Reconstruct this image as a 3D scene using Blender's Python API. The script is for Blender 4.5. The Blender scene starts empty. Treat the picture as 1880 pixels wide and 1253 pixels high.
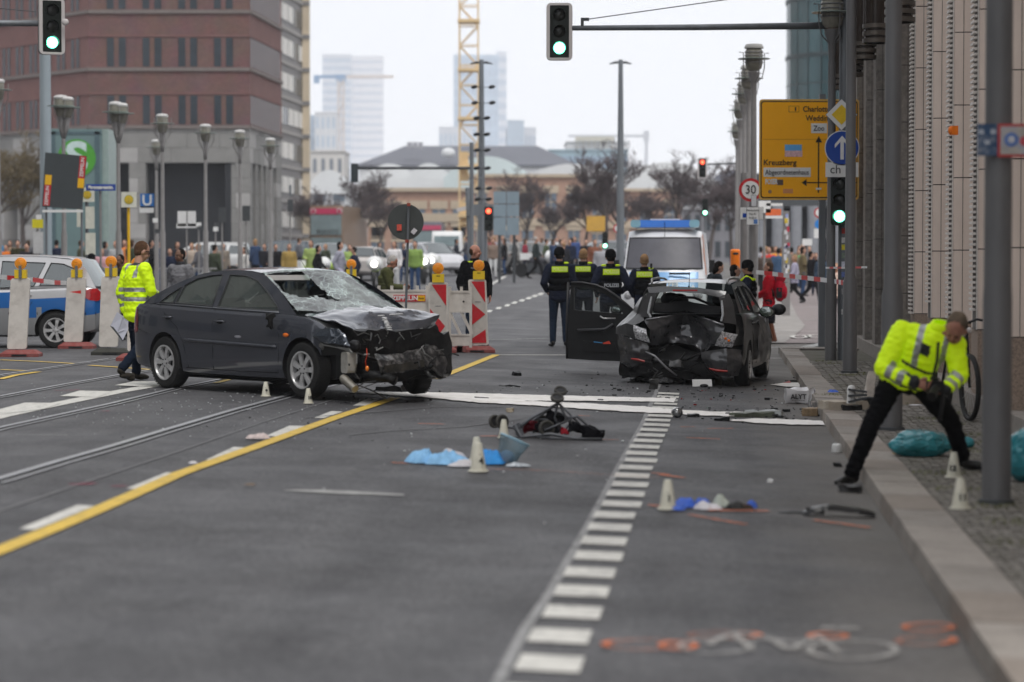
import bpy,bmesh,math,random
from mathutils import Vector,Matrix,noise
from mathutils.geometry import tessellate_polygon
R=math.radians
PI=math.pi
rnd=random.Random(11)
scene=bpy.context.scene
C=scene.collection
# ------------------------------------------------------------------ camera
CAM_H,FPX,PITCH=1.53,4439.0,math.atan(146.5/4439.0)
cam_data=bpy.data.cameras.new('camera')
cam_data.lens=85.0;cam_data.sensor_width=36.0
cam_data.clip_start=0.5;cam_data.clip_end=9000
cam_data.dof.use_dof=True
cam_data.dof.focus_distance=33.0
cam_data.dof.aperture_fstop=1.55
cam=bpy.data.objects.new('camera',cam_data);C.objects.link(cam)
cam.location=(0,0,CAM_H);cam.rotation_euler=(PI/2-PITCH,0,0)
scene.camera=cam
# ------------------------------------------------------------------ overcast daylight
world=bpy.data.worlds.new('World');scene.world=world;world.use_nodes=True
SUN_EL,SUN_ROT=R(62),R(200)
wn=world.node_tree;wn.nodes.clear()
w_out=wn.nodes.new('ShaderNodeOutputWorld');w_bg=wn.nodes.new('ShaderNodeBackground')
w_sky=wn.nodes.new('ShaderNodeTexSky');w_sky.sky_type='NISHITA';w_sky.sun_disc=False
w_sky.sun_elevation=SUN_EL;w_sky.sun_rotation=SUN_ROT
w_mix=wn.nodes.new('ShaderNodeMix');w_mix.data_type='RGBA'
w_mix.inputs[0].default_value=0.95
w_tc=wn.nodes.new('ShaderNodeTexCoord');w_nz=wn.nodes.new('ShaderNodeTexNoise')
w_nz.inputs['Scale'].default_value=1.6;w_nz.inputs['Detail'].default_value=4
w_cr=wn.nodes.new('ShaderNodeValToRGB')
w_cr.color_ramp.elements[0].position=.3;w_cr.color_ramp.elements[0].color=(7.8,7.9,8.2,1)
w_cr.color_ramp.elements[1].position=.7;w_cr.color_ramp.elements[1].color=(8.25,8.35,8.6,1)
wn.links.new(w_tc.outputs['Generated'],w_nz.inputs['Vector'])
wn.links.new(w_nz.outputs['Fac'],w_cr.inputs[0])
wn.links.new(w_sky.outputs[0],w_mix.inputs[6]);wn.links.new(w_cr.outputs[0],w_mix.inputs[7])
wn.links.new(w_mix.outputs[2],w_bg.inputs[0]);w_bg.inputs[1].default_value=0.1
wn.links.new(w_bg.outputs[0],w_out.inputs[0])
sun_data=bpy.data.lights.new('sun','SUN');sun_data.energy=1.5;sun_data.angle=R(22);sun_data.color=(1,.97,.93)
sun=bpy.data.objects.new('sun',sun_data);C.objects.link(sun)
sun.rotation_euler=(PI/2-SUN_EL,0,R(20))
scene.view_settings.view_transform='Standard';scene.view_settings.look='None'
scene.view_settings.exposure=0.50;scene.view_settings.gamma=1.0
scene.view_settings.use_curve_mapping=False
scene.cycles.max_bounces=6;scene.cycles.transparent_max_bounces=16
scene.cycles.volume_bounces=1
# ------------------------------------------------------------------ place geometry
SA=math.atan(355/4439.0)
CA_,SA_=math.cos(SA),math.sin(SA)
def us(x,y):return x*CA_-y*SA_,x*SA_+y*CA_
def xy(u,s):return u*CA_+s*SA_,-u*SA_+s*CA_
def rise(s):return 0.016*min(max(s-60,0),98)
def gzu(u,s):return-0.035*min(max(u+5.0,0),6.6)+rise(s)
def gz(x,y):
    u,s=us(x,y);return gzu(u,s)
_t=PITCH
FW=Vector((0,math.cos(_t),-math.sin(_t)));UP=Vector((0,math.sin(_t),math.cos(_t)))
EYE=Vector((0,0,CAM_H))
def ray(px,py):
    d=FW+Vector((1,0,0))*((px-940)/FPX)+UP*((626.5-py)/FPX)
    return d/d.y
def at3(px,py,D):return EYE+ray(px,py)*D
def gp(px,py,h=0.0):
    d=ray(px,py);lo,hi=2.0,400.0
    for _ in range(50):
        m=(lo+hi)/2;p=EYE+d*m
        if p.z>gz(p.x,p.y)+h:lo=m
        else:hi=m
    p=EYE+d*lo;return Vector((p.x,p.y,gz(p.x,p.y)+h))
def ground_at(px,D,h=0.0):
    p=at3(px,480,D);return Vector((p.x,p.y,gz(p.x,p.y)+h))
# ------------------------------------------------------------------ materials
MATS={}
def hexl(r,g,b):
    f=lambda c:((c/255+.055)/1.055)**2.4 if c>10 else c/255/12.92
    return (f(r),f(g),f(b),1)
def mat(name,col,rough=.6,metal=0.0,var=.12,scale=6.0,bump=0.0,bscale=60.0,emit=None,coat=0.0,spec=.28,alpha=1.0,dirt=None,stretch=None):
    if name in MATS:return MATS[name]
    m=bpy.data.materials.new(name);m.use_nodes=True;MATS[name]=m
    nt=m.node_tree;b=nt.nodes['Principled BSDF']
    if len(col)== 3:col=(*col,1)
    tc=nt.nodes.new('ShaderNodeTexCoord');nz=nt.nodes.new('ShaderNodeTexNoise')
    nz.inputs['Scale'].default_value=scale;nz.inputs['Detail'].default_value=5;nz.inputs['Roughness'].default_value=.65
    vec=tc.outputs['Object']
    if stretch:
        mp=nt.nodes.new('ShaderNodeMapping');mp.inputs['Scale'].default_value=stretch
        nt.links.new(vec,mp.inputs[0]);vec=mp.outputs[0]
    nt.links.new(vec,nz.inputs['Vector'])
    cr=nt.nodes.new('ShaderNodeValToRGB');e=cr.color_ramp.elements
    e[0].position=.3;e[1].position=.72
    e[0].color=tuple(c*(1-var)for c in col[:3])+(1,);e[1].color=tuple(min(1,c*(1+var))for c in col[:3])+(1,)
    nt.links.new(nz.outputs['Fac'],cr.inputs[0]);out=cr.outputs[0]
    if dirt:
        n2=nt.nodes.new('ShaderNodeTexNoise');n2.inputs['Scale'].default_value=dirt[2];n2.inputs['Detail'].default_value=8
        n2.inputs['Roughness'].default_value=.7
        nt.links.new(vec,n2.inputs['Vector'])
        r2=nt.nodes.new('ShaderNodeMapRange');r2.inputs[1].default_value=.48;r2.inputs[2].default_value=.68
        r2.inputs[3].default_value=0;r2.inputs[4].default_value=dirt[1]
        nt.links.new(n2.outputs['Fac'],r2.inputs[0])
        mx=nt.nodes.new('ShaderNodeMix');mx.data_type='RGBA'
        nt.links.new(r2.outputs[0],mx.inputs[0]);nt.links.new(out,mx.inputs[6]);mx.inputs[7].default_value=(*dirt[0][:3],1)
        out=mx.outputs[2]
    nt.links.new(out,b.inputs['Base Color'])
    b.inputs['Roughness'].default_value=rough;b.inputs['Metallic'].default_value=metal
    b.inputs['Specular IOR Level'].default_value=spec
    if coat:b.inputs['Coat Weight'].default_value=coat;b.inputs['Coat Roughness'].default_value=.06
    if emit:b.inputs['Emission Color'].default_value=(*emit[:3],1);b.inputs['Emission Strength'].default_value=emit[3]
    if alpha<1:b.inputs['Alpha'].default_value=alpha
    if bump:
        n3=nt.nodes.new('ShaderNodeTexNoise');n3.inputs['Scale'].default_value=bscale;n3.inputs['Detail'].default_value=3
        nt.links.new(vec,n3.inputs['Vector'])
        bp=nt.nodes.new('ShaderNodeBump');bp.inputs['Strength'].default_value=bump;bp.inputs['Distance'].default_value=.02
        nt.links.new(n3.outputs['Fac'],bp.inputs['Height']);nt.links.new(bp.outputs[0],b.inputs['Normal'])
    return m
def faded(name,col,lo=.25,hi=.85,sc=14):
    m=mat(name,col,.85,0,.2,20);nt=m.node_tree;b=nt.nodes['Principled BSDF'];tc=nt.nodes['Texture Coordinate']if 'Texture Coordinate' in nt.nodes else nt.nodes.new('ShaderNodeTexCoord')
    n=nt.nodes.new('ShaderNodeTexNoise');n.inputs['Scale'].default_value=sc;n.inputs['Detail'].default_value=8;n.inputs['Roughness'].default_value=.8;nt.links.new(tc.outputs['Object'],n.inputs['Vector'])
    r=nt.nodes.new('ShaderNodeMapRange');r.inputs[1].default_value=.38;r.inputs[2].default_value=.62;r.inputs[3].default_value=lo;r.inputs[4].default_value=hi
    nt.links.new(n.outputs['Fac'],r.inputs[0]);nt.links.new(r.outputs[0],b.inputs['Alpha']);return m
def glass(name,tint,gloss=.35,trans=.6,rough=.02):
    if name in MATS:return MATS[name]
    m=bpy.data.materials.new(name);m.use_nodes=True;MATS[name]=m
    nt=m.node_tree;nt.nodes.clear()
    o=nt.nodes.new('ShaderNodeOutputMaterial');g=nt.nodes.new('ShaderNodeBsdfGlossy');t=nt.nodes.new('ShaderNodeBsdfTransparent')
    d=nt.nodes.new('ShaderNodeBsdfDiffuse');m1=nt.nodes.new('ShaderNodeMixShader');m2=nt.nodes.new('ShaderNodeMixShader')
    lw=nt.nodes.new('ShaderNodeLayerWeight');lw.inputs[0].default_value=.5;pw=nt.nodes.new('ShaderNodeMath');pw.operation='POWER';pw.inputs[1].default_value=4.0;nt.links.new(lw.outputs['Facing'],pw.inputs[0])
    mr=nt.nodes.new('ShaderNodeMath');mr.operation='MULTIPLY_ADD';mr.inputs[1].default_value=.75;mr.inputs[2].default_value=.04+gloss*.25
    nt.links.new(pw.outputs[0],mr.inputs[0])
    g.inputs['Roughness'].default_value=rough;g.inputs['Color'].default_value=(.9,.95,.95,1)
    t.inputs['Color'].default_value=(*tint[:3],1);d.inputs['Color'].default_value=tuple(c*.25 for c in tint[:3])+(1,)
    m1.inputs[0].default_value=trans
    nt.links.new(d.outputs[0],m1.inputs[1]);nt.links.new(t.outputs[0],m1.inputs[2])
    nt.links.new(mr.outputs[0],m2.inputs[0]);nt.links.new(m1.outputs[0],m2.inputs[1]);nt.links.new(g.outputs[0],m2.inputs[2])
    nt.links.new(m2.outputs[0],o.inputs[0]);return m
# ------------------------------------------------------------------ mesh builder
class MB:
    def __init__(s):s.v=[];s.f=[];s.m=[];s.cur=0
    def add(s,vs,fs,mi=None):
        o=len(s.v);s.v += [tuple(p)for p in vs]
        for f in fs:s.f.append(tuple(i+o for i in f));s.m.append(s.cur if mi is None else mi)
        return s
    def box(s,c,d,rz=0,mt=None,mi=None):
        x,y,z=d[0]/2,d[1]/2,d[2]/2
        vs=[Vector((a*x,b*y,e*z))for a in (-1,1)for b in (-1,1)for e in (-1,1)]
        Mx=mt if mt is not None else Matrix.Rotation(rz,3,'Z')
        vs=[Mx @ v+Vector(c)for v in vs]
        return s.add(vs,[(0,1,3,2),(4,6,7,5),(0,4,5,1),(2,3,7,6),(0,2,6,4),(1,5,7,3)],mi)
    def bbox(s,x0,x1,y0,y1,z0,z1,mi=None):return s.box(((x0+x1)/2,(y0+y1)/2,(z0+z1)/2),(x1-x0,y1-y0,z1-z0),mi=mi)
    def tube(s,pts,r,n=8,cap=True,mi=None):
        pts=[Vector(p)for p in pts]
        if not isinstance(r,(list,tuple)):r=[r]*len(pts)
        vs=[];prev=None
        for i,p in enumerate(pts):
            d=(pts[min(i+1,len(pts)-1)]-pts[max(i-1,0)])
            if d.length<1e-9:d=Vector((0,0,1))
            d.normalize()
            if prev is None:
                a=Vector((1,0,0))if abs(d.x)<.8 else Vector((0,1,0))
                prev=(a-d*a.dot(d)).normalized()
            a=prev-d*prev.dot(d)
            if a.length<1e-6:a=d.orthogonal()
            a.normalize();prev=a;b=d.cross(a)
            for k in range(n):
                t=2*PI*k/n;vs.append(p+(a*math.cos(t)+b*math.sin(t))*r[i])
        fs=[]
        for i in range(len(pts)-1):
            for k in range(n):
                k2=(k+1)% n;fs.append((i*n+k,i*n+k2,(i+1)*n+k2,(i+1)*n+k))
        if cap:fs.append(tuple(range(n-1,-1,-1)));fs.append(tuple((len(pts)-1)*n+k for k in range(n)))
        return s.add(vs,fs,mi)
    def cyl(s,p0,p1,r0,r1=None,n=12,mi=None):return s.tube([p0,p1],[r0,r0 if r1 is None else r1],n,mi=mi)
    def lathe(s,prof,n=16,o=(0,0,0),mt=None,mi=None,cap=True):
        vs=[]
        for r,z in prof:
            for k in range(n):
                t=2*PI*k/n;p=Vector((r*math.cos(t),r*math.sin(t),z))
                if mt is not None:p=mt @ p
                vs.append(p+Vector(o))
        fs=[]
        for i in range(len(prof)-1):
            for k in range(n):
                k2=(k+1)% n;fs.append((i*n+k,i*n+k2,(i+1)*n+k2,(i+1)*n+k))
        if cap:
            if prof[0][0]>1e-5:fs.append(tuple(range(n-1,-1,-1)))
            if prof[-1][0]>1e-5:fs.append(tuple((len(prof)-1)*n+k for k in range(n)))
        return s.add(vs,fs,mi)
    def ell(s,c,r,n=12,m=8,mt=None,mi=None):
        vs=[];fs=[]
        if not isinstance(r,(list,tuple,Vector)):r=(r,r,r)
        for i in range(m+1):
            a=PI*i/m
            for k in range(n):
                t=2*PI*k/n
                p=Vector((r[0]*math.sin(a)*math.cos(t),r[1]*math.sin(a)*math.sin(t),-r[2]*math.cos(a)))
                if mt is not None:p=mt @ p
                vs.append(p+Vector(c))
        for i in range(m):
            for k in range(n):
                k2=(k+1)% n;fs.append((i*n+k,i*n+k2,(i+1)*n+k2,(i+1)*n+k))
        return s.add(vs,fs,mi)
    def prism(s,poly,fn,d0,d1,mi=None):
        n=len(poly);vs=[fn(a,b,d0)for a,b in poly]+[fn(a,b,d1)for a,b in poly]
        fs=[tuple(range(n-1,-1,-1)),tuple(range(n,2*n))]
        for i in range(n):j=(i+1)% n;fs.append((i,j,n+j,n+i))
        return s.add(vs,fs,mi)
    def grid(s,P,mi=None,closed=False):
        n,m=len(P),len(P[0]);vs=[p for row in P for p in row];fs=[]
        for i in range(n-1):
            for j in range(m-1):fs.append((i*m+j,i*m+j+1,(i+1)*m+j+1,(i+1)*m+j))
            if closed:fs.append((i*m+m-1,i*m,(i+1)*m,(i+1)*m+m-1))
        return s.add(vs,fs,mi)
    def mesh(s,name,mats,smooth=False,fixn=True):
        me=bpy.data.meshes.new(name);me.from_pydata(s.v,[],s.f)
        for m in (mats if isinstance(mats,(list,tuple))else [mats]):me.materials.append(m)
        if len(me.materials)>1:me.polygons.foreach_set('material_index',[min(i,len(me.materials)-1)for i in s.m])
        if fixn:
            bm=bmesh.new();bm.from_mesh(me);bmesh.ops.recalc_face_normals(bm,faces=bm.faces);bm.to_mesh(me);bm.free()
        if smooth:shade(me,smooth)
        me.update();return me
    def build(s,name,mats,parent=None,smooth=False,loc=None,**kw):
        o=bpy.data.objects.new(name,s.mesh(name,mats,smooth));C.objects.link(o)
        if parent is not None:o.parent=parent
        if loc is not None:o.location=loc
        if kw:tag(o,**kw)
        return o
def shade(me,ang=True):
    me.polygons.foreach_set('use_smooth',[True]*len(me.polygons))
    if ang is not True:
        me.set_sharp_from_angle(angle=R(ang))
def tag(o,label=None,category=None,group=None,kind=None):
    if label:o['label']=label
    if category:o['category']=category
    if group:o['group']=group
    if kind:o['kind']=kind
    return o
def thing(name,loc,label,cat,rz=0,group=None):
    o=bpy.data.objects.new(name,None);C.objects.link(o);o.empty_display_size=.2
    o.location=loc;o.rotation_euler=(0,0,rz);return tag(o,label,cat,group)
KIDS={}
def copy_tree(o,parent=None):
    c=o.copy();C.objects.link(c);c.parent=parent
    for ch in [x for x in bpy.data.objects if x.parent == o]:copy_tree(ch,c)
    return c
def struct(o):o['kind']='structure';return o
def poly_fill(loops,fn):
    L=[[Vector((a,b,0))for a,b in lp]for lp in loops]
    tr=tessellate_polygon(L);flat=[p for lp in L for p in lp]
    return [fn(p.x,p.y)for p in flat],[tuple(t)for t in tr]
def strip(pts,w):
    out=[]
    for i,p in enumerate(pts):
        d=pts[min(i+1,len(pts)-1)]-pts[max(i-1,0)];d.z=0;d.normalize()
        n=Vector((-d.y,d.x,0))*(w/2)
        row=[]
        for q in (p+n,p-n):row.append(Vector((q.x,q.y,gz(q.x,q.y))))
        out.append(row)
    return out
def dens(px,step=12):
    out=[]
    for a,b in zip(px[:-1],px[1:]):
        n=max(1,int(math.dist(a,b)/step))
        for i in range(n):t=i/n;out.append((a[0]+(b[0]-a[0])*t,a[1]+(b[1]-a[1])*t))
    out.append(px[-1]);return out
def text(s,size,m,parent=None,loc=(0,0,0),rot=(PI/2,0,0),name='lettering',ext=.002,sx=1.0,bold=0.0,align='CENTER'):
    cu=bpy.data.curves.new(name,'FONT');cu.body=s;cu.size=size;cu.extrude=ext;cu.align_x=align;cu.align_y='CENTER'
    cu.offset=bold;cu.resolution_u=3
    t=bpy.data.objects.new(name,cu);C.objects.link(t)
    dg=bpy.context.evaluated_depsgraph_get();me=bpy.data.meshes.new_from_object(t.evaluated_get(dg))
    bpy.data.objects.remove(t);me.name=name;me.materials.clear();me.materials.append(m)
    o=bpy.data.objects.new(name,me);C.objects.link(o)
    if parent is not None:o.parent=parent
    o.location=loc;o.rotation_euler=rot;o.scale=(sx,1,1);return o
def rot_to(d):
    return Vector((0,0,1)).rotation_difference(Vector(d).normalized()).to_matrix()
STEEL=mat('galvanised_steel',(.17,.185,.2),.5,.35,.12,4,dirt=((.09,.09,.09),.5,3),stretch=(1,1,.25))
POLE=mat('grey_pole_paint',(.15,.15,.153),.5,.2,.14,5,dirt=((.06,.06,.06),.5,2.5),stretch=(1,1,.3))
POLEL=mat('light_pole_paint',(.24,.23,.225),.5,.2,.12,5)
BLACK=mat('black_plastic',(.012,.013,.014),.45,0,.3,20)
RUBBER=mat('tyre_rubber',(.018,.018,.018),.75,0,.25,30,bump=.3,bscale=90)
WHITE=mat('white_paint',(.7,.7,.69),.45,0,.06,5)
CREAM=mat('cream_plastic',(.60,.565,.52),.5,0,.08,6,dirt=((.25,.22,.19),.55,2.2))
RED=mat('red_print',(.5,.012,.02),.45,0,.12,6,dirt=((.3,.1,.1),.4,5))
YEL=mat('yellow_print',(.75,.42,.01),.45,0,.06,6)
BLUE=mat('blue_print',(.012,.06,.33),.45,0,.08,6)
ORANGE=mat('orange_plastic',(.85,.2,.01),.4,0,.08,6)
AMBER=mat('amber_lens',(.9,.28,.01),.2,0,.15,20,coat=.6)
DGREY=mat('dark_grey_metal',(.06,.065,.07),.55,.2,.12,5,dirt=((.1,.1,.1),.3,6))
# ================================================================== GROUND
def asphalt_mat():
    m=bpy.data.materials.new('asphalt');m.use_nodes=True;nt=m.node_tree;b=nt.nodes['Principled BSDF'];L=nt.links.new
    tc=nt.nodes.new('ShaderNodeTexCoord');co=tc.outputs['Object']
    def noise_(sc,det,rg=.6,vec=co):
        n=nt.nodes.new('ShaderNodeTexNoise');n.inputs['Scale'].default_value=sc;n.inputs['Detail'].default_value=det;n.inputs['Roughness'].default_value=rg
        L(vec,n.inputs['Vector']);return n.outputs['Fac']
    def ramp(f,a,ca,c,cc):
        r=nt.nodes.new('ShaderNodeValToRGB');r.color_ramp.elements[0].position=a;r.color_ramp.elements[1].position=c
        r.color_ramp.elements[0].color=ca;r.color_ramp.elements[1].color=cc;L(f,r.inputs[0]);return r.outputs[0]
    def mix(f,a,c,mode='MIX'):
        x=nt.nodes.new('ShaderNodeMix');x.data_type='RGBA';x.blend_type=mode
        if isinstance(f,float):x.inputs[0].default_value=f
        else:L(f,x.inputs[0])
        for s_,i in ((a,6),(c,7)):
            if isinstance(s_,tuple):x.inputs[i].default_value=s_
            else:L(s_,x.inputs[i])
        return x.outputs[2]
    def mrange(f,a,c,lo=0.,hi=1.):
        r=nt.nodes.new('ShaderNodeMapRange');r.inputs[1].default_value=a;r.inputs[2].default_value=c;r.inputs[3].default_value=lo;r.inputs[4].default_value=hi
        L(f,r.inputs[0]);return r.outputs[0]
    big=ramp(noise_(.35,5),.3,(.050,.050,.0545,1),.7,(.082,.082,.087,1))
    mp=nt.nodes.new('ShaderNodeMapping');mp.inputs['Scale'].default_value=(2.2,.12,1);L(co,mp.inputs[0])
    lanes=mix(.35,big,ramp(noise_(1.0,4,.6,mp.outputs[0]),.35,(.042,.042,.046,1),.68,(.098,.098,.102,1)))
    vor=nt.nodes.new('ShaderNodeTexVoronoi');vor.inputs['Scale'].default_value=95;L(co,vor.inputs['Vector'])
    agg=ramp(vor.outputs['Color'],.1,(.55,.55,.55,1),.9,(1.5,1.48,1.45,1))
    c=mix(.75,lanes,mix(1.0,lanes,agg,'MULTIPLY'))
    c=mix(1.0,c,ramp(noise_(30,8,.9),.42,(.5,.5,.51,1),.6,(1.7,1.69,1.66,1)),'MULTIPLY')
    c=mix(1.0,c,ramp(noise_(3.5,6,.75),.35,(.82,.82,.83,1),.65,(1.16,1.16,1.15,1)),'MULTIPLY')
    v2=nt.nodes.new('ShaderNodeTexVoronoi');v2.inputs['Scale'].default_value=22;L(co,v2.inputs['Vector'])
    sp=nt.nodes.new('ShaderNodeMath');sp.operation='LESS_THAN';sp.inputs[1].default_value=.085;L(v2.outputs['Distance'],sp.inputs[0])
    sn=mrange(noise_(.5,4),.48,.62);mm=nt.nodes.new('ShaderNodeMath');mm.operation='MULTIPLY';L(sp.outputs[0],mm.inputs[0]);L(sn,mm.inputs[1])
    c=mix(mm.outputs[0],c,(.3,.31,.3,1))
    sx=nt.nodes.new('ShaderNodeSeparateXYZ');L(co,sx.inputs[0])
    ad=nt.nodes.new('ShaderNodeMath');ad.operation='ADD';L(sx.outputs[0],ad.inputs[0])
    L(mrange(noise_(1.3,4),.3,.7,-.25,.25),ad.inputs[1])
    c=mix(mrange(ad.outputs[0],.35,1.35,0.,.8),c,(.14,.128,.113,1))
    c=mix(mrange(noise_(.22,6,.75),.55,.72,0.,.35),c,(.07,.07,.073,1))
    vc=nt.nodes.new('ShaderNodeTexVoronoi');vc.feature='DISTANCE_TO_EDGE';vc.inputs['Scale'].default_value=.33
    wv=nt.nodes.new('ShaderNodeMix');wv.data_type='VECTOR';wv.inputs[0].default_value=.25;L(co,wv.inputs[4])
    nn=nt.nodes.new('ShaderNodeTexNoise');nn.inputs['Scale'].default_value=2.0;L(co,nn.inputs['Vector']);L(nn.outputs['Color'],wv.inputs[5]);L(wv.outputs[1],vc.inputs['Vector'])
    ck=nt.nodes.new('ShaderNodeMath');ck.operation='LESS_THAN';ck.inputs[1].default_value=.0025;L(vc.outputs['Distance'],ck.inputs[0])
    ckm=nt.nodes.new('ShaderNodeMath');ckm.operation='MULTIPLY';L(ck.outputs[0],ckm.inputs[0]);L(mrange(noise_(.3,3),.5,.6,0.,.5),ckm.inputs[1]);c=mix(ckm.outputs[0],c,(.05,.05,.05,1))
    L(c,b.inputs['Base Color'])
    L(mrange(noise_(.8,5),.3,.7,.5,.75),b.inputs['Roughness']);b.inputs['Specular IOR Level'].default_value=.22
    bp=nt.nodes.new('ShaderNodeBump');bp.inputs['Strength'].default_value=.5;bp.inputs['Distance'].default_value=.006
    L(vor.outputs['Distance'],bp.inputs['Height']);L(bp.outputs[0],b.inputs['Normal'])
    return m
ASPH=asphalt_mat()
MK=mat('worn_white_marking',(.56,.55,.51),.7,0,.12,30,dirt=((.17,.17,.17),.6,9))
MKF=mat('faded_marking',(.34,.34,.33),.75,0,.2,25,dirt=((.10,.10,.10),.85,7))
MKY=mat('yellow_marking',(.62,.42,.06),.65,0,.12,18,dirt=((.28,.2,.07),.55,7))
POW=mat('white_powder',(.82,.80,.77),.9,0,.08,12,dirt=((.5,.46,.41),.5,3.5),bump=.3,bscale=30)
SPRAY=faded('orange_spray',(.66,.18,.07),.4,.95)
SPRAYF=faded('faint_spray',(.5,.17,.09),.1,.6)
SPRAYP=faded('pink_spray',(.35,.03,.08),.1,.8)
RAIL=mat('tram_rail_steel',(.33,.335,.35),.4,.15,.15,20,dirt=((.12,.11,.1),.5,6))
GROOVE=mat('rail_groove',(.012,.012,.012),.9)
us_=[-1500,-700,-350,-180,-90,-50,-30,-20,-14,-10,-7,-5,-4,-3,-2,-1,0,.8,1.6,3,6,12,24,50,100,200,400,900,1500]
ss_=[-40,-10,0]+list(range(5,60,5))+[60,70,80,90,100,110,120,130,145,170,200,260,350,500,800,1400,2200]
g=MB();g.grid([[(u,s,gzu(u,s))for u in us_]for s in ss_])
road=g.build('road',ASPH);road.rotation_euler=(0,0,-SA);struct(road)
def flat(name,rows_list,m,h=.006,kind='structure',**kw):
    b=MB()
    for rows in rows_list:b.grid([[Vector((q.x,q.y,q.z+h))for q in r]for r in rows])
    o=b.build(name,m);o['kind']=kind
    if kw:tag(o,**kw)
    return o
def px_poly(px,m,name,h=.006,wig=0.0,step=14,kind='structure',**kw):
    pts=[]
    for a,b_ in zip(px,px[1:]+px[:1]):
        n=max(1,int(math.dist(a,b_)/step))
        for i in range(n):pts.append((a[0]+(b_[0]-a[0])*i/n,a[1]+(b_[1]-a[1])*i/n))
    W=[gp(*p)for p in pts]
    if wig:
        W=[w+Vector((rnd.uniform(-wig,wig),rnd.uniform(-wig,wig)*2,0))for w in W]
    vs,fs=poly_fill([[(w.x,w.y)for w in W]],lambda x,y:Vector((x,y,gz(x,y)+h)))
    bm=bmesh.new();bv=[bm.verts.new(v)for v in vs]
    for f in fs:
        try:bm.faces.new([bv[i]for i in f])
        except ValueError:pass
    for it in range(2):
        ed=[e for e in bm.edges if e.calc_length()>1.2]
        if ed:bmesh.ops.subdivide_edges(bm,edges=ed,cuts=1);bmesh.ops.triangulate(bm,faces=bm.faces)
    for v in bm.verts:v.co.z=gz(v.co.x,v.co.y)+h
    bmesh.ops.recalc_face_normals(bm,faces=bm.faces)
    me=bpy.data.meshes.new(name);bm.to_mesh(me);bm.free();me.materials.append(m)
    o=bpy.data.objects.new(name,me);C.objects.link(o);o['kind']=kind
    if kw:tag(o,**kw)
    return o
def line(px,w,m,name,h=.006,**kw):return flat(name,[strip([gp(*p)for p in dens(px)],w)],m,h,**kw)
YL=[(-60,1036),(0,1012.6),(100,972),(198,930.5),(330,871.5),(462,824.6),(620,766.9),(728,731)]
line(YL,.125,MKY,'yellow_lane_line',.009)
line([(800,697),(850,677),(911,652.5)],.13,MKY,'yellow_lane_line',.009)
for q in ([(35,973),(142,929),(173,931),(64,975)],[(232,899),(305,869),(338,871),(262,901)],[(377.6,846),(429,822),(458.5,823),(404,846.7)],[(488,802),(531,783),(559,783.5),(514.5,803)],
          [(577,768.5),(608.5,756),(630,757),(594,769)],[(648,746),(676,732),(702,732),(672,746)]):
    px_poly(q,MK,'lane_dash')
for pts in ([(-30,889),(0,880.7),(99,851),(198,823),(297,793),(429,754),(521,729),(640,697)],[(-30,794),(0,786.7),(198,743.8),(313,716),(442,690),(520,674)],
            [(-30,734),(0,729),(115,707.5),(231,687.7),(290,678),(420,655)],[(-20,693),(0,690),(112,673),(200,660)]):
    W=[gp(*p)for p in dens(pts)]
    flat('tram_rail',[strip(W,.075)],RAIL,.010)
    flat('rail_groove',[strip([w+Vector((.06,.02,0))for w in W],.045)],GROOVE,.014)
    flat('rail_flange',[strip([w+Vector((.11,.035,0))for w in W],.035)],RAIL,.010)
line([(-20,770),(0,765),(99,744),(214,720.7),(300,706)],.24,MK,'bus_stop_line')
for q in ([(-20,757),(0,753),(46,741),(113,742),(80,753),(-20,765)],[(110,729),(146,719),(206,720),(180,731)],[(211,709),(245,702),(296,702),(281,712)]):
    px_poly(q,MK,'zigzag_block',.010)
for pts in ([(0,662),(70,665),(138,669)],[(165,672),(230,676.5),(290,681)],[(0,680),(46,682)],[(0,697.6),(30,690),(71,684)],[(395,705),(440,692)]):
    line(pts,.1,MKY,'temporary_yellow_line',.010)
line([(-20,947),(0,940),(165,884),(330,829.5),(480,777),(620,732)],.022,mat('seam_grey',(.17,.17,.175),.8),'tar_seam')
line([(28,799),(124,800)],.03,MKF,'scratch_mark')
px_poly([(518,902),(560,900),(640,903),(742,909),(742,912),(640,909),(560,905)],MKF,'faded_arc_mark')
SKM=mat('skid_grey',(.13,.13,.135),.8,0,.2,14)
line([(640,800),(720,792),(850,785),(960,770)],.03,SKM,'skid_mark')
line([(560,768),(800,748),(930,748)],.05,SKM,'skid_mark')
line([(908,652.5),(1040,652.5)],.12,MK,'stop_line');line([(1397,658.5),(1446,658.5)],.09,MK,'stop_line')
line([(880,625),(1005,622)],.1,MKF,'crossing_line');line([(1400,640),(1445,637)],.1,MKF,'crossing_line')
for q in ((898,572.7),(915,567),(930.8,562),(944,557),(957.6,553),(970,548.8),(981,544.7),(992,541)):
    px_poly([(q[0]-6,q[1]+1.2),(q[0]-1,q[1]-2.2),(q[0]+7,q[1]-2),(q[0]+3,q[1]+1.6)],MK,'lane_dash',.012)
line([(893,528),(928,508)],.14,MK,'lane_dash',.012)
LL=[(900,1285),(915.6,1252),(962.6,1158.5),(1009.5,1091),(1041,1033),(1077,971),(1140,850),(1180,778),(1203,724),(1212,705)]
line(LL,.05,mat('worn_grey_line',(.25,.25,.25),.75,0,.25,20,dirt=((.1,.1,.1),.8,5)),'cycle_lane_edge')
A,B=gp(1010,1221),gp(1226,730);dirv=(B-A);LEN=dirv.length;dirv.normalize();nrm=Vector((dirv.y,-dirv.x,0))
k=-1
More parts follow.
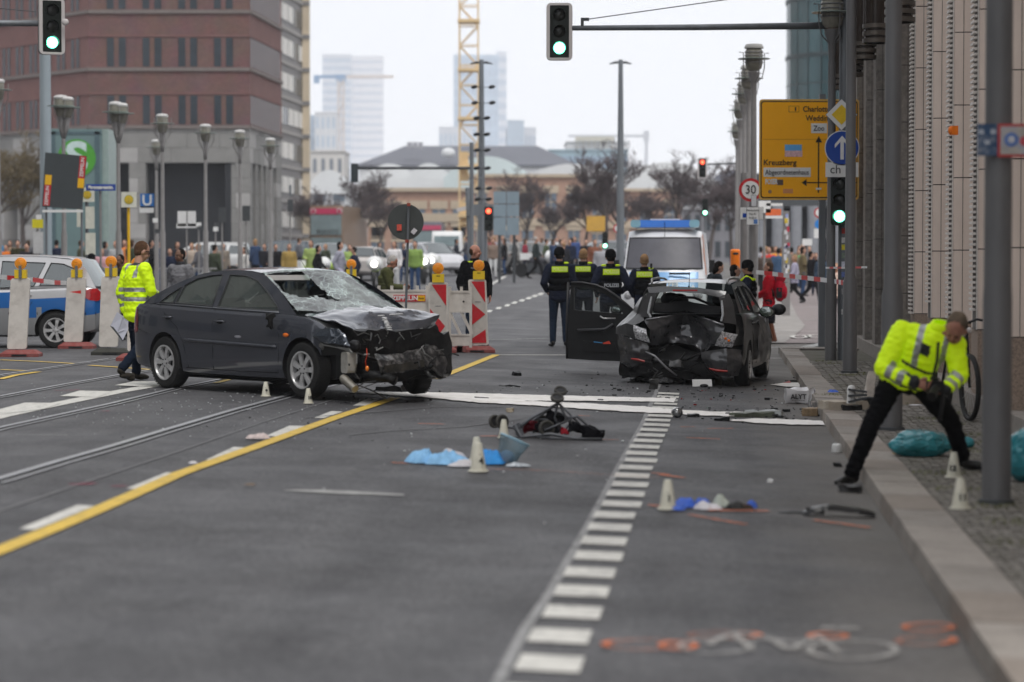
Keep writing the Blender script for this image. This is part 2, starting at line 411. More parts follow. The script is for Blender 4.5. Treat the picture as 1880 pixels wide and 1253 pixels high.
while k*.742<LEN+1.2:
    p0=A+dirv*(k*.742-.2);p1=p0+dirv*.40;wd=.135
    jit=rnd.uniform(-.012,.012)
    flat('cycle_lane_bar',[[[Vector((q.x,q.y,gz(q.x,q.y)))for q in (p-nrm*(wd+jit),p+nrm*(wd-jit))]for p in (p0,p1)]],MK,.008)
    k += 1
for i,(q,gr)in enumerate((([(620,721),(700,722),(802,722.5),(930,725.7),(1032,728.6),(1240,733),(1240,740.5),(1060,738),(930,738),(760,731),(700,726)],'a'),
          ([(735,727),(860,733),(1000,740),(1080,743),(1180,748.5),(1240,754),(1310,758),(1380,758.5),(1420,763),(1340,767),(1180,759.5),(1080,754),(1000,748),(860,740)],'b'),
          ([(1338,774),(1374,771.5),(1410,771.5),(1512,775),(1513,782.5),(1461,782.5),(1384,779)],'c'),([(1415,708),(1435,705),(1470,705),(1470,713),(1435,711.5)],'d'))):
    lab={'a':'upper long streak of white absorbent powder across the road, under the sedan front','b':'lower long streak of white absorbent powder behind the stroller',
           'c':'short white powder patch against the kerb, nearest the camera','d':'small white powder patch by the kerb, beside the grey estate'}[gr]
    px_poly(q,POW,'absorbent_powder',.013+.001*i,wig=.03,step=10,kind='stuff',label=lab,category='powder',group='white powder strewn on the road')
def spray(px,w=.035,m=SPRAY,h=.012):return line(px,w,m,'spray_mark',h)
for pts,w in (([(882,803),(915,803)],.05),([(1088,809),(1135,810)],.03),([(718,852),(748,853.5)],.05),([(1210,874),(1256,880)],.06),
        ([(768,780),(815,781)],.05),([(1062,765),(1082,766)],.05),([(1250,786),(1275,786)],.04),([(1298,789),(1346,789)],.04),([(1260,806),(1322,808.5)],.05),([(1195,871),(1230,874)],.05),
        ([(1190,930),(1215,932)],.06),([(1300,940),(1412,941)],.06),([(1265,948),(1370,966)],.04),([(1495,958),(1597,972)],.05),([(1605,880),(1660,879)],.07),([(555,720),(570,729)],.04),([(552,730),(568,731)],.04)):
    spray(pts,w)
spray([(895,864),(990,866)],.045,SPRAYF);spray([(990,866),(1145,876),(1215,879)],.03,SPRAYF)
for pts in ([(100,719),(146,718)],[(185,757),(200,757)],[(128,892),(176,891)],[(206,896),(232,895)]):spray(pts,.08,SPRAYP)
def ell_mark(cx,cy,rx,ry,w,m,a0=0,a1=360,h=.011):
    pts=[(cx+rx*math.cos(R(a)),cy+ry*math.sin(R(a)))for a in range(a0,a1+1,12)]
    flat('spray_mark',[strip([gp(*p)for p in pts],w)],m,h)
ell_mark(1180,1188,70,9,.035,SPRAYF);ell_mark(1180,1188,70,9,.035,SPRAY,150,228,h=.014);ell_mark(1245,1190,32,7,.03,SPRAY,h=.013);ell_mark(1330,1170,65,6,.025,SPRAYF);ell_mark(1330,1170,65,6,.03,SPRAY,-40,50,h=.013);ell_mark(1520,1171,34,5,.03,SPRAY)
MKS=faded('ghost_marking',(.42,.41,.39),.15,.8)
ell_mark(1315,1192,66,13,.03,MKS,h=.0155);ell_mark(1565,1199,80,17,.035,MKS,h=.0155)
for pts in ([(1300,1190),(1345,1167),(1380,1200)],[(1345,1167),(1410,1175),(1445,1198)],[(1455,1198),(1500,1172),(1540,1205)],[(1380,1180),(1500,1185)]):line(pts,.04,MKS,'cycle_symbol',.0165)
ell_mark(1705,1155,45,7,.03,SPRAY);ell_mark(1700,1180,52,8,.035,SPRAYF);ell_mark(1700,1180,52,8,.035,SPRAY,-36,60,h=.014)
ell_mark(1545,1157,35,2,.03,MKS)
# ------------------------------------------------------------------ kerb and pavements
K0,K1=gp(1470,713),gp(1817,1252)
u0,s0=us(K0.x,K0.y);u1,s1=us(K1.x,K1.y)
def ku(s):return u1+(u0-u1)*(s-s1)/(s0-s1)
def W(u,s,z=0.0):
    x,y=xy(u,s);return Vector((x,y,gzu(u,s)+z))
KH=.125
SEND=us(gp(1440,650).x,gp(1440,650).y)[1]
GRAN=[mat('granite_%s' % n,c,.75,0,.2,40,dirt=((.12,.105,.09),.5,4),bump=.3,bscale=120)for n,c in (('grey',(.27,.245,.22)),('brown',(.25,.215,.185)),('pale',(.31,.28,.25)))]
SETT=mat('mosaic_setts',(.20,.185,.165),.85,0,.5,22,dirt=((.10,.10,.065),.5,2.2))
SAND=mat('joint_sand',(.13,.12,.1),.95,0,.3,20,dirt=((.05,.065,.025),.7,2))
pave=thing('pavement',(0,0,0),None,None);struct(pave)
del_keys=None
kerb=thing('kerb',(0,0,0),None,None);struct(kerb)
s=5.0
while s<SEND-.1:
    e=min(s+1.0,SEND);b=MB();j=rnd.uniform(-.004,.004);zt=KH+rnd.uniform(-.003,.003)
    q=[W(ku(s+.006)+j,s+.006,-.1),W(ku(e-.006)+j,e-.006,-.1),W(ku(e-.006)+.36+j,e-.006,-.1),W(ku(s+.006)+.36+j,s+.006,-.1)]
    tp=[W(ku(s+.006)+j+.012,s+.006,zt),W(ku(e-.006)+j+.012,e-.006,zt),W(ku(e-.006)+.36+j,e-.006,zt),W(ku(s+.006)+.36+j,s+.006,zt)]
    b.add(q+tp,[(3,2,1,0),(4,5,6,7),(0,1,5,4),(1,2,6,5),(2,3,7,6),(3,0,4,7)])
    b.build('kerb_stone',rnd.choice(GRAN),kerb);s += 1.0
pav=MB();SU=[0.36,.9,1.6,2.4,3.5,6,9]
rows=[];s=3.0
while s<SEND+.5:
    ss=min(s,SEND);rows.append([W(ku(ss)+du,ss,KH-.012)for du in SU]);s += 2.0
pav.grid(rows);pav.grid([[W(ku(SEND),SEND,KH-.012),W(ku(SEND)+9,SEND,KH-.012)],[W(ku(SEND),SEND,-.1),W(ku(SEND)+9,SEND,-.1)]])
o=pav.build('pavement_bed',SAND,pave)
for row,(a,wd,ln)in enumerate(()):
    s=5.0+row*.3
    while s<SEND-.2:
        e=min(s+ln,SEND-.02);b=MB();zt=KH+.004+rnd.uniform(-.004,.004)
        c4=[(ku(s)+a,s+.006),(ku(e)+a,e-.006),(ku(e)+a+wd,e-.006),(ku(s)+a+wd,s+.006)]
        b.add([W(x,y,KH-.03)for x,y in c4]+[W(x,y,zt)for x,y in c4],[(3,2,1,0),(4,5,6,7),(0,1,5,4),(1,2,6,5),(2,3,7,6),(3,0,4,7)])
        b.build('paving_slab',rnd.choice(GRAN),pave);s += ln
b=MB();s=7.0
while s<40:
    st=.068 if s<26 else .11
    a=.40
    uu=a
    while uu<2.0:
        c0,c1=ku(s)+uu+rnd.uniform(-.008,.008),s+rnd.uniform(-.008,.008);h_=st*.43;z0=KH+.002+rnd.uniform(-.006,.005);rt=rnd.uniform(-.35,.35)
        vs=[]
        for (p,q_)in ((-1,-1),(1,-1),(1,1),(-1,1)):
            dx,dy=p*h_,q_*h_;vs.append((c0+dx*math.cos(rt)-dy*math.sin(rt),c1+dx*math.sin(rt)+dy*math.cos(rt)))
        b.add([W(x,y,KH-.02)for x,y in vs]+[W(x,y,z0)for x,y in vs],[(4,5,6,7),(0,1,5,4),(1,2,6,5),(2,3,7,6),(3,0,4,7)])
        uu += st
    s += st
o=b.build('setts',SETT,pave);o['kind']='stuff'
GRASS=mat('joint_grass',(.17,.18,.08),.8,0,.35,30)
b=MB()
def tuft(p,n=30,r=.18,hh=.06):
    for _ in range(n):
        a,d=rnd.uniform(0,2*PI),r*math.sqrt(rnd.random());q=p+Vector((math.cos(a)*d,math.sin(a)*d,0));l=Vector((rnd.uniform(-.03,.03),rnd.uniform(-.03,.03),hh*rnd.uniform(.4,1)))
        w=Vector((rnd.uniform(-.006,.006),.004,0));b.add([q-w,q+w,q+l],[(0,1,2)])
for px,py in ((1515,664),(1535,668),(1548,690),(1575,689),(1600,686),(1520,726),(1700,770),(1745,780),(1790,800),(1780,830),(1855,930),(1800,930),(1870,1000),(1850,960),(1670,742),(1640,735),(1770,760),(1795,815),(1760,900),(1720,870)):
    tuft(gp(px,py,KH),70,.2,.035)
o=b.build('weeds',GRASS);tag(o,'thin green weeds growing in pavement joints and at pole feet','weeds',kind='stuff')
PAV2=mat('pale_paving',(.25,.235,.22),.85,0,.15,3,dirt=((.16,.145,.135),.5,1.2))
PAVR=mat('reddish_paving',(.2,.17,.165),.85,0,.12,3,dirt=((.15,.13,.13),.5,1))
px_poly([(1300,632),(1320,600),(1350,560),(1375,520),(1400,504),(1640,504),(1660,560),(1700,600),(1750,632)],PAVR,'far_cycle_path',.02,step=30)
px_poly([(1350,632),(1395,560),(1412,528),(1440,528),(1462,580),(1478,600),(1440,632)],PAV2,'far_pavement',.03,step=30)
for q in ((612,1400,1520),(590,1475,1520),(567,1470,1520),(549,1460,1520)):line([(q[1],q[0]),(q[2],q[0])],.12,MKF,'crossing_line',.045)
for (cx,cy,rx)in ((1468,622,14),(1498,621,14)):ell_mark(cx,cy,rx,2.4,.1,MK,h=.05)
line([(1480,640),(1530,630)],.3,MKF,'crossing_line',.03)
b=MB()
for i in range(7):
    a=SEND-.75;x0=ku(a)+.05+i*.42
    c4=[(x0,a),(x0,SEND-.02),(x0+.4,SEND-.02),(x0+.4,a)]
    b=MB();b.add([W(x,y,KH-.01)for x,y in c4]+[W(x,y,KH+.012)for x,y in c4],[(4,5,6,7),(0,1,5,4),(1,2,6,5),(2,3,7,6),(3,0,4,7)])
    b.build('corner_slab',GRAN[2],pave)
# ================================================================== RIGHT-HAND BUILDING (pillars with louvres)
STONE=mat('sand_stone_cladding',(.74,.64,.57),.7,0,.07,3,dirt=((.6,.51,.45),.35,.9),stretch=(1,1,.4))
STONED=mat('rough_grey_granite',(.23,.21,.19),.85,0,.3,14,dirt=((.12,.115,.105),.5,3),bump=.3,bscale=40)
BASE=mat('brown_granite_base',(.3,.235,.19),.8,0,.4,55,bump=.2,bscale=80)
LOUV=mat('pale_louvre',(.68,.64,.60),.5,0,.06,5)
LDARK=mat('louvre_shadow_gap',(.05,.045,.04),.8)
fac=thing('office_building',W(2.9,30,0),'sandstone office building on the right with narrow louvred pillars','building')
FL=fac.location.copy()
fac.rotation_euler=(0,0,-SA)
FU=2.9
fz=FL.z
def FB(mb,u0,u1,s0_,s1_,z0,z1):mb.bbox(u0-FU,u1-FU,s0_-30,s1_-30,z0-fz,z1-fz)
pitch=2.62
Dn=[10.4+pitch*i for i in range(15)]
JZ=[-.12,.80,1.66,2.51,3.36,4.21,5.06,5.91,6.76,7.6]
for i,s in enumerate(Dn):
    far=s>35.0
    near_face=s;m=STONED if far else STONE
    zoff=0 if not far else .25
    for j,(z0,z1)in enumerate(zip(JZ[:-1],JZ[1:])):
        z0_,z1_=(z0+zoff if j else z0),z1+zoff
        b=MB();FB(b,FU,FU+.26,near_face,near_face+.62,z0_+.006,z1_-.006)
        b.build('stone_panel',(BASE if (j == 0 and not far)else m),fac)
    b=MB();FB(b,FU+.02,FU+.25,near_face+.01,near_face+.6,JZ[0],JZ[-1]);b.build('pillar_core',LDARK,fac)
    b=MB();FB(b,FU+.105,FU+.111,near_face-.003,near_face+.002,.8,7.6);b.build('reveal_joint',LDARK,fac)
    if not far:
        b=MB();z=.8 if i % 2 else 1.0
        while z<7.5:
            FB(b,FU-.06,FU-.003,near_face+.06,near_face+.34,z,z+.026);z += .058
        FB(b,FU-.014,FU-.004,near_face+.005,near_face+.05,.8,7.5)
        o=b.build('louvre_slats',LOUV,fac)
        o['kind']='stuff'
        b=MB();FB(b,FU-.02,FU-.002,near_face+.06,near_face+.34,.8,7.5);b.build('louvre_back',mat('louvre_back_grey',(.16,.15,.14),.8),fac)
b=MB();FB(b,FU+.3,FU+.36,8,38.2,JZ[0],7.6);b.build('back_wall',STONE,fac)
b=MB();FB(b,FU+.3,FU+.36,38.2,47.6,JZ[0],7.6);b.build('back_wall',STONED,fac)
b=MB();FB(b,FU-.04,FU+.3,8,47.5,-.14,.10);b.build('plinth',GRAN[0],fac)
b=MB();FB(b,FU-.1,FU+14,8,42,7.6,24);FB(b,FU+.36,FU+14,8,41.6,-.1,7.6);b.build('upper_storeys',STONE,fac)
for i in range(12):
    for kf in range(4):
        b=MB();FB(b,FU-.13,FU-.1,9+i*2.7,10.6+i*2.7,8.6+kf*3.8,10.9+kf*3.8);b.build('window',mat('upper_glass',(.05,.06,.07),.08,0,.1,2),fac)
LB=mat('bronze_lantern',(.045,.034,.027),.4,.5,.15,8);LR=mat('bronze_ring',(.12,.105,.09),.4,.5,.1,8)
LGL=mat('lantern_glass',(.03,.022,.018),.25,0,.15,10)
for i,(px,D,pyb,r)in enumerate(((1652,31.8,42,.185),(1608,35.4,80,.18),(1587,38.5,110,.175),(1565,41.9,141,.175),(1545,45.0,165,.175))):
    p=at3(px,pyb,D)
    lt=thing('wall_lantern',p,['nearest bronze cylinder wall lantern, hanging highest at the top of the photo','second bronze cylinder wall lantern from the near end of the row','middle bronze cylinder wall lantern, right of the thin lamp pole',
               'fourth bronze cylinder wall lantern, partly behind the second grey pole','farthest and lowest bronze cylinder wall lantern, above the diamond sign'][i],'lantern',0,'bronze wall lanterns on the facade')
    b=MB();b.lathe([(0,0),(r*1.02,0),(r*1.02,.05),(r*.94,.06),(r*.94,1.75),(0,1.75)],20);b.build('lamp_body',LGL,lt,40)
    for k2,z in enumerate((.0,.105,.21,1.4,1.5)):
        b=MB();b.lathe([(r*.95,z),(r*1.1,z+.005),(r*1.1,z+.065),(r*.95,z+.07)],20);b.build('ring',LR,lt,40)
    for a in range(6):
        b=MB();t=a*PI/3;b.box((r*.95*math.cos(t),r*.95*math.sin(t),.8),(.012,.03,1.2),t);b.build('rib',LB,lt)
    b=MB();b.box((.32,0,1.5),(.6,.05,.08));b.box((.32,0,.9),(.6,.05,.05));b.build('wall_bracket',LB,lt)
al=at3(1752,240,27.0)
o=MB();o.box((0,0,0),(.07,.1,.1));o.ell((-.04,0,0),(.03,.04,.05));o.build('warning_light',ORANGE,None,30,loc=al,label='small orange warning light fixed to the sandstone facade',category='alarm light')
# ================================================================== BACKGROUND BUILDINGS
GL=1.36
def brick_mat(name,c1,c2,mortar,sc):
    m=bpy.data.materials.new(name);m.use_nodes=True;nt=m.node_tree;b=nt.nodes['Principled BSDF'];L=nt.links.new
    tc=nt.nodes.new('ShaderNodeTexCoord');mp=nt.nodes.new('ShaderNodeMapping');mp.inputs['Rotation'].default_value=(PI/2,0,0)
    br=nt.nodes.new('ShaderNodeTexBrick');br.inputs['Scale'].default_value=sc;br.inputs['Color1'].default_value=(*c1,1);br.inputs['Color2'].default_value=(*c2,1)
    br.inputs['Mortar'].default_value=(*mortar,1);br.inputs['Mortar Size'].default_value=.012
    L(tc.outputs['Object'],mp.inputs[0]);L(mp.outputs[0],br.inputs['Vector'])
    nz=nt.nodes.new('ShaderNodeTexNoise');nz.inputs['Scale'].default_value=.7;nz.inputs['Detail'].default_value=5;L(tc.outputs['Object'],nz.inputs['Vector'])
    mx=nt.nodes.new('ShaderNodeMix');mx.data_type='RGBA';mx.blend_type='MULTIPLY';mx.inputs[0].default_value=.5
    L(br.outputs['Color'],mx.inputs[6]);L(nz.outputs['Color'],mx.inputs[7]);L(mx.outputs[2],b.inputs['Base Color']);b.inputs['Roughness'].default_value=.85
    return m
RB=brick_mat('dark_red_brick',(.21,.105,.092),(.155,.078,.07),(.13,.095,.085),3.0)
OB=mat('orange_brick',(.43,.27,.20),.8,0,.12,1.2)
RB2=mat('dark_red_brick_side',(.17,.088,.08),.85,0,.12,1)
GST=mat('grey_ashlar',(.22,.215,.205),.8,0,.12,.5,dirt=((.15,.15,.145),.5,1.2))
GSTL=mat('grey_ashlar_light',(.33,.32,.31),.8,0,.12,.5)
WG=mat('dark_window_glass',(.03,.04,.05),.2,0,.3,.8)
WF=mat('window_frame_grey',(.2,.19,.18),.6)
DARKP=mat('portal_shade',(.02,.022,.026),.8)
class Wall:
    def __init__(s,p0,p1):s.p=Vector((p0[0],p0[1],0));d=Vector((p1[0]-p0[0],p1[1]-p0[1],0));s.L=d.length;s.d=d.normalized();s.n=Vector((s.d.y,-s.d.x,0))
    def box(s,mb,a0,a1,z0,z1,d0,d1,mi=None):
        c=[s.p+s.d*a+s.n*d for a,d in ((a0,d0),(a1,d0),(a1,d1),(a0,d1))]
        mb.add([q+Vector((0,0,z))for z in (z0,z1)for q in c],[(3,2,1,0),(4,5,6,7),(0,1,5,4),(1,2,6,5),(2,3,7,6),(3,0,4,7)],mi)
def PX(px,D):return ((px-940)/FPX*D,D)
def root_at(name,p,label,cat,group=None):return thing(name,(p[0],p[1],GL),label,cat,0,group)
def local(mb,root):
    mb.v=[(x-root.location.x,y-root.location.y,z-root.location.z)for x,y,z in mb.v];return mb
# --- dark red brick office block
A0,A1,A2,A3=PX(-110,167),PX(165,152),PX(460,152),PX(518,163.5)
rbk=root_at('brick_office_block',A1,'dark red brick office block with grey stone ground floor, at the left behind the lamps','building')
FLZ=[9.86+3.6*i for i in range(6)]
for wi,(p,q)in enumerate(((A0,A1),(A1,A2),(A2,A3))):
    w=Wall(p,q)
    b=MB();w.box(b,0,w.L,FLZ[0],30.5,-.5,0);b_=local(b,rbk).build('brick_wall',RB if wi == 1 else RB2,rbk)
    for z in FLZ:
        b=MB();w.box(b,0,w.L,z-.02,z+.2,.0,.12);local(b,rbk).build('cornice',mat('brown_grey_cornice',(.17,.145,.135),.8),rbk)
        b=MB();w.box(b,0,w.L,z+2.12,z+2.24,0,.06);local(b,rbk).build('string_course',RB2,rbk)
    if wi == 1:cols=[(199-165+i*65.3)/29.2 for i in range(4)];ww,gap=.44,.3;base_open=[(.95,2.5,7.5),(3.55,9.2,7.6)]
    elif wi == 0:cols=[.3+i*1.75 for i in range(int(w.L/1.75))];ww,gap=.34,.28;base_open=[(1,2.2,6.5),(5,6.8,6.5),(9,10.8,6.8)]
    else:cols=[.15+i*.98 for i in range(11)];ww,gap=.2,.16;base_open=[(.8+i*1.9,2.1+i*1.9,8.0)for i in range(5)]
    for z in FLZ[:-1]:
        for a in cols:
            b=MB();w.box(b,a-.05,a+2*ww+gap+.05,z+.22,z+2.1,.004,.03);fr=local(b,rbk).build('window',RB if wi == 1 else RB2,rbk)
            for k in range(2):
                b=MB();w.box(b,a+k*(ww+gap),a+k*(ww+gap)+ww,z+.26,z+2.06,.031,.05);local(b,rbk).build('pane',WG,fr)
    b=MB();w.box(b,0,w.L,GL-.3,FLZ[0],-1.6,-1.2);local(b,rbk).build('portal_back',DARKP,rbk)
    bl=2.05;z=GL-.3;r_=0
    while z<FLZ[0]-.05:
        z1=min(z+.95,FLZ[0]-.02);a=-(r_ % 2)*bl/2
        while a<w.L:
            a0,a1=max(a,0)+.008,min(a+bl,w.L)-.008;segs=[(a0,a1)]
            for (o0,o1,oz)in base_open:
                if z<oz-.3:
                    ns=[]
                    for (c0,c1)in segs:
                        if o1 <= c0 or o0 >= c1:ns.append((c0,c1));continue
                        if c0<o0:ns.append((c0,o0))
                        if c1>o1:ns.append((o1,c1))
                    segs=ns
            for (c0,c1)in segs:
                if c1-c0>.05:
                    b=MB();w.box(b,c0,c1,z+.008,z1-.008,-1.2,rnd.uniform(-.01,.01));local(b,rbk).build('stone_block',GSTL if rnd.random()<.3 else GST,rbk)
            a += bl
        z=z1;r_ += 1
b=MB();c=[Vector((*p,0))for p in (A0,A1,A2,A3)]
off=Vector((0,0,0));back=[Vector((A3[0]-3,A3[1]+16,0)),Vector((A0[0]-3,A0[1]+20,0))]
ring=c+back;b.add([p+Vector((0,0,30.5))for p in ring]+[p+Vector((0,0,30.9))for p in ring],[tuple(range(6)),tuple(range(11,5,-1))]+[(i,(i+1)% 6,6+(i+1)% 6,6+i)for i in range(6)])
local(b,rbk).build('roof',GST,rbk)
b=MB()
for i in (3,4):p,q=ring[i],ring[(i+1)% 6];b.add([p+Vector((0,0,GL-.3)),q+Vector((0,0,GL-.3)),q+Vector((0,0,30.5)),p+Vector((0,0,30.5))],[(0,1,2,3)])
local(b,rbk).build('rear_wall',RB,rbk)
# --- beige block behind it
p0,p1=PX(508,238),PX(557,253)
bb=root_at('slab_office_block',p0,'tall grey slab block with cream end wall, right of the brick block','building')
w=Wall(p0,p1);BG=mat('grey_render',(.2,.195,.195),.7,0,.08,.6);BLIND=mat('white_blinds',(.66,.65,.62),.7,0,.05,1);END=mat('cream_end_wall',(.58,.49,.36),.7,0,.1,.3)
b=MB();w.box(b,0,w.L,GL,40,-10,0);local(b,bb).build('wall',BG,bb)
for i in range(11):
    z=GL+2.6+i*3.45
    b=MB();w.box(b,0,w.L,z,z+.35,.01,.14);local(b,bb).build('ledge',mat('concrete_ledge',(.3,.29,.28),.8),bb)
    for k in range(5):
        a=.3+k*w.L/5;b=MB();w.box(b,a,a+w.L/5-.25,z+.9,z+2.6,.01,.05);wo=local(b,bb).build('window',WG,bb)
        if (i*7+k*3)% 4 != 0 and i % 2 == 1 or (i % 2 == 0 and k<3):
            b=MB();w.box(b,a+.05,a+w.L/5-.3,z+1.0,z+2.6,.055,.09);local(b,bb).build('blind',BLIND,wo)
q1=PX(556.5,252.5);q2=PX(571,252.5);w2=Wall(q1,q2)
b=MB();w2.box(b,0,w2.L*.9,GL,40.5,-.6,.3);local(b,bb).build('end_wall',END,bb)
for i in range(10):
    b=MB();w2.box(b,-.05,w2.L*.9+.05,GL+2.6+i*3.45,GL+3.0+i*3.45,.3,.42);local(b,bb).build('band',BG,bb)
# --- generic far block with real windows
def block(name,label,cat,px0,px1,pyt,D,depth,m,rows,cols,mw=WG,wfrac=(.55,.6),base=GL,top_m=None,mull=None):
    a,c=PX(px0,D),PX(px1,D);r=thing(name,(a[0],D,base),label,cat);w=Wall(a,c);H=at3(940,pyt,D).z
    b=MB();w.box(b,0,w.L,base,H,-depth,0);local(b,r).build('wall',m,r)
    if rows:
        fh=(H-base)/rows;cw=w.L/cols;big=MB()
        for i in range(rows):
            for k in range(cols):
                tgt=MB()if rows*cols <= 60 else big
                w.box(tgt,(k+.5-wfrac[0]/2)*cw,(k+.5+wfrac[0]/2)*cw,base+(i+.5-wfrac[1]/2)*fh,base+(i+.5+wfrac[1]/2)*fh,-.02,.06)
                if tgt is not big:local(tgt,r).build('window',mw,r)
        if big.v:o=local(big,r).build('windows',mw,r);o['kind']='stuff'
    b=MB();w.box(b,-.2,w.L+.2,H,H+.012*(H-base),-depth,.25);local(b,r).build('parapet',top_m or m,r)
    return r,w,H
PALE=mat('haze_pale_cladding',(.6,.62,.66),.5,0,.04,.05);PWIN=mat('tower_glass',(.28,.37,.47),.3,0,.15,.1)  # distance haze partly painted into the pale tower cladding
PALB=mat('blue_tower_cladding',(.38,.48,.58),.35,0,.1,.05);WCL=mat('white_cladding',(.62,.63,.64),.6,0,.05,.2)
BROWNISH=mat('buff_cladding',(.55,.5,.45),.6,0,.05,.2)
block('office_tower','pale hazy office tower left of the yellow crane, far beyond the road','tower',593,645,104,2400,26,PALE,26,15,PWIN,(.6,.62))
r_,w_,H_=block('office_tower','pale rounded right-hand half of the far white tower with fine floor lines','tower',646,703,107,2430,26,mat('haze_pale_white',(.7,.7,.72),.5,0,.03,.05),26,1,mat('pale_floor_band',(.5,.54,.6),.4),(.97,.35))  # this tower's white also carries some haze in its colour
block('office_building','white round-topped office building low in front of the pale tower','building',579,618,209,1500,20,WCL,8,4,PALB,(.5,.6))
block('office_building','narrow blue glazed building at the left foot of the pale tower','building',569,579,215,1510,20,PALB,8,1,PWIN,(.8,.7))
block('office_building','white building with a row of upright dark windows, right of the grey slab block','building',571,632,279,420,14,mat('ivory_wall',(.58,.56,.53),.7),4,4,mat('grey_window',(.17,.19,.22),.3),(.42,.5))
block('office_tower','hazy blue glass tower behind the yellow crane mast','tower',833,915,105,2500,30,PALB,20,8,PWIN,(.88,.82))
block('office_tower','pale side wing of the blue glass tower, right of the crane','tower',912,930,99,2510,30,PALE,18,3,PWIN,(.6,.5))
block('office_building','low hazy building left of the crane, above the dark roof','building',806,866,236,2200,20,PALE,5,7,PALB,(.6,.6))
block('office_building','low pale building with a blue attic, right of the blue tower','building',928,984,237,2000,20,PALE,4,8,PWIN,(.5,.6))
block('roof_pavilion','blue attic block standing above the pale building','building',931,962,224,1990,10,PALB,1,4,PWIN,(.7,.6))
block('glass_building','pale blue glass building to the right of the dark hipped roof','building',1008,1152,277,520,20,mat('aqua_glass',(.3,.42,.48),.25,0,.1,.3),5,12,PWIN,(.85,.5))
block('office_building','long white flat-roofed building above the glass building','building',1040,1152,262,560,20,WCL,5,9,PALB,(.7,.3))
# --- big dark hipped roof on a white house
def hip(name,label,pxl,pxr,pye,rl,rr,pyr,D,depth,mr,mw):
    e=at3(940,pye,D).z;t=at3(940,pyr,D).z;a,c=PX(pxl,D),PX(pxr,D);r=thing(name,(a[0],D,GL),label,'building')
    b=MB();y0,y1,ym=D,D+depth,D+depth/2;xl,xr=(rl-940)/FPX*D,(rr-940)/FPX*D
    b.add([(a[0],y0,e),(c[0],y0,e),(c[0],y1,e),(a[0],y1,e),(xl,ym,t),(xr,ym,t),(a[0],y0,e-.4),(c[0],y0,e-.4),(c[0],y1,e-.4),(a[0],y1,e-.4)],[(0,1,5,4),(1,2,5),(2,3,4,5),(3,0,4),(0,6,7,1),(1,7,8,2),(2,8,9,3),(3,9,6,0),(6,9,8,7)])
    local(b,r).build('roof',mr,r)
    b=MB();w=Wall(a,c);w.box(b,.5,w.L-.5,GL,e-.4,-depth+.5,-.4);local(b,r).build('wall',mw,r);return r,w,e
SLATE=mat('slate_roof',(.10,.105,.125),.6,0,.08,.2)
r_,w_,e_=hip('hipped_roof_house','large white house with a dark slate hipped roof, centre of the background',655,1062,303,738,988,262,430,26,SLATE,WCL)
for px in (752,762,772):
    b=MB();p=at3(px,268,432);b.box(p,(.8,1.5,1.2));local(b,r_).build('dormer',mat('grey_dormer',(.3,.3,.33),.6),r_)
p=at3(823,281,431);b=MB();b.ell(p,(1.2,.6,.9));local(b,r_).build('round_dormer',WCL,r_,True)
# --- white wave-roofed market halls
TENT=mat('white_membrane',(.66,.67,.67),.5,0,.04,.3);TENTG=mat('aqua_membrane',(.55,.63,.63),.5,0,.04,.3)
for i,(x0,x1,pt,pb,D,m,lab)in enumerate(((570,640,312,345,390,TENT,'white arched roof hall left of the dark traffic light back'),(655,775,301,350,360,TENT,'white arched roof hall right of the dark traffic light back'),(740,835,300,350,350,TENT,'middle white arched roof hall below the dark slate roof'),
        (815,975,287,340,340,TENTG,'aqua tinted domed roof hall behind the tall light mast'),(950,1150,301,345,335,TENT,'white domed roof hall right of the aqua roof'),(1130,1320,298,350,345,TENT,'long white tent roof hall left of the red signal'),(1290,1400,312,365,350,mat('greyblue_roof',(.3,.34,.42),.6,0,.1,.2),'blue grey roofed hall behind the 30 sign'))):
    a,c=PX(x0,D),PX(x1,D);r=thing('market_hall',(a[0],D,GL),lab,'hall');zt,zb=at3(940,pt,D).z,at3(940,pb,D).z
    b=MB();rows=[]
    for j in range(9):
        yy=D+j*2.5;rows.append([(a[0]+(c[0]-a[0])*k/16,yy,zb+(zt-zb)*(math.sin(PI*k/16)**.8*.75+.25)*(1-.02*j))for k in range(17)])
    b.grid(rows);b.grid([[(p[0],p[1],zb-1)for p in rows[0]],rows[0]]);local(b,r).build('roof',m,r,True)
    b=MB();w=Wall(a,c);w.box(b,0,w.L,GL,zb+1.0,-18,-.5);local(b,r).build('wall',WCL,r)
    n=int(w.L/3)
    for k in range(n):
        b=MB();w.box(b,(k+.2)*w.L/n,(k+.8)*w.L/n,zb-2.2,zb-.6,-.5,-.4);local(b,r).build('window',mat('hall_window',(.12,.16,.2),.3,0,.4,.4),r)
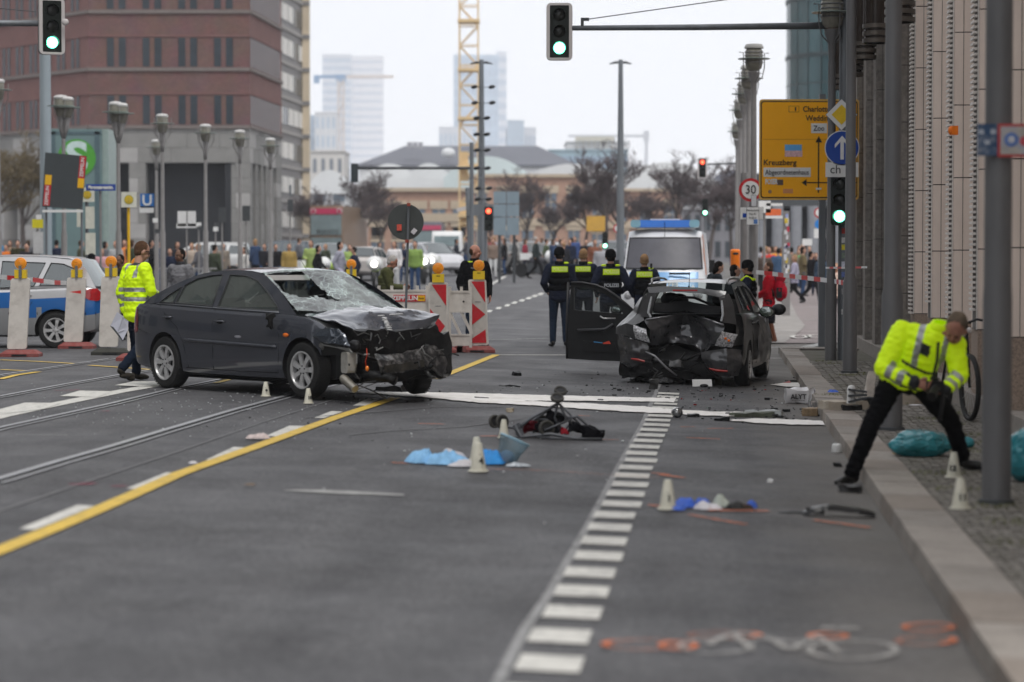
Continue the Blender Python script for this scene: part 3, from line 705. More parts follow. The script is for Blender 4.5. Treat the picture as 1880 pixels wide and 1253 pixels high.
# --- orange brick houses with cream surrounds
SUR=mat('cream_surround',(.52,.43,.32),.7);OWN=mat('blue_grey_window',(.13,.17,.22),.3,0,.2,.5)
for (x0,x1,pt,D,nw,ox,lab)in ((675,862,352,235,5,0,'orange brick house with cream window surrounds, behind the round sign'),(862,1075,326,262,5,0,'orange brick house half hidden by bare trees, right of the light mast'),(1075,1250,352,280,4,0,'orange brick house behind the police van and bare trees')):
    a,c=PX(x0,D),PX(x1,D);r=thing('brick_house',(a[0],D,GL),lab,'building');w=Wall(a,c);H=at3(940,pt,D).z
    b=MB();w.box(b,0,w.L,GL,H,-14,0);local(b,r).build('wall',OB,r)
    b=MB();w.box(b,-.2,w.L+.2,H,H+.35,-14,.3);w.box(b,0,w.L,GL+4.0,GL+4.8,0,.2);local(b,r).build('cornice',SUR,r)
    for k in range(nw):
        cx=(k+.5)*w.L/nw
        for z0 in (GL+.6,H-4.6):
            b=MB();w.box(b,cx-.85,cx+.85,z0+2.9,z0+3.7,0,.12);local(b,r).build('lintel',SUR,r)
            b=MB();w.box(b,cx-.7,cx+.7,z0-.3,z0,0,.12);local(b,r).build('sill',SUR,r)
            b=MB();w.box(b,cx-.62,cx+.62,z0,z0+2.9,.005,.06);f=local(b,r).build('window',OWN,r)
            b=MB();w.box(b,cx-.04,cx+.04,z0,z0+2.9,.06,.1);w.box(b,cx-.62,cx+.62,z0+1.9,z0+1.98,.06,.1);local(b,r).build('glazing_bar',SUR,f)
# --- round glass tower on the right
TG=mat('teal_glass',(.03,.08,.09),.12,0,.3,.5,stretch=(1,1,.15));TB=mat('teal_band',(.03,.05,.055),.5)
cx,cy=(1592-940)/FPX*205,205;Rr=6.9
tw=thing('round_glass_tower',(cx,cy,GL),'round teal glass tower rising behind the yellow direction sign','tower')
n=30;zb=6.9;fl=1.75
for i in range(13):
    z0=zb+i*fl*1.35;z1=z0+fl*1.35-.12
    for k in range(n):
        a0,a1=2*PI*k/n+.01,2*PI*(k+1)/n-.01
        if math.sin((a0+a1)/2)>.35:continue
        b=MB();b.add([(Rr*math.cos(a),Rr*math.sin(a),z)for z in (z0-GL,z1-GL)for a in (a0,a1)],[(0,1,3,2)]);b.build('glass_panel',TG,tw)
    b=MB();b.lathe([(Rr*.985,z1-GL),(Rr*1.0,z1-GL),(Rr*1.0,z1-GL+.12),(Rr*.985,z1-GL+.12)],40,cap=False)
    if i % 2 == 0:b.lathe([(Rr*1.0,z1-GL-.1),(Rr*1.012,z1-GL-.1),(Rr*1.012,z1-GL+.22),(Rr*1.0,z1-GL+.22)],40,cap=False)
    b.build('floor_band',TB,tw,40)
b=MB();b.lathe([(Rr*.97,0),(Rr*.97,zb-GL+13*fl*1.35)],40);b.build('core',TB,tw,40)
b=MB();b.lathe([(Rr*1.06,zb-GL-.6),(Rr*1.06,zb-GL)],40);b.build('soffit',GST,tw,40)
ar=thing('arcade',(*PX(1385,118),GL),'dark arcade with round grey columns under the yellow direction sign','arcade')
w=Wall(PX(1385,118),PX(1640,118));zt=at3(940,372,118).z
b=MB();w.box(b,0,w.L,zt-.2,zt+1.4,-4,0);local(b,ar).build('lintel',mat('dark_fascia',(.07,.075,.08),.7),ar)
b=MB();w.box(b,0,w.L,.95,zt-.2,-4.2,-4);local(b,ar).build('back_wall',mat('dark_shopfront',(.055,.06,.07),.4,0,.4,1.5),ar)
for px in (1398,1427,1461,1492,1540,1600):
    x,y=PX(px,117);b=MB();b.cyl((x,y,.9),(x,y,zt-.2),.28 if px>1420 else .2,n=16);local(b,ar).build('column',mat('column_grey',(.24,.25,.27),.7),ar,40)
block('shop_row','long grey row of shops behind the bare trees, left of the 30 sign','building',1180,1400,385,300,10,mat('shop_grey',(.2,.2,.22),.7,0,.2,.3),2,12,WG)
# --- cranes
CY=mat('crane_yellow',(.74,.55,.3),.5,0,.1,1);CPALE=mat('crane_pale',(.62,.52,.44),.6);CBL=mat('crane_blue',(.1,.25,.45),.5)
def mast(b,x,y,w_,z0,z1,step,t):
    for sx in (-1,1):
        for sy in (-1,1):b.box((x+sx*w_/2,y+sy*w_/2,(z0+z1)/2),(t,t,z1-z0))
    z=z0;k=0
    while z<z1-step/2:
        for sy in (-1,1):
            b.box((x,y+sy*w_/2,z),(w_,t*.6,t*.6));s_=1 if k % 2 else-1
            b.tube([(x-s_*w_/2,y+sy*w_/2,z),(x+s_*w_/2,y+sy*w_/2,z+step)],t*.35,4)
        for sx in (-1,1):
            b.box((x+sx*w_/2,y,z),(t*.6,w_,t*.6));b.tube([(x+sx*w_/2,y-w_/2,z),(x+sx*w_/2,y+w_/2,z+step)],t*.35,4)
        z += step;k += 1
cr_=thing('tower_crane',(*PX(861,215),GL),'yellow lattice tower crane mast rising out of the photo above the junction','crane')
b=MB();mast(b,0,0,1.65,0,34,1.75,.13);b.build('mast',CY,cr_)
for z in (0,4.1,8.4,12.7,17,21.3,25.6):b=MB();b.box((0,0,z+.1),(1.95,1.95,.28));b.build('mast_collar',CY,cr_)
for z,h in ((8.6,2.6),(4.3,2.2)):b=MB();b.box((-.45,.2,z),(.8,.5,h));b.build('ladder_cage',CY,cr_)
b=MB();b.box((0,0,35),(2,2,1.8));b.box((14,0,36.6),(32,.9,.9));b.box((-6,0,36.6),(10,1.1,.5));b.build('jib',CY,cr_)
c2=thing('tower_crane',(*PX(627,1700),GL),'small hazy crane in front of the pale office tower','crane');zt=at3(940,146,1700).z-GL
b=MB();mast(b,0,0,3.6,0,zt,8,1);b.build('mast',CPALE,c2)
b=MB();b.box((17,0,zt+1.8),(40,2.4,1.8));b.build('jib',CPALE,c2);b=MB();b.box((-9,0,zt+1.8),(20,2.4,2));b.box((-17,0,zt-.8),(4,2.8,4));b.box((0,0,zt+.8),(6.8,4,4.8));b.build('counter_jib',CBL,c2)
c3=thing('tower_crane',(*PX(1186,700),GL),'thin pale crane with lattice jib above the white halls','crane');zt=at3(940,250,700).z-GL
b=MB();b.box((-11,0,zt),(23,.9,.7));b.build('jib',PALE,c3);b=MB();b.box((0,0,zt/2),(.9,.9,zt));b.box((0,0,zt),(1.6,1,3));b.build('mast',PALE,c3)
TS=mat('thin_roof_sign',(.55,.53,.45),.6)
p=at3(1092,255,559);o=MB();o.box((0,0,0),(9,.5,1.0))
for k in range(7):o.box((-4+k*1.33,0,-1.4),(.15,.15,2.4))
o.build('roof_sign',TS,None,loc=p,label='pale rooftop lettering frame on the long white building',category='roof sign')
# ================================================================== BARE TREES
BARK=mat('bark',(.085,.07,.065),.9,0,.25,4);TWIG=mat('twigs',(.10,.078,.08),.9,0,.25,3);TWIGB=mat('budding_twigs',(.13,.10,.055),.9,0,.3,3)
def tree_meshes(seed,h,spread,dens_=1.0):
    r=random.Random(seed);t=MB();cst=MB()
    def grow(p,d,L,rad,lvl):
        pts=[p];rr=[rad];q=p.copy();dd=d.copy();n=4 if lvl<2 else 2
        for i in range(n):
            dd=(dd+Vector((r.uniform(-1,1),r.uniform(-1,1),r.uniform(-.3,.7)))*.17).normalized();q=q+dd*(L/n);pts.append(q.copy());rr.append(max(.012,rad*(1-.5*(i+1)/n)))
        (t if lvl<2 else cst).tube(pts,rr,6 if lvl<2 else 3,cap=False)
        if lvl >= 5:return
        k=(7,5,5,4,4)[lvl]
        for i in range(int(k*dens_+.5)):
            f=r.uniform(.35,1.0)if lvl else r.uniform(.6,1.0)
            j=min(int(f*n),n-1);b_=pts[j].lerp(pts[j+1],f*n-j);a=r.uniform(0,2*PI);sp=r.uniform(.5,1.0)*spread
            nd=(dd*.75+Vector((math.cos(a),math.sin(a),r.uniform(-.1,.5)))*sp).normalized()
            grow(b_,nd,L*r.uniform(.5,.72),rr[-1]*.72,lvl+1)
    grow(Vector((0,0,0)),Vector((0,0,1)),h*.38,h*.02,0)
    return t,cst
TM=[]
for i,(h,sp)in enumerate(((7,.9),(6,1.1),(8,.8))):
    t,c_=tree_meshes(31+i,h,sp);TM.append((t.mesh('trunk',BARK,True,False),c_.mesh('crown',TWIG,False,False)))
def tree(px,D,sc,k,lab,m=None,base=None,group=None,rz=0):
    g_=ground_at(px,D);r=thing('bare_tree',g_,lab,'tree',rz,group);r.scale=(sc,sc,sc)
    for nm,me in zip(('trunk','crown'),TM[k]):
        o=bpy.data.objects.new(nm,me);C.objects.link(o);o.parent=r
        if m and nm == 'crown':o.material_slots[0].link='OBJECT';o.material_slots[0].material=m
for i,(px,D,sc,k,lab)in enumerate(((590,190,.85,0,'bare tree right of the grey slab block, above the left bus roof'),(632,200,.9,1,'bare brown tree standing over the double-decker bus'),(668,195,.9,2,'bare tree just right of the double-decker bus'),(700,185,.8,0,'bare tree behind the left half of the round sign'),
        (905,200,.9,1,'bare tree behind the far red signal'),(968,210,.95,2,'bare tree in front of the orange brick wall'),(1010,205,.8,0,'small bare tree in front of the orange brick wall'),(1072,170,1.0,1,'dense bare tree left of the tall twin-arm light mast'),(1110,160,.95,2,'dense bare tree behind the officers and the light mast'),
        (1150,180,.95,0,'bare tree right of the tall twin-arm light mast'),(1195,190,1.0,1,'bare tree above the left end of the blue light bar'),(1245,185,1.0,2,'bare tree above the right end of the blue light bar'),(1300,165,1.0,0,'bare tree behind the far green signal'),(1345,150,1.0,1,'bare tree left of the wide sticker-covered post'),(1370,170,.9,2,'bare tree behind the small parking signs'))):
    tree(px,D,sc*1.3,k,lab,rz=i*1.3)
tree(-10,128,1.55,1,'large budding tree at the left edge in front of the brick block',TWIGB,rz=.7)
tree(45,140,1.2,2,'smaller budding tree beside the left mast pole',TWIGB,rz=2.2)
for i,(u_,s_a,s_b,h_,lab)in enumerate(((-27,-75,-22,26,'long render-clad block on the left side of the street behind the camera'),(-28,-18,20,22,'pale office block on the left side of the street beside the camera'),(-27,24,66,24,'brick office block on the left side of the street just outside the photo'))):  # unseen blocks added left of the street to darken reflections and ambient light
    a,c=W(u_,s_a),W(u_,s_b);r=thing('office_building',(a.x,a.y,-.2),lab,'building');w=Wall((a.x,a.y),(c.x,c.y))if u_>0 else Wall((a.x,a.y),(c.x,c.y));sg=1 if u_<0 else-1
    b=MB();w.box(b,0,w.L,-.2,h_,-14*sg if sg>0 else 0,0 if sg>0 else 14*1);local(b,r).build('wall',(GSTL,GST,GST,STONE)[i],r)
    if sg<0:continue
    for zf in range(int(h_/3.6)):
        for k in range(int(w.L/3.2)):b=MB();w.box(b,k*3.2+.8,k*3.2+2.5,zf*3.6+1.2,zf*3.6+3.1,.0,.06);local(b,r).build('window',WG,r)
# ================================================================== HAZE
hz=MB();hz.bbox(-1300,1300,-120,2700,-3.0,260)
HM=bpy.data.materials.new('haze');HM.use_nodes=True;hn=HM.node_tree;hn.nodes.clear()
ho=hn.nodes.new('ShaderNodeOutputMaterial');hp=hn.nodes.new('ShaderNodeVolumePrincipled');hp.inputs['Color'].default_value=(.93,.95,1,1);hp.inputs['Density'].default_value=.0003
hn.links.new(hp.outputs[0],ho.inputs['Volume']);o=hz.build('haze',HM);o['kind']='stuff';tag(o,'thin pale haze over the street and the far towers','haze')
# ================================================================== STREET FURNITURE
def pole(b,p,top,r,r_base=None,hb=1.35,n=16):
    x,y,z=p
    if r_base:b.lathe([(r_base*1.02,z-.02),(r_base,z),(r_base,z+hb),(r,z+hb+.1),(r*.92,top)],n,(x,y,0))
    else:b.lathe([(r,z-.02),(r*.9,top)],n,(x,y,0))
def rel(mb,root):return local(mb,root)
# --- grey pavement poles on the right
LENS=mat('lamp_glass',(.22,.21,.175),.25,0,.2,14);LCAP=mat('lamp_cap_white',(.4,.395,.38),.5,0,.1,8);LDISC=mat('lamp_disc',(.28,.34,.31),.25,0,.1,5)
def lantern(root,z,sc,single=True,m=POLE):
    b=MB();b.lathe([(.05,z-.55),(.07,z-.25),(.12,z-.1),(.13,z-.02)],14);b.build('neck',m,root,40)
    b=MB();b.lathe([(.10,z),(.16,z+.06),(.185,z+.16),(.185,z+.42),(.15,z+.47)],18);b.build('lamp_glass',LENS,root,40)
    for k in range(4):
        b=MB();b.lathe([(.19,z+.17+k*.07),(.2,z+.175+k*.07),(.2,z+.19+k*.07),(.19,z+.195+k*.07)],18,cap=False);b.build('louvre_ring',m,root,40)
    b=MB();b.lathe([(.2,z+.47),(.205,z+.5),(.17,z+.56),(0,z+.58)],18);b.build('cap',LCAP,root,40)
    b=MB();b.lathe([(.2,z+.245),(.34,z+.25),(.34,z+.262),(.2,z+.262)],24,cap=False);b.build('disc',LDISC,root,40)
    for a in range(4):
        t=a*PI/2+.4;c_,s_=math.cos(t),math.sin(t);b=MB()
        b.tube([(c_*.06,s_*.06,z-.25),(c_*.2,s_*.2,z-.12),(c_*.25,s_*.25,z+.08),(c_*.25,s_*.25,z+.38),(c_*.35,s_*.35,z+.385)],.011,6);b.build('arm',m,root)
P1=gp(1525,662,KH);t=thing('street_lamp',P1,'nearest lantern lamp on the right pavement, thinner pole left of the green signal','street lamp')
b=MB();zt=at3(1525,52,P1.y).z-P1.z;b.lathe([(.098,-.01),(.095,1.3),(.072,1.4),(.062,zt-.55)],16);b.build('pole',POLE,t,40);lantern(t,zt,1)
for px,py,r,rb,lab in ((1560,685,.078,.105,'grey steel pole close to the kerb, just right of the green signal'),(1637,790,.082,.105,'tall grey steel pole behind the bending photographer'),(1829,925,.093,.098,'nearest and thickest grey pole, right edge, carrying the sticker-covered plates')):
    P=gp(px,py,KH);t=thing('steel_pole',P,lab,'pole');hb={1560:1.32,1637:1.3,1829:1.38}[px]
    b=MB();b.lathe([(rb*1.04,-.01),(rb,.02),(rb,hb),(r,hb+.1),(r*.9,7.5)],20);b.build('shaft',POLE,t,40)
    b=MB();b.lathe([(rb+.025,-.01),(rb+.02,.03),(rb,.035)],20);b.build('foot_ring',DGREY,t,40)
    if px == 1829:
        s_=279;z0=(925-272)/s_;z1=(925-213)/s_
        BL=mat('faded_blue_plate',(.035,.075,.15),.5,0,.2,12,dirt=((.4,.42,.45),.6,14));RDF=mat('faded_red_frame',(.45,.06,.06),.5);PI_=mat('sticker_art',(.45,.42,.38),.6,0,.2,10,dirt=((.25,.32,.5),.8,9))
        b=MB();b.bbox(-.165,-.03,-.115,-.105,z0,z1);pl=b.build('blue_plate',BL,t)
        b=MB()
        for q in ((-.14,z1-.05),(-.06,z1-.05),(-.1,z1-.12)):b.bbox(q[0]-.018,q[0]+.018,-.118,-.1155,q[1]-.018,q[1]+.012)
        o=b.build('worn_letters',mat('faded_white_ink',(.4,.44,.5),.7),pl);o['kind']='stuff'
        b=MB();b.bbox(-.03,.27,-.122,-.112,z0-.01,z1);pr=b.build('red_framed_plate',RDF,t)
        b=MB();b.bbox(-.012,.25,-.1245,-.1225,z0+.008,z1-.018);b.build('plate_face',PI_,pr)
        for q,r_,cc in (((.06,(z0+z1)/2),.05,(.12,.2,.45)),((.06,(z0+z1)/2),.03,(.55,.56,.6)),((.15,(z0+z1)/2-.01),.035,(.5,.08,.1)),((.21,(z0+z1)/2+.02),.04,(.2,.4,.6))):
            b=MB();b.ell((q[0],-.125,q[1]),(r_,.002+.05*(.06-r_),r_),14,6);b.build('sticker',mat('sticker_%d' % int(r_*1000+cc[2]*100),cc,.6,0,.3,40),pr)
# --- traffic signals
SB=mat('signal_housing',(.007,.011,.009),.5,0,.15,10);SW=mat('signal_border',(.52,.49,.48),.5,0,.05,5);SLD=mat('dark_lens',(.02,.022,.02),.2,0,.3,20)
GRN=mat('lit_green',(.1,.8,.5),.3,emit=(.15,1,.62,3.2));GRW=mat('lit_green_core',(.5,1,.8),.3,emit=(.62,1,.86,4.5));REDL=mat('lit_red',(.8,.05,.02),.3,emit=(1,.03,.015,1.6));REDC=mat('lit_red_core',(1,.4,.2),.3,emit=(1,.10,.04,2.6))
def signal_head(t,c,sc=1.0,lit=2,border=True,yaw=0,glow='g'):
    e=bpy.data.objects.new('signal_head',None)
    b=MB();w,h,d=.15,.42,.14
    pts=[]
    def rrect(w_,h_,r_,n=5):
        out=[]
        for cx,cz,a0 in ((w_-r_,h_-r_,0),(-w_+r_,h_-r_,90),(-w_+r_,-h_+r_,180),(w_-r_,-h_+r_,270)):
            for i in range(n+1):a=R(a0+90*i/n);out.append((cx+r_*math.cos(a),cz+r_*math.sin(a)))
        return out
    mt=Matrix.Rotation(yaw,3,'Z')
    def F(a,b_,d_):return mt @ (Vector((a,d_,b_))*sc)
    b.prism(rrect(w,h,.05),F,-.02,.22);hd=b.build('housing',SB,t,loc=c)
    if border:
        b=MB();o_,i_=rrect(.215,.47,.075),rrect(.158,.43,.015);n=len(o_)
        vs=[F(a,z,-.03)for a,z in o_]+[F(a,z,-.03)for a,z in i_]+[F(a,z,.05)for a,z in o_];fs=[]
        for i in range(n):j=(i+1)% n;fs += [(i,j,n+j,n+i),(i,2*n+i,2*n+j,j)]
        b.add(vs,fs);b.build('border',SW,hd)
        b=MB();b.prism(rrect(.214,.469,.074),F,.05,.10);b.build('back_shield',SB,hd)
    for k in range(3):
        z=.27-.27*k
        on=k == lit;m=(GRN if glow == 'g' else REDL)if on else SLD
        Mx=mt @ Matrix.Rotation(PI/2,3,'X')
        b=MB();b.lathe([(0,.045),(.07,.04),(.098,.02)],20,mt @ Vector((0,0,z))*sc,Mx*sc if False else Mx,cap=False)
        b.v=[((Vector(v)-mt @ Vector((0,0,z))*sc)*sc+mt @ Vector((0,0,z))*sc)for v in b.v]
        ln=b.build('lens',m,hd,True)
        if on:
            b=MB();b.lathe([(0,.05),(.08,.045)],18,(0,0,0),Mx,cap=False);b.v=[Vector(v)*sc+mt @ Vector((0,0,z))*sc for v in b.v];b.build('lit_disc',GRW if glow == 'g' else REDC,hd,True)
        b=MB();rows=[]
        for dd in (.02,.10):
            rows.append([mt @ Vector((.112*math.cos(a)*sc,-dd*sc,(z+.112*math.sin(a))*sc))for a in [R(-20+220*i/12)for i in range(13)]])
        rows2=[[mt @ Vector((.105*math.cos(a)*sc,-dd*sc,(z+.105*math.sin(a))*sc))for a in [R(-20+220*i/12)for i in range(13)]]for dd in (.10,.02)]
        b.grid(rows+rows2);b.build('visor',SB,hd)
    return hd
D=40.0;mp=ground_at(1549,D,KH);t=thing('traffic_signal_mast',mp,'long horizontal mast arm with stay wire and white-framed green signal, top centre','traffic signal')
def q_(px,py,D_=D):return at3(px,py,D_)-mp
b=MB();b.lathe([(.10,0),(.085,5.4),(.08,6.6)],16);b.build('mast_pole',STEEL,t,40)
b=MB();b.tube([q_(1050,52),q_(1280,50.5),q_(1545,47)],[.042,.05,.06],12);b.build('mast_arm',STEEL,t,True)
b=MB();b.tube([q_(1077,36),q_(1345,-2),q_(1545,-40)],.009,6);b.build('stay_wire',DGREY,t)
b=MB();b.box(q_(1069,41),(.05,.06,.14));b.box(q_(1075,36),(.12,.05,.05));b.build('wire_clamp',DGREY,t)
signal_head(t,q_(1027,58.5),1.0,2)
hd2=signal_head(t,q_(1542,368,D-.25),.98,2,border=False,yaw=R(-18))
t2=thing('traffic_sign',at3(1545,211,D-.35),'yellow and white diamond priority sign between the two right poles','road sign')
def disc(parent,name,r,m,y,n=28,c=(0,0),th=.006):
    b=MB();b.prism([(c[0]+r*math.cos(2*PI*i/n),c[1]+r*math.sin(2*PI*i/n))for i in range(n)],lambda a,b_,d:Vector((a,d,b_)),y,y+th);return b.build(name,m,parent)
def poly(parent,name,pts,m,y,th=.004):
    b=MB();b.prism(pts,lambda a,b_,d:Vector((a,d,b_)),y,y+th);return b.build(name,m,parent)
def dia(r):return [(0,r),(r,0),(0,-r),(-r,0)]
poly(t2,'sign_back',dia(.262),DGREY,.0,.01);poly(t2,'white_field',dia(.255),WHITE,-.006);poly(t2,'yellow_field',dia(.165),mat('sign_gold',(.75,.5,.02),.4),-.012)
t3=thing('traffic_sign',at3(1546,272,D-.35),'round blue sign with white straight-ahead arrow, under the diamond sign','road sign')
disc(t3,'white_rim',.285,WHITE,0);disc(t3,'blue_field',.27,BLUE,-.006);poly(t3,'arrow',[(-.028,-.19),(.028,-.19),(.028,.10),(.12,.0),(.12,.06),(0,.2),(-.12,.06),(-.12,.0),(-.028,.10)],WHITE,-.012)
t4=thing('supplementary_plate',at3(1546,312,D-.35),'white plate with dark lettering under the round blue arrow sign','sign plate')
poly(t4,'plate',[(-.27,-.12),(.27,-.12),(.27,.12),(-.27,.12)],WHITE,0,.008);text('ch R',.2,DGREY,t4,(-.02,-.006,0))
for i,(px,py,cc)in enumerate(((1548,425,(.5,.05,.04)),(1547,442,(.6,.6,.6)),(1546,455,(.7,.6,.05)),(1549,470,(.2,.25,.2)),(1547,486,(.6,.62,.7)),(1548,505,(.15,.2,.45)),(1546,536,(.3,.3,.3)),(1547,573,(.55,.55,.55)))):
    b=MB();p=q_(px,py);th0=math.atan2(-1,0)
    b.grid([[Vector((.1*math.cos(th0+a),.1*math.sin(th0+a),p.z+dz))for a in (-.5,-.25,0,.25,.5)]for dz in (-.04,.05)]);b.build('sticker',mat('mast_sticker_%d' % i,cc,.6,0,.4,30),t)
D2=42.0;mp=ground_at(-330,D2);t=thing('traffic_signal_mast',mp,'white-framed green signal on an arm entering from the top left edge','traffic signal')
def q_(px,py,D_=D2):return at3(px,py,D_)-mp
b=MB();b.lathe([(.11,0),(.08,6.6)],14);b.build('mast_pole',STEEL,t,40)
b=MB();b.tube([q_(-330,41),q_(-20,43),(q_(78,43.5))],[.06,.055,.05],12);b.build('mast_arm',STEEL,t,True)
b=MB();b.tube([q_(-330,-30),q_(0,16),q_(70,22)],.008,6);b.build('stay_wire',DGREY,t)
signal_head(t,q_(95,49),1.03,2,yaw=R(22))
b=MB();b.ell(q_(120,41,D2-.05),(.06,.03,.06));b.build('push_button_cap',SW,t,True)
P=ground_at(85,68);b=MB();pole(b,(0,0,0),at3(85,-30,68).z-P.z,.17,None);o=b.build('steel_mast',mat('pale_blue_steel',(.30,.35,.38),.5,.2,.08,3,stretch=(1,1,.2)),None,40,loc=P,label='thick pale blue-grey mast at the left, directly below the left signal',category='pole')
# --- yellow direction sign
DY=46.0;c0=at3(1485.5,275,DY);PP=ground_at(1548,DY,0)
t=thing('direction_sign',c0,'large yellow direction sign listing Kreuzberg and Abgeordnetenhaus, beyond the right poles','direction sign')
px2m=DY/FPX;OR=mat('sign_orange_yellow',(.95,.43,.004),.45,0,.04,2);SBK=mat('sign_black',(.015,.015,.015),.5)
def rr(x0,x1,z0,z1,r,n=4):
    out=[]
    for cx,cz,a0 in ((x1-r,z1-r,0),(x0+r,z1-r,90),(x0+r,z0+r,180),(x1-r,z0+r,270)):
        for i in range(n+1):a=R(a0+90*i/n);out.append((cx+r*math.cos(a),cz+r*math.sin(a)))
    return out
def S(px,py):return ((px-1485.5)*px2m,(275-py)*px2m)
hw,hh=91.5*px2m,92*px2m
poly(t,'rim',rr(-hw,hw,-hh,hh,.06),mat('sign_rim',(.7,.42,.1),.4),.004,.02)
poly(t,'black_border',rr(-hw+.03,hw-.03,-hh+.035,hh-.035,.05),SBK,0,.004);poly(t,'face',rr(-hw+.05,hw-.05,-hh+.055,hh-.055,.04),OR,-.005)
def rect(px0,py0,px1,py1):a,b_=S(px0,py0);c_,d_=S(px1,py1);return [(a,d_),(c_,d_),(c_,b_),(a,b_)]
def stxt(s,px,py,hpx,sx=1.0,m=SBK,al='LEFT',y=-.012,bold=.002):x,z=S(px,py);o=text(s,hpx*px2m*1.3,m,t,(x,y,z),sx=1,align=al,bold=bold);w_=max(v.co.x for v in o.data.vertices)-min(v.co.x for v in o.data.vertices);o.scale.x=sx*px2m/w_;return o
stxt('Charlottenburg',1473.5,201.5,11,79);stxt('Wedding',1479,218,11,47);stxt('Kreuzberg',1401.5,299,11,60)
poly(t,'white_panel',rect(1489,227,1518,245),WHITE,-.008);stxt('Zoo',1493,236.5,10.5,20,bold=.001)
poly(t,'white_panel',rect(1402,308,1488.5,325),WHITE,-.008);stxt('Abgeordnetenhaus',1405,317,10,80,bold=.001)
poly(t,'arrow_stem',rect(1501.5,262,1504,354),SBK,-.009);poly(t,'arrow_head',[S(1497,262),S(1509,262),S(1503,250)],SBK,-.009)
poly(t,'arrow_stem',rect(1480,334.5,1572,336.5),SBK,-.0095);poly(t,'arrow_head',[S(1481,329),S(1481,342),S(1472,335.5)],SBK,-.009)
poly(t,'route_box',rect(1447.5,195,1467,207),mat('sign_brown',(.45,.22,.01),.5),-.008);poly(t,'route_field',rect(1448.8,196.2,1465.8,205.8),OR,-.012);stxt('1',1455.5,201.5,8,2.5)
poly(t,'panel_seam',rect(1396,256,1574,256.7),mat('sign_seam',(.5,.22,.01),.5),-.007)
poly(t,'sticker',rect(1441,266,1472,280),mat('sky_sticker',(.12,.4,.75),.5),-.009);poly(t,'sticker',rect(1441,277,1473,288),mat('pinkwhite_sticker',(.7,.45,.47),.5,0,.35,40),-.0105)
stxt('POSER',1405,334,10,23,WHITE,bold=.006);poly(t,'sticker',rect(1427,330,1438,340),mat('dark_scrawl',(.12,.09,.08),.6),-.009)
poly(t,'sticker',rect(1498,345,1508,348.5),WHITE,-.014);b=MB();b.ell((*S(1414,352),)[:1]+(-.006,)+(S(1414,352)[1],),(.035,.004,.035));b.build('sticker',mat('brown_ring',(.35,.2,.1),.6),t)
poly(t,'sticker',rect(1438,347,1456,355),mat('faint_scrawl',(.7,.3,.12),.6),-.009)
b=MB();b.bbox(.2,.32,.03,.13,PP.z-c0.z,hh+.1);b.build('support_post',STEEL,t)
for z in (-.5,.1,.6):b=MB();b.bbox(-hw+.1,hw-.1,.025,.05,z,z+.06);b.build('cross_rail',STEEL,t)
# --- lamp row beyond the junction on the right
for i,(px,D,pyt)in enumerate(((1383,51,80),(1374,57,119),(1366,63,150),(1358.5,70,182),(1353,81,224))):
    P=ground_at(px,D,.05);zt=at3(px,pyt,D).z-P.z-.58
    t=thing('street_lamp',P,['nearest of the far lantern lamps, carrying the 30 sign and stickers','second far lantern lamp, just left of the one with the 30 sign','third lantern lamp of the far row on the right','fourth lantern lamp of the far row on the right','farthest lantern lamp of the right-hand row, smallest and lowest'][i],'street lamp',0,'lantern lamps along the right side')
    b=MB();b.lathe([(.105,0),(.1,3.2 if i == 0 else 2.0),(.068,3.35 if i == 0 else 2.1),(.058,zt-.5)],14);b.build('pole',POLEL,t,40);lantern(t,zt,1,m=POLEL)
P=ground_at(1366,52.5,.05);b=MB();b.lathe([(.085,-.02),(.085,at3(1366,318,52.5).z-P.z)],14);b.build('steel_mast',POLEL,None,40,loc=P,label='plain light grey post directly left of the lamp with the 30 sign',category='pole')
t=thing('speed_limit_sign',at3(1378,349,50.7),'round 30 speed limit sign with red rim','road sign')
disc(t,'red_ring',.245,RED,0);disc(t,'white_field',.185,WHITE,-.007);text('30',.26,SBK,t,(0,-.016,0),sx=.9)
for px,py,w,h,m,lab,tx in ((1384,369,9,20,mat('paper_white',(.55,.56,.58),.7,0,.15,20),'narrow white sticker plate over the bottom of the 30 sign',None),(1382,397,22,32,WHITE,'white parking plate with small lettering below the 30 sign','P 7-17 h'),(1367,392,16,22,WHITE,'small white plate with blue square, left of the parking plate',None),(1396,392,10,22,WHITE,'narrow white plate right of the parking plate',None)):
    k=50.5/FPX;t=thing('sign_plate',at3(px,py,50.55+(0 if tx else .1)),lab,'sign plate');poly(t,'plate',rr(-w/2*k,w/2*k,-h/2*k,h/2*k,.01),m,0,.006)
    poly(t,'dark_edge',rr(-w/2*k-.006,w/2*k+.006,-h/2*k-.006,h/2*k+.006,.012),DGREY,.006,.004)
    if tx:
        for j,l in enumerate(('Parkschein','Mo-Fr','9-20 h')):text(l,.06,SBK,t,(0,-.006,.12-.08*j))
        poly(t,'sticker',[(.02,-.16),(.1,-.16),(.1,-.07),(.02,-.07)],mat('blue_sticker',(.1,.22,.5),.6,0,.3,40),-.005)
    if px == 1367:poly(t,'blue_square',[(-.04,-.09),(.04,-.09),(.04,0),(-.04,0)],BLUE,-.004)
P=ground_at(1443,70,.05);t=thing('post',P,'short square grey post plastered with stickers, right of the red rucksack','post')
zt=at3(1443,388,70).z-P.z;b=MB();b.bbox(-.11,.11,-.11,.11,-.02,zt*.80);b.bbox(-.08,.08,-.08,.08,zt*.80,zt);b.build('shaft',POLEL,t)
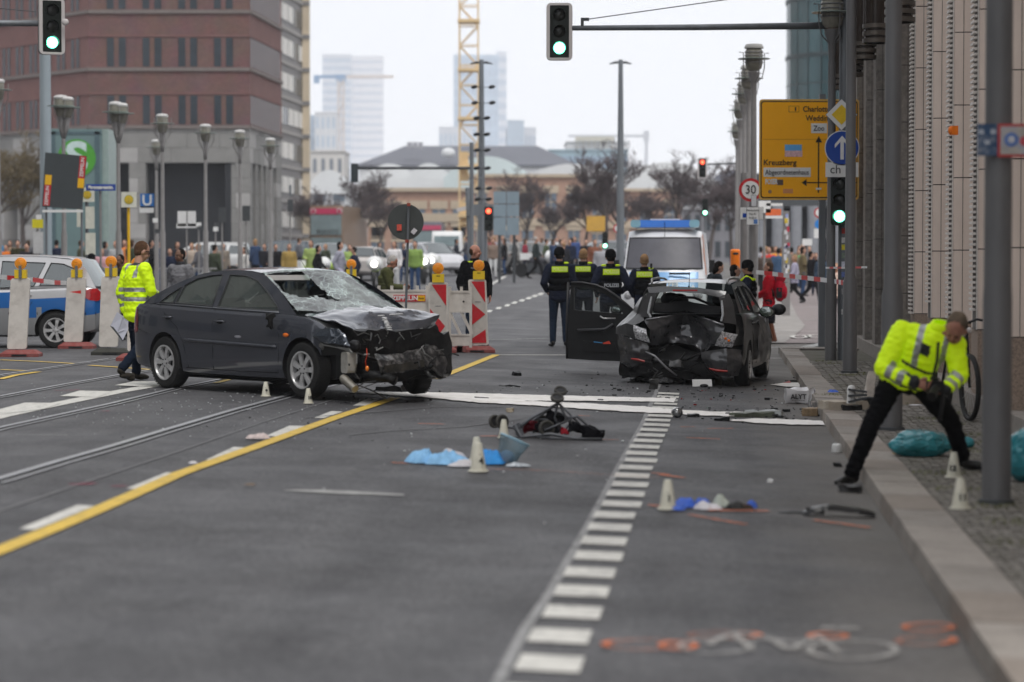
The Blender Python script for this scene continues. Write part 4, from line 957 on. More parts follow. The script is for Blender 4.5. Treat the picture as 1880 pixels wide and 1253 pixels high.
for i in range(22):
    z=rnd.uniform(zt*.4,zt*.97);x=rnd.uniform(-.06,.06);w=rnd.uniform(.03,.05);h=rnd.uniform(.04,.09);cc=rnd.choice([(.6,.6,.62),(.02,.02,.02),(.5,.05,.08),(.6,.45,.05),(.55,.56,.6),(.03,.03,.05),(.3,.35,.6)])
    b=MB();b.bbox(x-w,min(x+w,.108),-.1165-.0004*i,-.111-.0004*i,z-h,z+h);b.build('sticker',mat('post_sticker_%d' % int(sum(cc)*100),cc,.6,0,.4,30),t)
P=ground_at(1350,55,.1);t=thing('litter_bin',P,'bright orange litter bin on a post behind the officer in the beanie','litter bin')
z0=at3(1350,500,55).z-P.z;z1=at3(1350,458,55).z-P.z
b=MB();b.lathe([(.08,z0),(.105,z0+.05),(.118,z1-.1),(.115,z1-.03),(.08,z1)],16);b.build('body',ORANGE,t,40)
b=MB();b.ell((0,-.1,z1-.1),(.07,.03,.035));b.build('opening',BLACK,t,True);b=MB();b.cyl((0,.12,0),(0,.12,z1),.03);b.build('post',POLEL,t,40)
def signpost(px,D,pyb,specs,name,lab,cat='road sign',pm=POLEL,r=.03,base=True):
    P=ground_at(px,D,.05);t=thing(name,P,lab,cat);zs=[]
    for (kind,cx,cy,w,h,m,ex)in specs:
        k=D/FPX;c=at3(cx,cy,D-.1)-P;zs.append(c.z+h*k/2)
        if kind == 'disc':
            b=MB();n=20;b.prism([(c.x+w*k/2*math.cos(2*PI*i/n),c.z+w*k/2*math.sin(2*PI*i/n))for i in range(n)],lambda a,b_,d:Vector((a,d,b_)),c.y,c.y+.01);o=b.build('sign_face',m,t)
            if ex:b=MB();b.prism([(c.x+w*k*.36*math.cos(2*PI*i/n),c.z+w*k*.36*math.sin(2*PI*i/n))for i in range(n)],lambda a,b_,d:Vector((a,d,b_)),c.y-.012,c.y);b.build('sign_field',ex,o)
        else:
            b=MB();b.prism(rr(c.x-w*k/2,c.x+w*k/2,c.z-h*k/2,c.z+h*k/2,.01),lambda a,b_,d:Vector((a,d,b_)),c.y,c.y+.012);o=b.build('sign_face',m,t)
            if isinstance(ex,tuple):text(ex[0],h*k*ex[1],ex[2],o,(c.x,c.y-.006,c.z),bold=.01)
    b=MB();b.cyl((0,0,0),(0,0,max(zs)),r,n=8);b.build('pole',pm,t,40);return t
signpost(1504,78,0,[('disc',1504,391,19,19,RED,WHITE),('disc',1504,412,17,17,mat('sky_blue_sign',(.03,.2,.55),.4),None),('rect',1505,429,21,17,WHITE,None)],'sign_post','post with red ringed sign, blue disc and white plate under the yellow sign')
signpost(1403,62,0,[('rect',1404,380,22,22,WHITE,None),('rect',1422,376,30,5,WHITE,None),('rect',1420,390,28,12,mat('orange_panel',(.7,.15,.05),.5),None),('rect',1421,399,32,5,WHITE,None)],'sign_post','white and orange stop panels below the yellow direction sign')
signpost(1482,90,0,[('rect',1482,445,18,12,WHITE,None)],'sign_post','thin post with a small white board amid the right-hand crowd')
signpost(1135,95,0,[('disc',1135,420,18,18,RED,WHITE)],'sign_post','small red ringed sign left of the police van roof')
signpost(1094,120,0,[('rect',1094,411,34,28,mat('mustard_board',(.55,.32,.06),.6),None)],'sign_post','mustard yellow board among the bare trees left of the police van','sign board')
TR,TWm=mat('tape_red',(.6,.03,.03),.4),mat('tape_white',(.7,.7,.7),.4)
def tape(pts,lab,w=.075,seg=.35):
    t=thing('barrier_tape',pts[0],lab,'barrier tape');cum=0;red=MB();wh=MB();k=0;d0=pts[0]
    for a,b_ in zip(pts[:-1],pts[1:]):
        n=max(1,round((b_-a).length/seg))
        for i in range(n):
            p,q=a.lerp(b_,i/n),a.lerp(b_,(i+1)/n);tgt=MB();up=Vector((0,.004,w/2))
            tgt.add([p-up-d0,q-up-d0,q+up-d0,p+up-d0],[(0,1,2,3)]);tgt.build('tape_piece',TR if k % 2 else TWm,t);k += 1
    return t
tape([at3(1388,500,43),at3(1418,503,42.5),at3(1460,508.5,41),at3(1518,515,39.3)],'red and white barrier tape running from the rucksack to the lamp pole')
tape([at3(1532,517,39),at3(1556,521,37)],'short piece of barrier tape between the two nearest right poles')
tape([at3(1516,492,39.2),at3(1560,492,37),at3(1592,491,36)],'thin white tape at shoulder height across the right poles',w=.03)
tape([at3(-10,508,41),at3(60,514,40),at3(100,519,41),at3(122,520,42)],'red and white barrier tape along the silver police car flank',seg=.45)
# --- tall masts in the middle
for px,lab in ((1139,'tall slim light mast with two short arms, above the police van'),(884,'tall slim light mast with two arms behind the column of black floodlights')):
    D=92;P=ground_at(px,D);t=thing('light_mast',P,lab,'light mast');zt=at3(px,110,D).z-P.z
    b=MB();b.lathe([(.16,0),(.13,zt*.5),(.085,zt)],14);b.build('mast_pole',STEEL,t,40)
    for s_ in (-1,1):b=MB();b.tube([(0,0,zt-.12),(s_*.18,0,zt-.1),(s_*.42,0,zt-.16)],[.03,.05,.02],8);b.build('lamp_arm',DGREY,t,True)
D=88;P=ground_at(880,D);t=thing('floodlight_column',P,'column of paired black floodlights on the middle mast, right of the crane','floodlights')
b=MB();zt=at3(880,150,D).z-P.z;b.cyl((.08,0,0),(.08,0,zt),.06,n=10);b.build('mast_pole',STEEL,t,40)
for y,xa,xb in ((160,871,903),(189,871.5,903.5),(217,875,894),(247,875,894),(276,875.5,894.5),(309,875,895),(346,878,898),(366,877,897)):
    for px,s_ in ((xa,-1),(xb,1)):
        c=at3(px,y,D-.3)-P;b=MB();b.ell(c,(.13,.12,.07),10,6,Matrix.Rotation(R(-12),3,'Y'));b.cyl(c,(.08,0,c.z),.012,n=5);b.build('floodlight',BLACK,t,True)
D=80;P=ground_at(866,D);t=thing('traffic_signal_mast',P,'signal seen from behind hanging on a long thin arm left of the crane','traffic signal')
def q_(px,py,D_=D):return at3(px,py,D_)-P
b=MB();b.cyl((0,0,0),q_(866,262),.07,n=10);b.build('mast_pole',STEEL,t,40);b=MB();b.tube([q_(655,309),q_(866,309)],.045,8);b.build('mast_arm',DGREY,t,True)
b=MB();b.box(q_(651,318),(.23,.2,.62));b.build('signal_back',mat('dark_signal_back',(.03,.04,.045),.5),t);b=MB();b.box(q_(651,303.5),(.2,.12,.06));b.build('bracket',DGREY,t)
t=thing('traffic_signal',ground_at(892,86),'small red signal lit beside the grey gantry plate, left of the junction','traffic signal');P=t.location.copy();D=86
b=MB();b.cyl((0,0,0),q_(892,372,86)-Vector((0,0,0))if False else at3(892,372,86)-P,.06,n=8);b.build('pole',STEEL,t,40)
signal_head(t,at3(897,402,85.7)-P,1.0,0,border=False,glow='r')
t=thing('gantry_plate',ground_at(866,87),'grey horizontal gantry plate with a white lamp, beside the red signal','gantry');P=t.location.copy()
b=MB();b.box(at3(880,386,87)-P,(.95,.25,.42));b.build('plate',STEEL,t);b=MB();b.box(at3(849,384,87)-P,(.42,.2,.14),mt=Matrix.Rotation(R(-12),3,'Y'));b.build('lamp',SW,t);b=MB();b.cyl((0,0,0),at3(858,345,87)-P,.08,n=8);b.build('post',STEEL,t)
t=thing('sign_board',ground_at(932,100),'blue-grey back of a large direction board right of the red signal','sign board');P=t.location.copy();BGB=mat('board_back',(.22,.28,.32),.5,.2,.08,2)
for (x0,x1,y0,y1)in ((906,929,352,374),(930.5,953,352,374),(906,929,375.5,398),(930.5,953,375.5,398),(906,929,399.5,432),(930.5,953,399.5,432)):
    b=MB();a,c=at3(x0,y1,100)-P,at3(x1,y0,100)-P;b.bbox(a.x,c.x,a.y,a.y+.05,a.z,c.z);b.build('board_panel',BGB,t)
for px in (917,944):b=MB();c=at3(px,352,100.1)-P;b.cyl((c.x,.1,-.1),(c.x,.1,c.z),.06,n=8);b.build('post',DGREY,t)
t=thing('traffic_signal',ground_at(1362,96),'small red signal on a thin arm against the sky, left of the far lamps','traffic signal');P=t.location.copy()
b=MB();b.cyl((0,0,0),at3(1362,290,96)-P,.06,n=8);b.build('pole',STEEL,t,40);b=MB();b.tube([at3(1298,302,96)-P,at3(1362,300,96)-P],.04,6);b.build('arm',DGREY,t)
signal_head(t,at3(1289.5,309,95.7)-P,.86,0,glow='r')
t=thing('traffic_signal',ground_at(1295,96),'small green signal on a pole behind the police van roof','traffic signal');P=t.location.copy()
b=MB();b.cyl((0,0,0),at3(1295,395,96)-P,.05,n=8);b.build('pole',STEEL,t,40);signal_head(t,at3(1294.5,381,95.7)-P,.8,2,border=False)
t=thing('traffic_signal',ground_at(1113,100),'tiny green signal between the two capped officers','traffic signal');P=t.location.copy()
b=MB();b.cyl((0,0,0),at3(1113,450,100)-P,.05,n=8);b.build('pole',STEEL,t,40);signal_head(t,at3(1111,442,99.7)-P,.8,2,border=False)
# --- round sign seen from behind
t=thing('round_sign',ground_at(743,39),'back of a round dark grey sign with two stickers on a slim post','road sign');P=t.location.copy()
c=at3(745,408,39)-P;CLR=mat('rust_red_clamp',(.3,.06,.04),.6);b=MB();n=36;r=33*39/FPX
b.prism([(c.x+r*math.cos(2*PI*i/n),c.z+r*math.sin(2*PI*i/n))for i in range(n)],lambda a,b_,d:Vector((a,d,b_)),c.y,c.y+.01);b.build('sign_back',mat('sign_back_grey',(.06,.066,.064),.55,.1,.08,5),t)
b=MB();b.tube([(0,-.05,0),at3(750.5,374,38.93)-P],.02,8);b.build('post',STEEL,t,40)
for px,py in ((750.5,376),(747,443)):b=MB();b.box(at3(px,py,38.9)-P,(.055,.06,.05));b.build('clamp',CLR,t)
for (px,py,w,h,m,ro)in ((733,418,.075,.1,mat('red_sticker',(.6,.09,.06),.5,0,.4,60),0),(760,425,.07,.09,mat('white_sticker',(.6,.58,.6),.5,0,.2,50),40)):
    b=MB();b.box(at3(px,py,38.98)-P,(w,.004,h),mt=Matrix.Rotation(R(ro),3,'Y'));b.build('sticker',m,t)
# --- guide beacons and barriers
def beacon_lamp(t,c,front=True,s_=1.0):
    e=MB();Mx=Matrix.Rotation(PI/2,3,'X');r=.098
    e.lathe([(0,.06),(r*.45,.05),(r*.8,.035),(r,.0),(r*.8,-.035),(r*.45,-.05),(0,-.06)],14,c+Vector((0,0,.19)),Mx);ln=e.build('lamp_lens',AMBER,t,30)
    for k in range(3):
        b=MB();rr_=r*(.3+.27*k);b.lathe([(rr_,.062-.012*k),(rr_+.008,.064-.012*k),(rr_+.012,.05-.012*k)],14,c+Vector((0,0,.19)),Mx,cap=False);b.build('lens_ring',mat('amber_ring',(.95,.4,.03),.3),ln)
    YB=mat('lamp_yellow',(.72,.5,.02),.45,0,.08,8)
    if front:b=MB();b.bbox(c.x-.1,c.x+.1,c.y-.05,c.y+.05,c.z-.05,c.z+.095);b.build('battery_box',YB,t);b=MB();b.box((c.x,c.y-.052,c.z+.06),(.06,.004,.012));b.build('box_label',BLACK,t)
    else:
        for s2 in (-1,1):b=MB();b.bbox(c.x+s2*.06-.035,c.x+s2*.06+.035,c.y-.04,c.y+.06,c.z-.05,c.z+.09);b.build('battery_box',YB,t)
        b=MB();b.bbox(c.x-.022,c.x+.022,c.y-.06,c.y-.02,c.z-.05,c.z+.17);b.build('bracket',STEEL,t)
def foot(t,m,w=.62,d=.36):
    b=MB();b.add([(x*w/2,y*d/2,0)for x,y in ((-1,-1),(1,-1),(1,1),(-1,1))]+[(x*w/2,y*d/2,.05)for x,y in ((-1,-1),(1,-1),(1,1),(-1,1))]+[(x*(w/2-.09),y*(d/2-.07),.11)for x,y in ((-1,-1),(1,-1),(1,1),(-1,1))],
        [(3,2,1,0),(8,9,10,11)]+[(i,(i+1)% 4,4+(i+1)% 4,4+i)for i in range(4)]+[(4+i,4+(i+1)% 4,8+(i+1)% 4,8+i)for i in range(4)])
    b.build('foot',m,t);b=MB();b.bbox(-.12,.12,-d/2-.012,-d/2+.02,.012,.04);b.build('foot_grip',BLACK,t)
FR=mat('red_rubber_foot',(.22,.055,.05),.8,0,.15,9,dirt=((.2,.15,.14),.4,8));FB_=mat('black_rubber_foot',(.04,.04,.035),.8,0,.2,9)
def beacon(px,D,y0,y1,w,tilt,front,fm,lab,lamp_py=None,m=CREAM,h0=.1,lampdx=0):
    P=ground_at(px,D);t=thing('guide_beacon',P,lab,'guide beacon');foot(t,fm)
    z1=at3(px,y0,D).z-P.z;z0=at3(px,y1,D).z-P.z;b=MB();s_=tilt
    def F(a,z,d):return Vector((a+(z1-z)*s_,d,z))
    b.prism(rr(-w/2,w/2,z0,z1,.035),F,-.03,.03);b.build('panel',m,t)
    b=MB();b.cyl((s_*(z1-z0),0,z0+.01),(s_*(z1-z0),0,.08),.025,n=8);b.build('stub',STEEL,t)
    if front:
        F2=lambda a,z,d:Vector((a+(z1-z)*s_,d,z));H=z1-z0;i_=w/2-.028
        b=MB();b.prism(rr(-i_,i_,z0+.03,z1-.03,.02),F2,-.036,-.031);wf=b.build('reflective_face',mat('beacon_white',(.5,.47,.43),.5,0,.06,6,dirt=((.3,.28,.26),.5,7)),t)
        tri=[[(-i_*.8,z1-.035),(i_,z1-.035),(i_,z1-.40)],[(-i_,z0+H*.62),(i_*.85,z0+H*.37),(-i_,z0+H*.07)]if px<840 else [(-i_,z0+H*.66),(i_*.95,z0+H*.47),(-i_,z0+H*.30)]]
        if px>840:tri.append([(i_*.9,z0+H*.24),(i_*.95,z0+.04),(-i_,z0+.04),(-i_,z0+H*.10)])
        for q in tri:b=MB();b.prism(q,F2,-.041,-.0365);b.build('red_chevron',RED,t)
        b=MB();b.box(F2(0,z0+H*.66,-.038),(.1,.003,.012));b.build('small_print',mat('grey_print',(.2,.2,.2),.7),t)
    if lamp_py:beacon_lamp(t,Vector((lampdx,0,z1+.05)),front)
    return t
beacon(38,38.8,511.5,641,.31,-.06,False,FR,'leftmost white beacon, tilted, with amber lamp and red foot',1)
beacon(141,42.4,510,628,.33,-.065,False,FR,'second white beacon from the left with a red sliver of tape on it',1)
b=MB()
t=beacon(204,39.5,508,637,.31,-.045,False,FB_,'third white beacon from the left, standing on a black foot',1)
beacon(252,37.2,513,645,.31,0,False,FR,'white beacon hidden behind the man in yellow, only its red foot showing',1)
beacon(645,47,508,625,.33,0,False,FR,'white beacon with amber lamp rising behind the dark sedan roof',1)
beacon(804.5,41.0,519,646,.33,0,True,FR,'red and white chevron beacon just behind the sedan hood, yellow lamp box',1)
beacon(876,41.6,513.5,634,.31,.035,True,FR,'rightmost chevron beacon, slightly tilted, in front of the man in black',1,lampdx=.03)
o=MB();p=at3(138,536.5,42.3);o.add([p+Vector((-.1,-.04,0)),p+Vector((.11,-.04,.03)),p+Vector((.11,-.04,-.03))],[(0,1,2)]);o.build('tape_scrap',TR,None,label='red tape scrap stuck on the second white beacon',category='tape scrap')
def barrier(pa,pb,D,lab,name='barrier_fence',zep=False):
    A_,B_=ground_at(pa,D),ground_at(pb,D);t=thing(name,A_,lab,'barrier');L_=B_.x-A_.x;H=1.03;dz=B_.z-A_.z
    def bb_(x0,x1,z0,z1,y0=-.02,y1=.02,nm='rail',m=CREAM):b=MB();b.bbox(x0,x1,y0,y1,z0,z1);return b.build(nm,m,t)
    bb_(0,L_,H-.34,H,nm='top_panel');bb_(0,L_,H-.02,H+.015,-.03,.03,'top_edge')
    bb_(0,L_,.10,.28,nm='bottom_panel');bb_(0,L_,.27,.30,-.03,.03,'bottom_edge');bb_(0,L_,H-.36,H-.33,-.03,.03,'panel_edge')
    for x in (0,L_-.04):bb_(x,x+.045,.02,H+.015,-.035,.035,'upright')
    n=max(2,int(L_/.21));w=L_/n
    for i in range(n):
        x=i*w;b=MB();b.add([Vector((a,d,z))for d in (-.018,.018)for a,z in ((x,H-.36),(x+.055,H-.36),(x+w+.03,.3),(x+w-.025,.3))],[(0,1,2,3),(7,6,5,4),(0,4,5,1),(1,5,6,2),(2,6,7,3),(3,7,4,0)]);b.build('lattice_bar',CREAM,t)
    for i in range(n+1):x=min(i*w,L_-.05);b=MB();b.bbox(x,x+.05,-.02,.02,H+.015,H+.085);b.build('stud',CREAM,t)
    for x in (.1,L_-.25):
        b=MB();b.bbox(x,x+.15,-.3,.3,0,.09);b.build('foot',FR,t)
    b=MB();b.ell((L_*.65,-.022,H-.17),(.018,.006,.018));b.build('bolt',BLACK,t)
    if zep:
        c=at3(751.5,548,D-.03)-A_;k=D/FPX
        bb_(c.x-29.5*k,c.x+29.5*k,c.z-6.2*k,c.z+6.2*k,-.03,-.022,'logo_plate',RED)
        bb_(c.x+15*k,c.x+28.7*k,c.z-5*k,c.z+5*k,-.034,-.031,'yellow_field',YEL);text('ZEPPELIN',8.6*k*1.3,WHITE,t,(c.x-8*k,-.034,c.z),sx=1.02,bold=.003)
        text('Rental',5*k,BLACK,t,(c.x+22*k,-.037,c.z),sx=.8)
        text('aelg',.15,mat('faint_blue_tag',(.3,.36,.4),.7),t,(c.x-.42,-.024,c.z-.02),sx=1.1)
    return t
barrier(646,787,41.2,'cream plastic barrier fence with red ZEPPELIN plate behind the sedan hood',zep=True)
barrier(823,866,41.5,'short cream barrier fence with slanted slots between the two chevron beacons')
# --- left: lamps, station cube, boards
for i,(px,D,yt,lab)in enumerate(((118,63,170,'first lantern lamp of the left row, in front of the dark boards'),(218,65.5,182,'second lantern lamp of the left row, left of the bus stop flag'),(299,71,205,'third lantern lamp of the left row with a white striped head'),(288,88,253,'small far lantern lamp tucked left of the third one'),
        (378,76,224,'fourth large lantern lamp of the left row'),(441,80,235,'fifth large lantern lamp of the left row'),(497,86,250,'rightmost lantern lamp of the left row'),(-2,62,140,'lantern lamp head cut by the left edge'))):
    P=ground_at(px,D);zt=at3(px,yt,D).z-P.z;t=thing('street_lamp',P,lab,'street lamp',0,'lantern lamps along the left side')
    b=MB();b.lathe([(.085,0),(.08,2.2),(.06,2.3),(.05,zt-1.15)],12);b.build('pole',POLEL,t,40)
    for (dx,dz)in ((-.07,0),(.09,-.04))if i in (0,1)else ((0,0),):
        z=zt-.62+dz;sc=1.15 if len(range(1))else 1
        b=MB();b.lathe([(.10,z),(.14,z+.08),(.165,z+.2),(.165,z+.45)],16,(dx,0,0));b.build('lamp_glass',LENS,t,40)
        b=MB();b.lathe([(.175,z+.45),(.185,z+.49),(.14,z+.54),(0,z+.56)],16,(dx,0,0));b.build('cap',mat('white_cap',(.5,.49,.48),.5),t,40)
        b=MB();b.lathe([(.2,z+.25),(.36,z+.26),(.36,z+.272),(.2,z+.272)],20,(dx,0,0),cap=False);b.build('disc',LDISC,t,40)
        b=MB();b.tube([(0,0,zt-1.2),(dx*.7,0,zt-.95),(dx,0,z+.02)],[.05,.07,.1],10);b.build('neck',POLEL,t,True)
    for a in range(5):b=MB();tt=a*1.256;b.tube([(.05*math.cos(tt),.05*math.sin(tt),zt-.95),(.26*math.cos(tt),.26*math.sin(tt),zt-.6),(.27*math.cos(tt),.27*math.sin(tt),zt-.2)],.012,5);b.build('cage_bar',POLEL,t)
D=95;P=ground_at(140,D);t=thing('station_sign_cube',P,'tall pale teal glass box with the green round S station emblem','station sign');k=D/FPX
TL=mat('teal_frost',(.14,.21,.212),.3,0,.08,.8);TD=mat('teal_dark_frame',(.08,.125,.14),.4);SG=mat('s_green',(.07,.30,.035),.4);SWm=mat('s_white',(.5,.62,.6),.4)
x0,x1=(90-140)*k,(188-140)*k;zt=at3(140,237,D).z-P.z;zb=at3(140,470,D).z-P.z
b=MB();b.bbox(x0,x1,0,2.2,-.1,zt);b.build('glass_box',TL,t)
for (a0,a1,c0_,c1_)in ((x0,x1,zt-.22,zt-.1),(x0+.08,x0+.28,0,zt-.1),(x1-.28,x1-.08,0,zt-.1)):b=MB();b.bbox(a0,a1,-.02,-.002,c0_,c1_);b.build('frame',TD,t)
b=MB();b.bbox(x1+.002,x1+.25,.1,2.0,0,zt);b.build('side_pane',mat('pale_side_pane',(.26,.33,.31),.4),t)
cz=at3(140,291,D).z-P.z;cx=(142-140)*k;r=35*k;b=MB();b.prism([(cx+r*math.cos(2*PI*i/30),cz+r*math.sin(2*PI*i/30))for i in range(30)],lambda a,b_,d:Vector((a,d,b_)),-.03,-.022);b.build('green_disc',SG,t)
text('S',2*r*1.1,SWm,t,(cx,-.036,cz-.02),name='s_letter',bold=.055,sx=1.15)
D=60;P=ground_at(118,D)
t=thing('construction_board',P,'dark grey tilted board with two red ZEPPELIN stickers behind the first lamp','board');k=D/FPX
def q_(px,py,dy=0):return at3(px,py,D+dy)-P
b=MB();Q=[q_(77,380),q_(150,385),q_(159,287),q_(83,280)];b.add([p+Vector((0,d,0))for d in (0,.06)for p in Q],[(0,1,2,3),(7,6,5,4),(0,4,5,1),(1,5,6,2),(2,6,7,3),(3,7,4,0)]);b.build('board',mat('charcoal_board',(.05,.058,.062),.6,0,.06,3),t)
for (quad,fl)in (([(79,378),(91,378),(95.5,322),(83.5,321)],0),([(142,345),(153.5,346),(158.5,288),(147,286)],1)):
    f=[q_(*c_)for c_ in quad];n=Vector((0,-.006,0));b=MB();b.add([p+n for p in f],[(0,1,2,3)]);b.build('red_sticker',RED,t)
    lo,hi=(.68,1.0)if fl == 0 else (0,.3);b=MB()
    g4=[f[0].lerp(f[3],lo),f[1].lerp(f[2],lo),f[1].lerp(f[2],hi),f[0].lerp(f[3],hi)];b.add([p+n*2 for p in g4],[(0,1,2,3)]);b.build('yellow_sticker',YEL,t)
    m_=(f[0]+f[1]+f[2]+f[3])/4+(f[3]-f[0])*(-.17 if fl == 0 else .15);ang=math.atan2((f[3]-f[0]).z,(f[3]-f[0]).x)
    o=text('ZEPPELIN',.115,WHITE,t,m_+Vector((0,-.016,0)),rot=(PI/2,-ang,0),bold=.002)
b=MB();b.box(q_(115,388),(1.0,.05,.06));b.build('lower_rail',WHITE,t)
for px in (85,150):b=MB();p=q_(px,400,.1);b.cyl((p.x,.1,0),(p.x,.1,q_(px,300).z),.03,n=8);b.build('post',STEEL,t)
HM_=mat('stop_flag_ivory',(.6,.6,.52),.5);HG=mat('stop_ring',(.35,.33,.06),.5);HY=mat('stop_yellow',(.62,.42,.03),.5)
def stopflag(px,py,s_,D,pm,lab,r,extra=()):
    P=ground_at(px,D);t=thing('bus_stop_sign',P,lab,'bus stop sign');k=D/FPX;c=at3(px,py,D-.1)-P;h=s_*k/2
    b=MB();b.bbox(c.x-h,c.x+h,c.y,c.y+.03,c.z-h,c.z+h);b.build('flag',HM_,t)
    for rr_,m,y in ((.62,HG,.004),(.5,HY,.01),(.3,HG,.015)):
        b=MB();n=20;b.prism([(c.x+h*rr_*math.cos(2*PI*i/n),c.z+h*rr_*math.sin(2*PI*i/n))for i in range(n)],lambda a,b_,d:Vector((a,d,b_)),c.y-y,c.y-y+.003);b.build('ring',m,t)
    text('H',h*.62,HY,t,(c.x,c.y-.02,c.z),bold=.01)
    b=MB();b.cyl((0,0,0),(0,0,c.z+h*.6),r,n=10);b.build('post',pm,t,40);return t,P
stopflag(236.5,367,28,60,mat('yellow_post',(.72,.42,.01),.5),'bus stop flag on a bright yellow post',.038)
t,P=stopflag(160,358,26,64,STEEL,'bus stop flag with tall white timetable boards, behind the dark board',.05)
for (px,py,w,h)in ((165,400,16,40),(166,448,18,40),(146,400,10,34)):k=64/FPX;c=at3(px,py,63.8)-P;b=MB();b.bbox(c.x-w/2*k,c.x+w/2*k,c.y,c.y+.03,c.z-h/2*k,c.z+h/2*k);b.build('timetable',HM_,t)
signpost(185,62,0,[('rect',185,344.5,54,12,mat('street_blue',(.02,.06,.30),.5),('Stresemannstr.',.62,WHITE))],'street_name_sign','blue street name sign right of the bus stop timetable','street sign')
t=signpost(270,72,0,[('rect',270,369,25,26,mat('u_blue',(.02,.14,.42),.4),('U',1.05,WHITE)),('rect',269,385,26,12,WHITE,None)],'underground_sign','square blue underground sign with a white U','station sign')
signpost(69,66,0,[('rect',69,411,20,16,mat('acid_yellow',(.62,.55,.02),.5),None),('rect',71,399,10,9,WHITE,None),('rect',70,446,18,40,mat('pale_notice',(.5,.5,.5),.6),None)],'notice_post','post with a small yellow plate over a pale notice board','notice')
signpost(343,78,0,[('rect',334,402,16,28,WHITE,None),('rect',352,402,15,28,WHITE,None),('rect',342,415,36,8,WHITE,None)],'sign_post','pair of small white boards on a post between the left lamps')
signpost(408,80,0,[('rect',408,395,14,28,DGREY,None)],'traffic_signal','dark signal back right of the white paired boards','traffic signal')
signpost(452,82,0,[('rect',452,392,14,28,DGREY,None)],'traffic_signal','dark signal back beside the fifth left lamp pole','traffic signal')
signpost(533,90,0,[('rect',533,378,10,22,DGREY,None),('rect',533,350,4,20,STEEL,None)],'traffic_signal','slim dark signal back in front of the grey slab block','traffic signal')
for i,(px,D,cc)in enumerate(((285,80,(.4,.4,.42)),(365,84,(.45,.47,.5)),(396,90,(.5,.5,.5)))):
    signpost(px,D,0,[('rect',px,405+i*8,9,8,WHITE,None),('rect',px+3,425-i*6,8,8,DGREY,None)],'sign_post',['slim post with small plates behind the U sign','slim post with small plates left of the fourth lamp','slim post with small plates right of the fourth lamp'][i])
RG=mat('railing_grey',(.3,.3,.3),.6,.1,.1,3)
for (a,c,D,lab)in ((400,560,72,'grey railing behind the sedan roof on the left plaza'),(290,398,78,'grey railing behind the man in the grey coat')):
    A_,B_=ground_at(a,D),ground_at(c,D);t=thing('railing',A_,lab,'railing');L_=B_.x-A_.x
    for z in (.15,1.0):b=MB();b.bbox(0,L_,-.02,.02,z,z+.05);b.build('rail',RG,t)
    n=int(L_/.13)
    for i in range(n):b=MB();b.bbox(i*.13,i*.13+.02,-.01,.01,.2,1.0);b.build('baluster',RG,t)
# ================================================================== VEHICLES
def cr1(pts,x):
    n=len(pts)
    if x <= pts[0][0]:return pts[0][1:]
    if x >= pts[-1][0]:return pts[-1][1:]
    for i in range(n-1):
        if pts[i][0]<= x <= pts[i+1][0]:break
    p0,p1,p2,p3=pts[max(i-1,0)],pts[i],pts[i+1],pts[min(i+2,n-1)]
    h=p2[0]-p1[0];t=(x-p1[0])/h;out=[]
    for k in range(1,len(p1)):
        m1=(p2[k]-p0[k])/max(p2[0]-p0[0],1e-6)*h;m2=(p3[k]-p1[k])/max(p3[0]-p1[0],1e-6)*h
        t2,t3=t*t,t*t*t;out.append((2*t3-3*t2+1)*p1[k]+(t3-2*t2+t)*m1+(-2*t3+3*t2)*p2[k]+(t3-t2)*m2)
    return tuple(out)
CARP=mat('car_underbody',(.012,.012,.013),.8,0,.3,20)
INTER=mat('car_interior',(.010,.0105,.012),.8,0,.25,20);TRIM=mat('car_trim',(.02,.021,.022),.4,0,.1,10)
GLS=glass('side_glass',(.42,.47,.43),.35,.55);GLD=glass('dark_glass',(.14,.16,.17),.5,.35)
ALLOY=mat('alloy_rim',(.55,.55,.55),.3,.45,.1,10,dirt=((.12,.1,.09),.4,12));DISC=mat('brake_dark',(.03,.03,.032),.6,.4)
SEAM=mat('panel_gap',(.006,.006,.007),.9)
CLEAR=mat('clear_lamp',(.42,.42,.43),.1,.2,.95,42,coat=1.0);RLAMP=mat('red_lamp',(.35,.008,.012),.15,0,.3,14,coat=.8);OLAMP=mat('orange_lamp',(.75,.16,.01),.2,0,.2,20,coat=.5)
_wheel={}
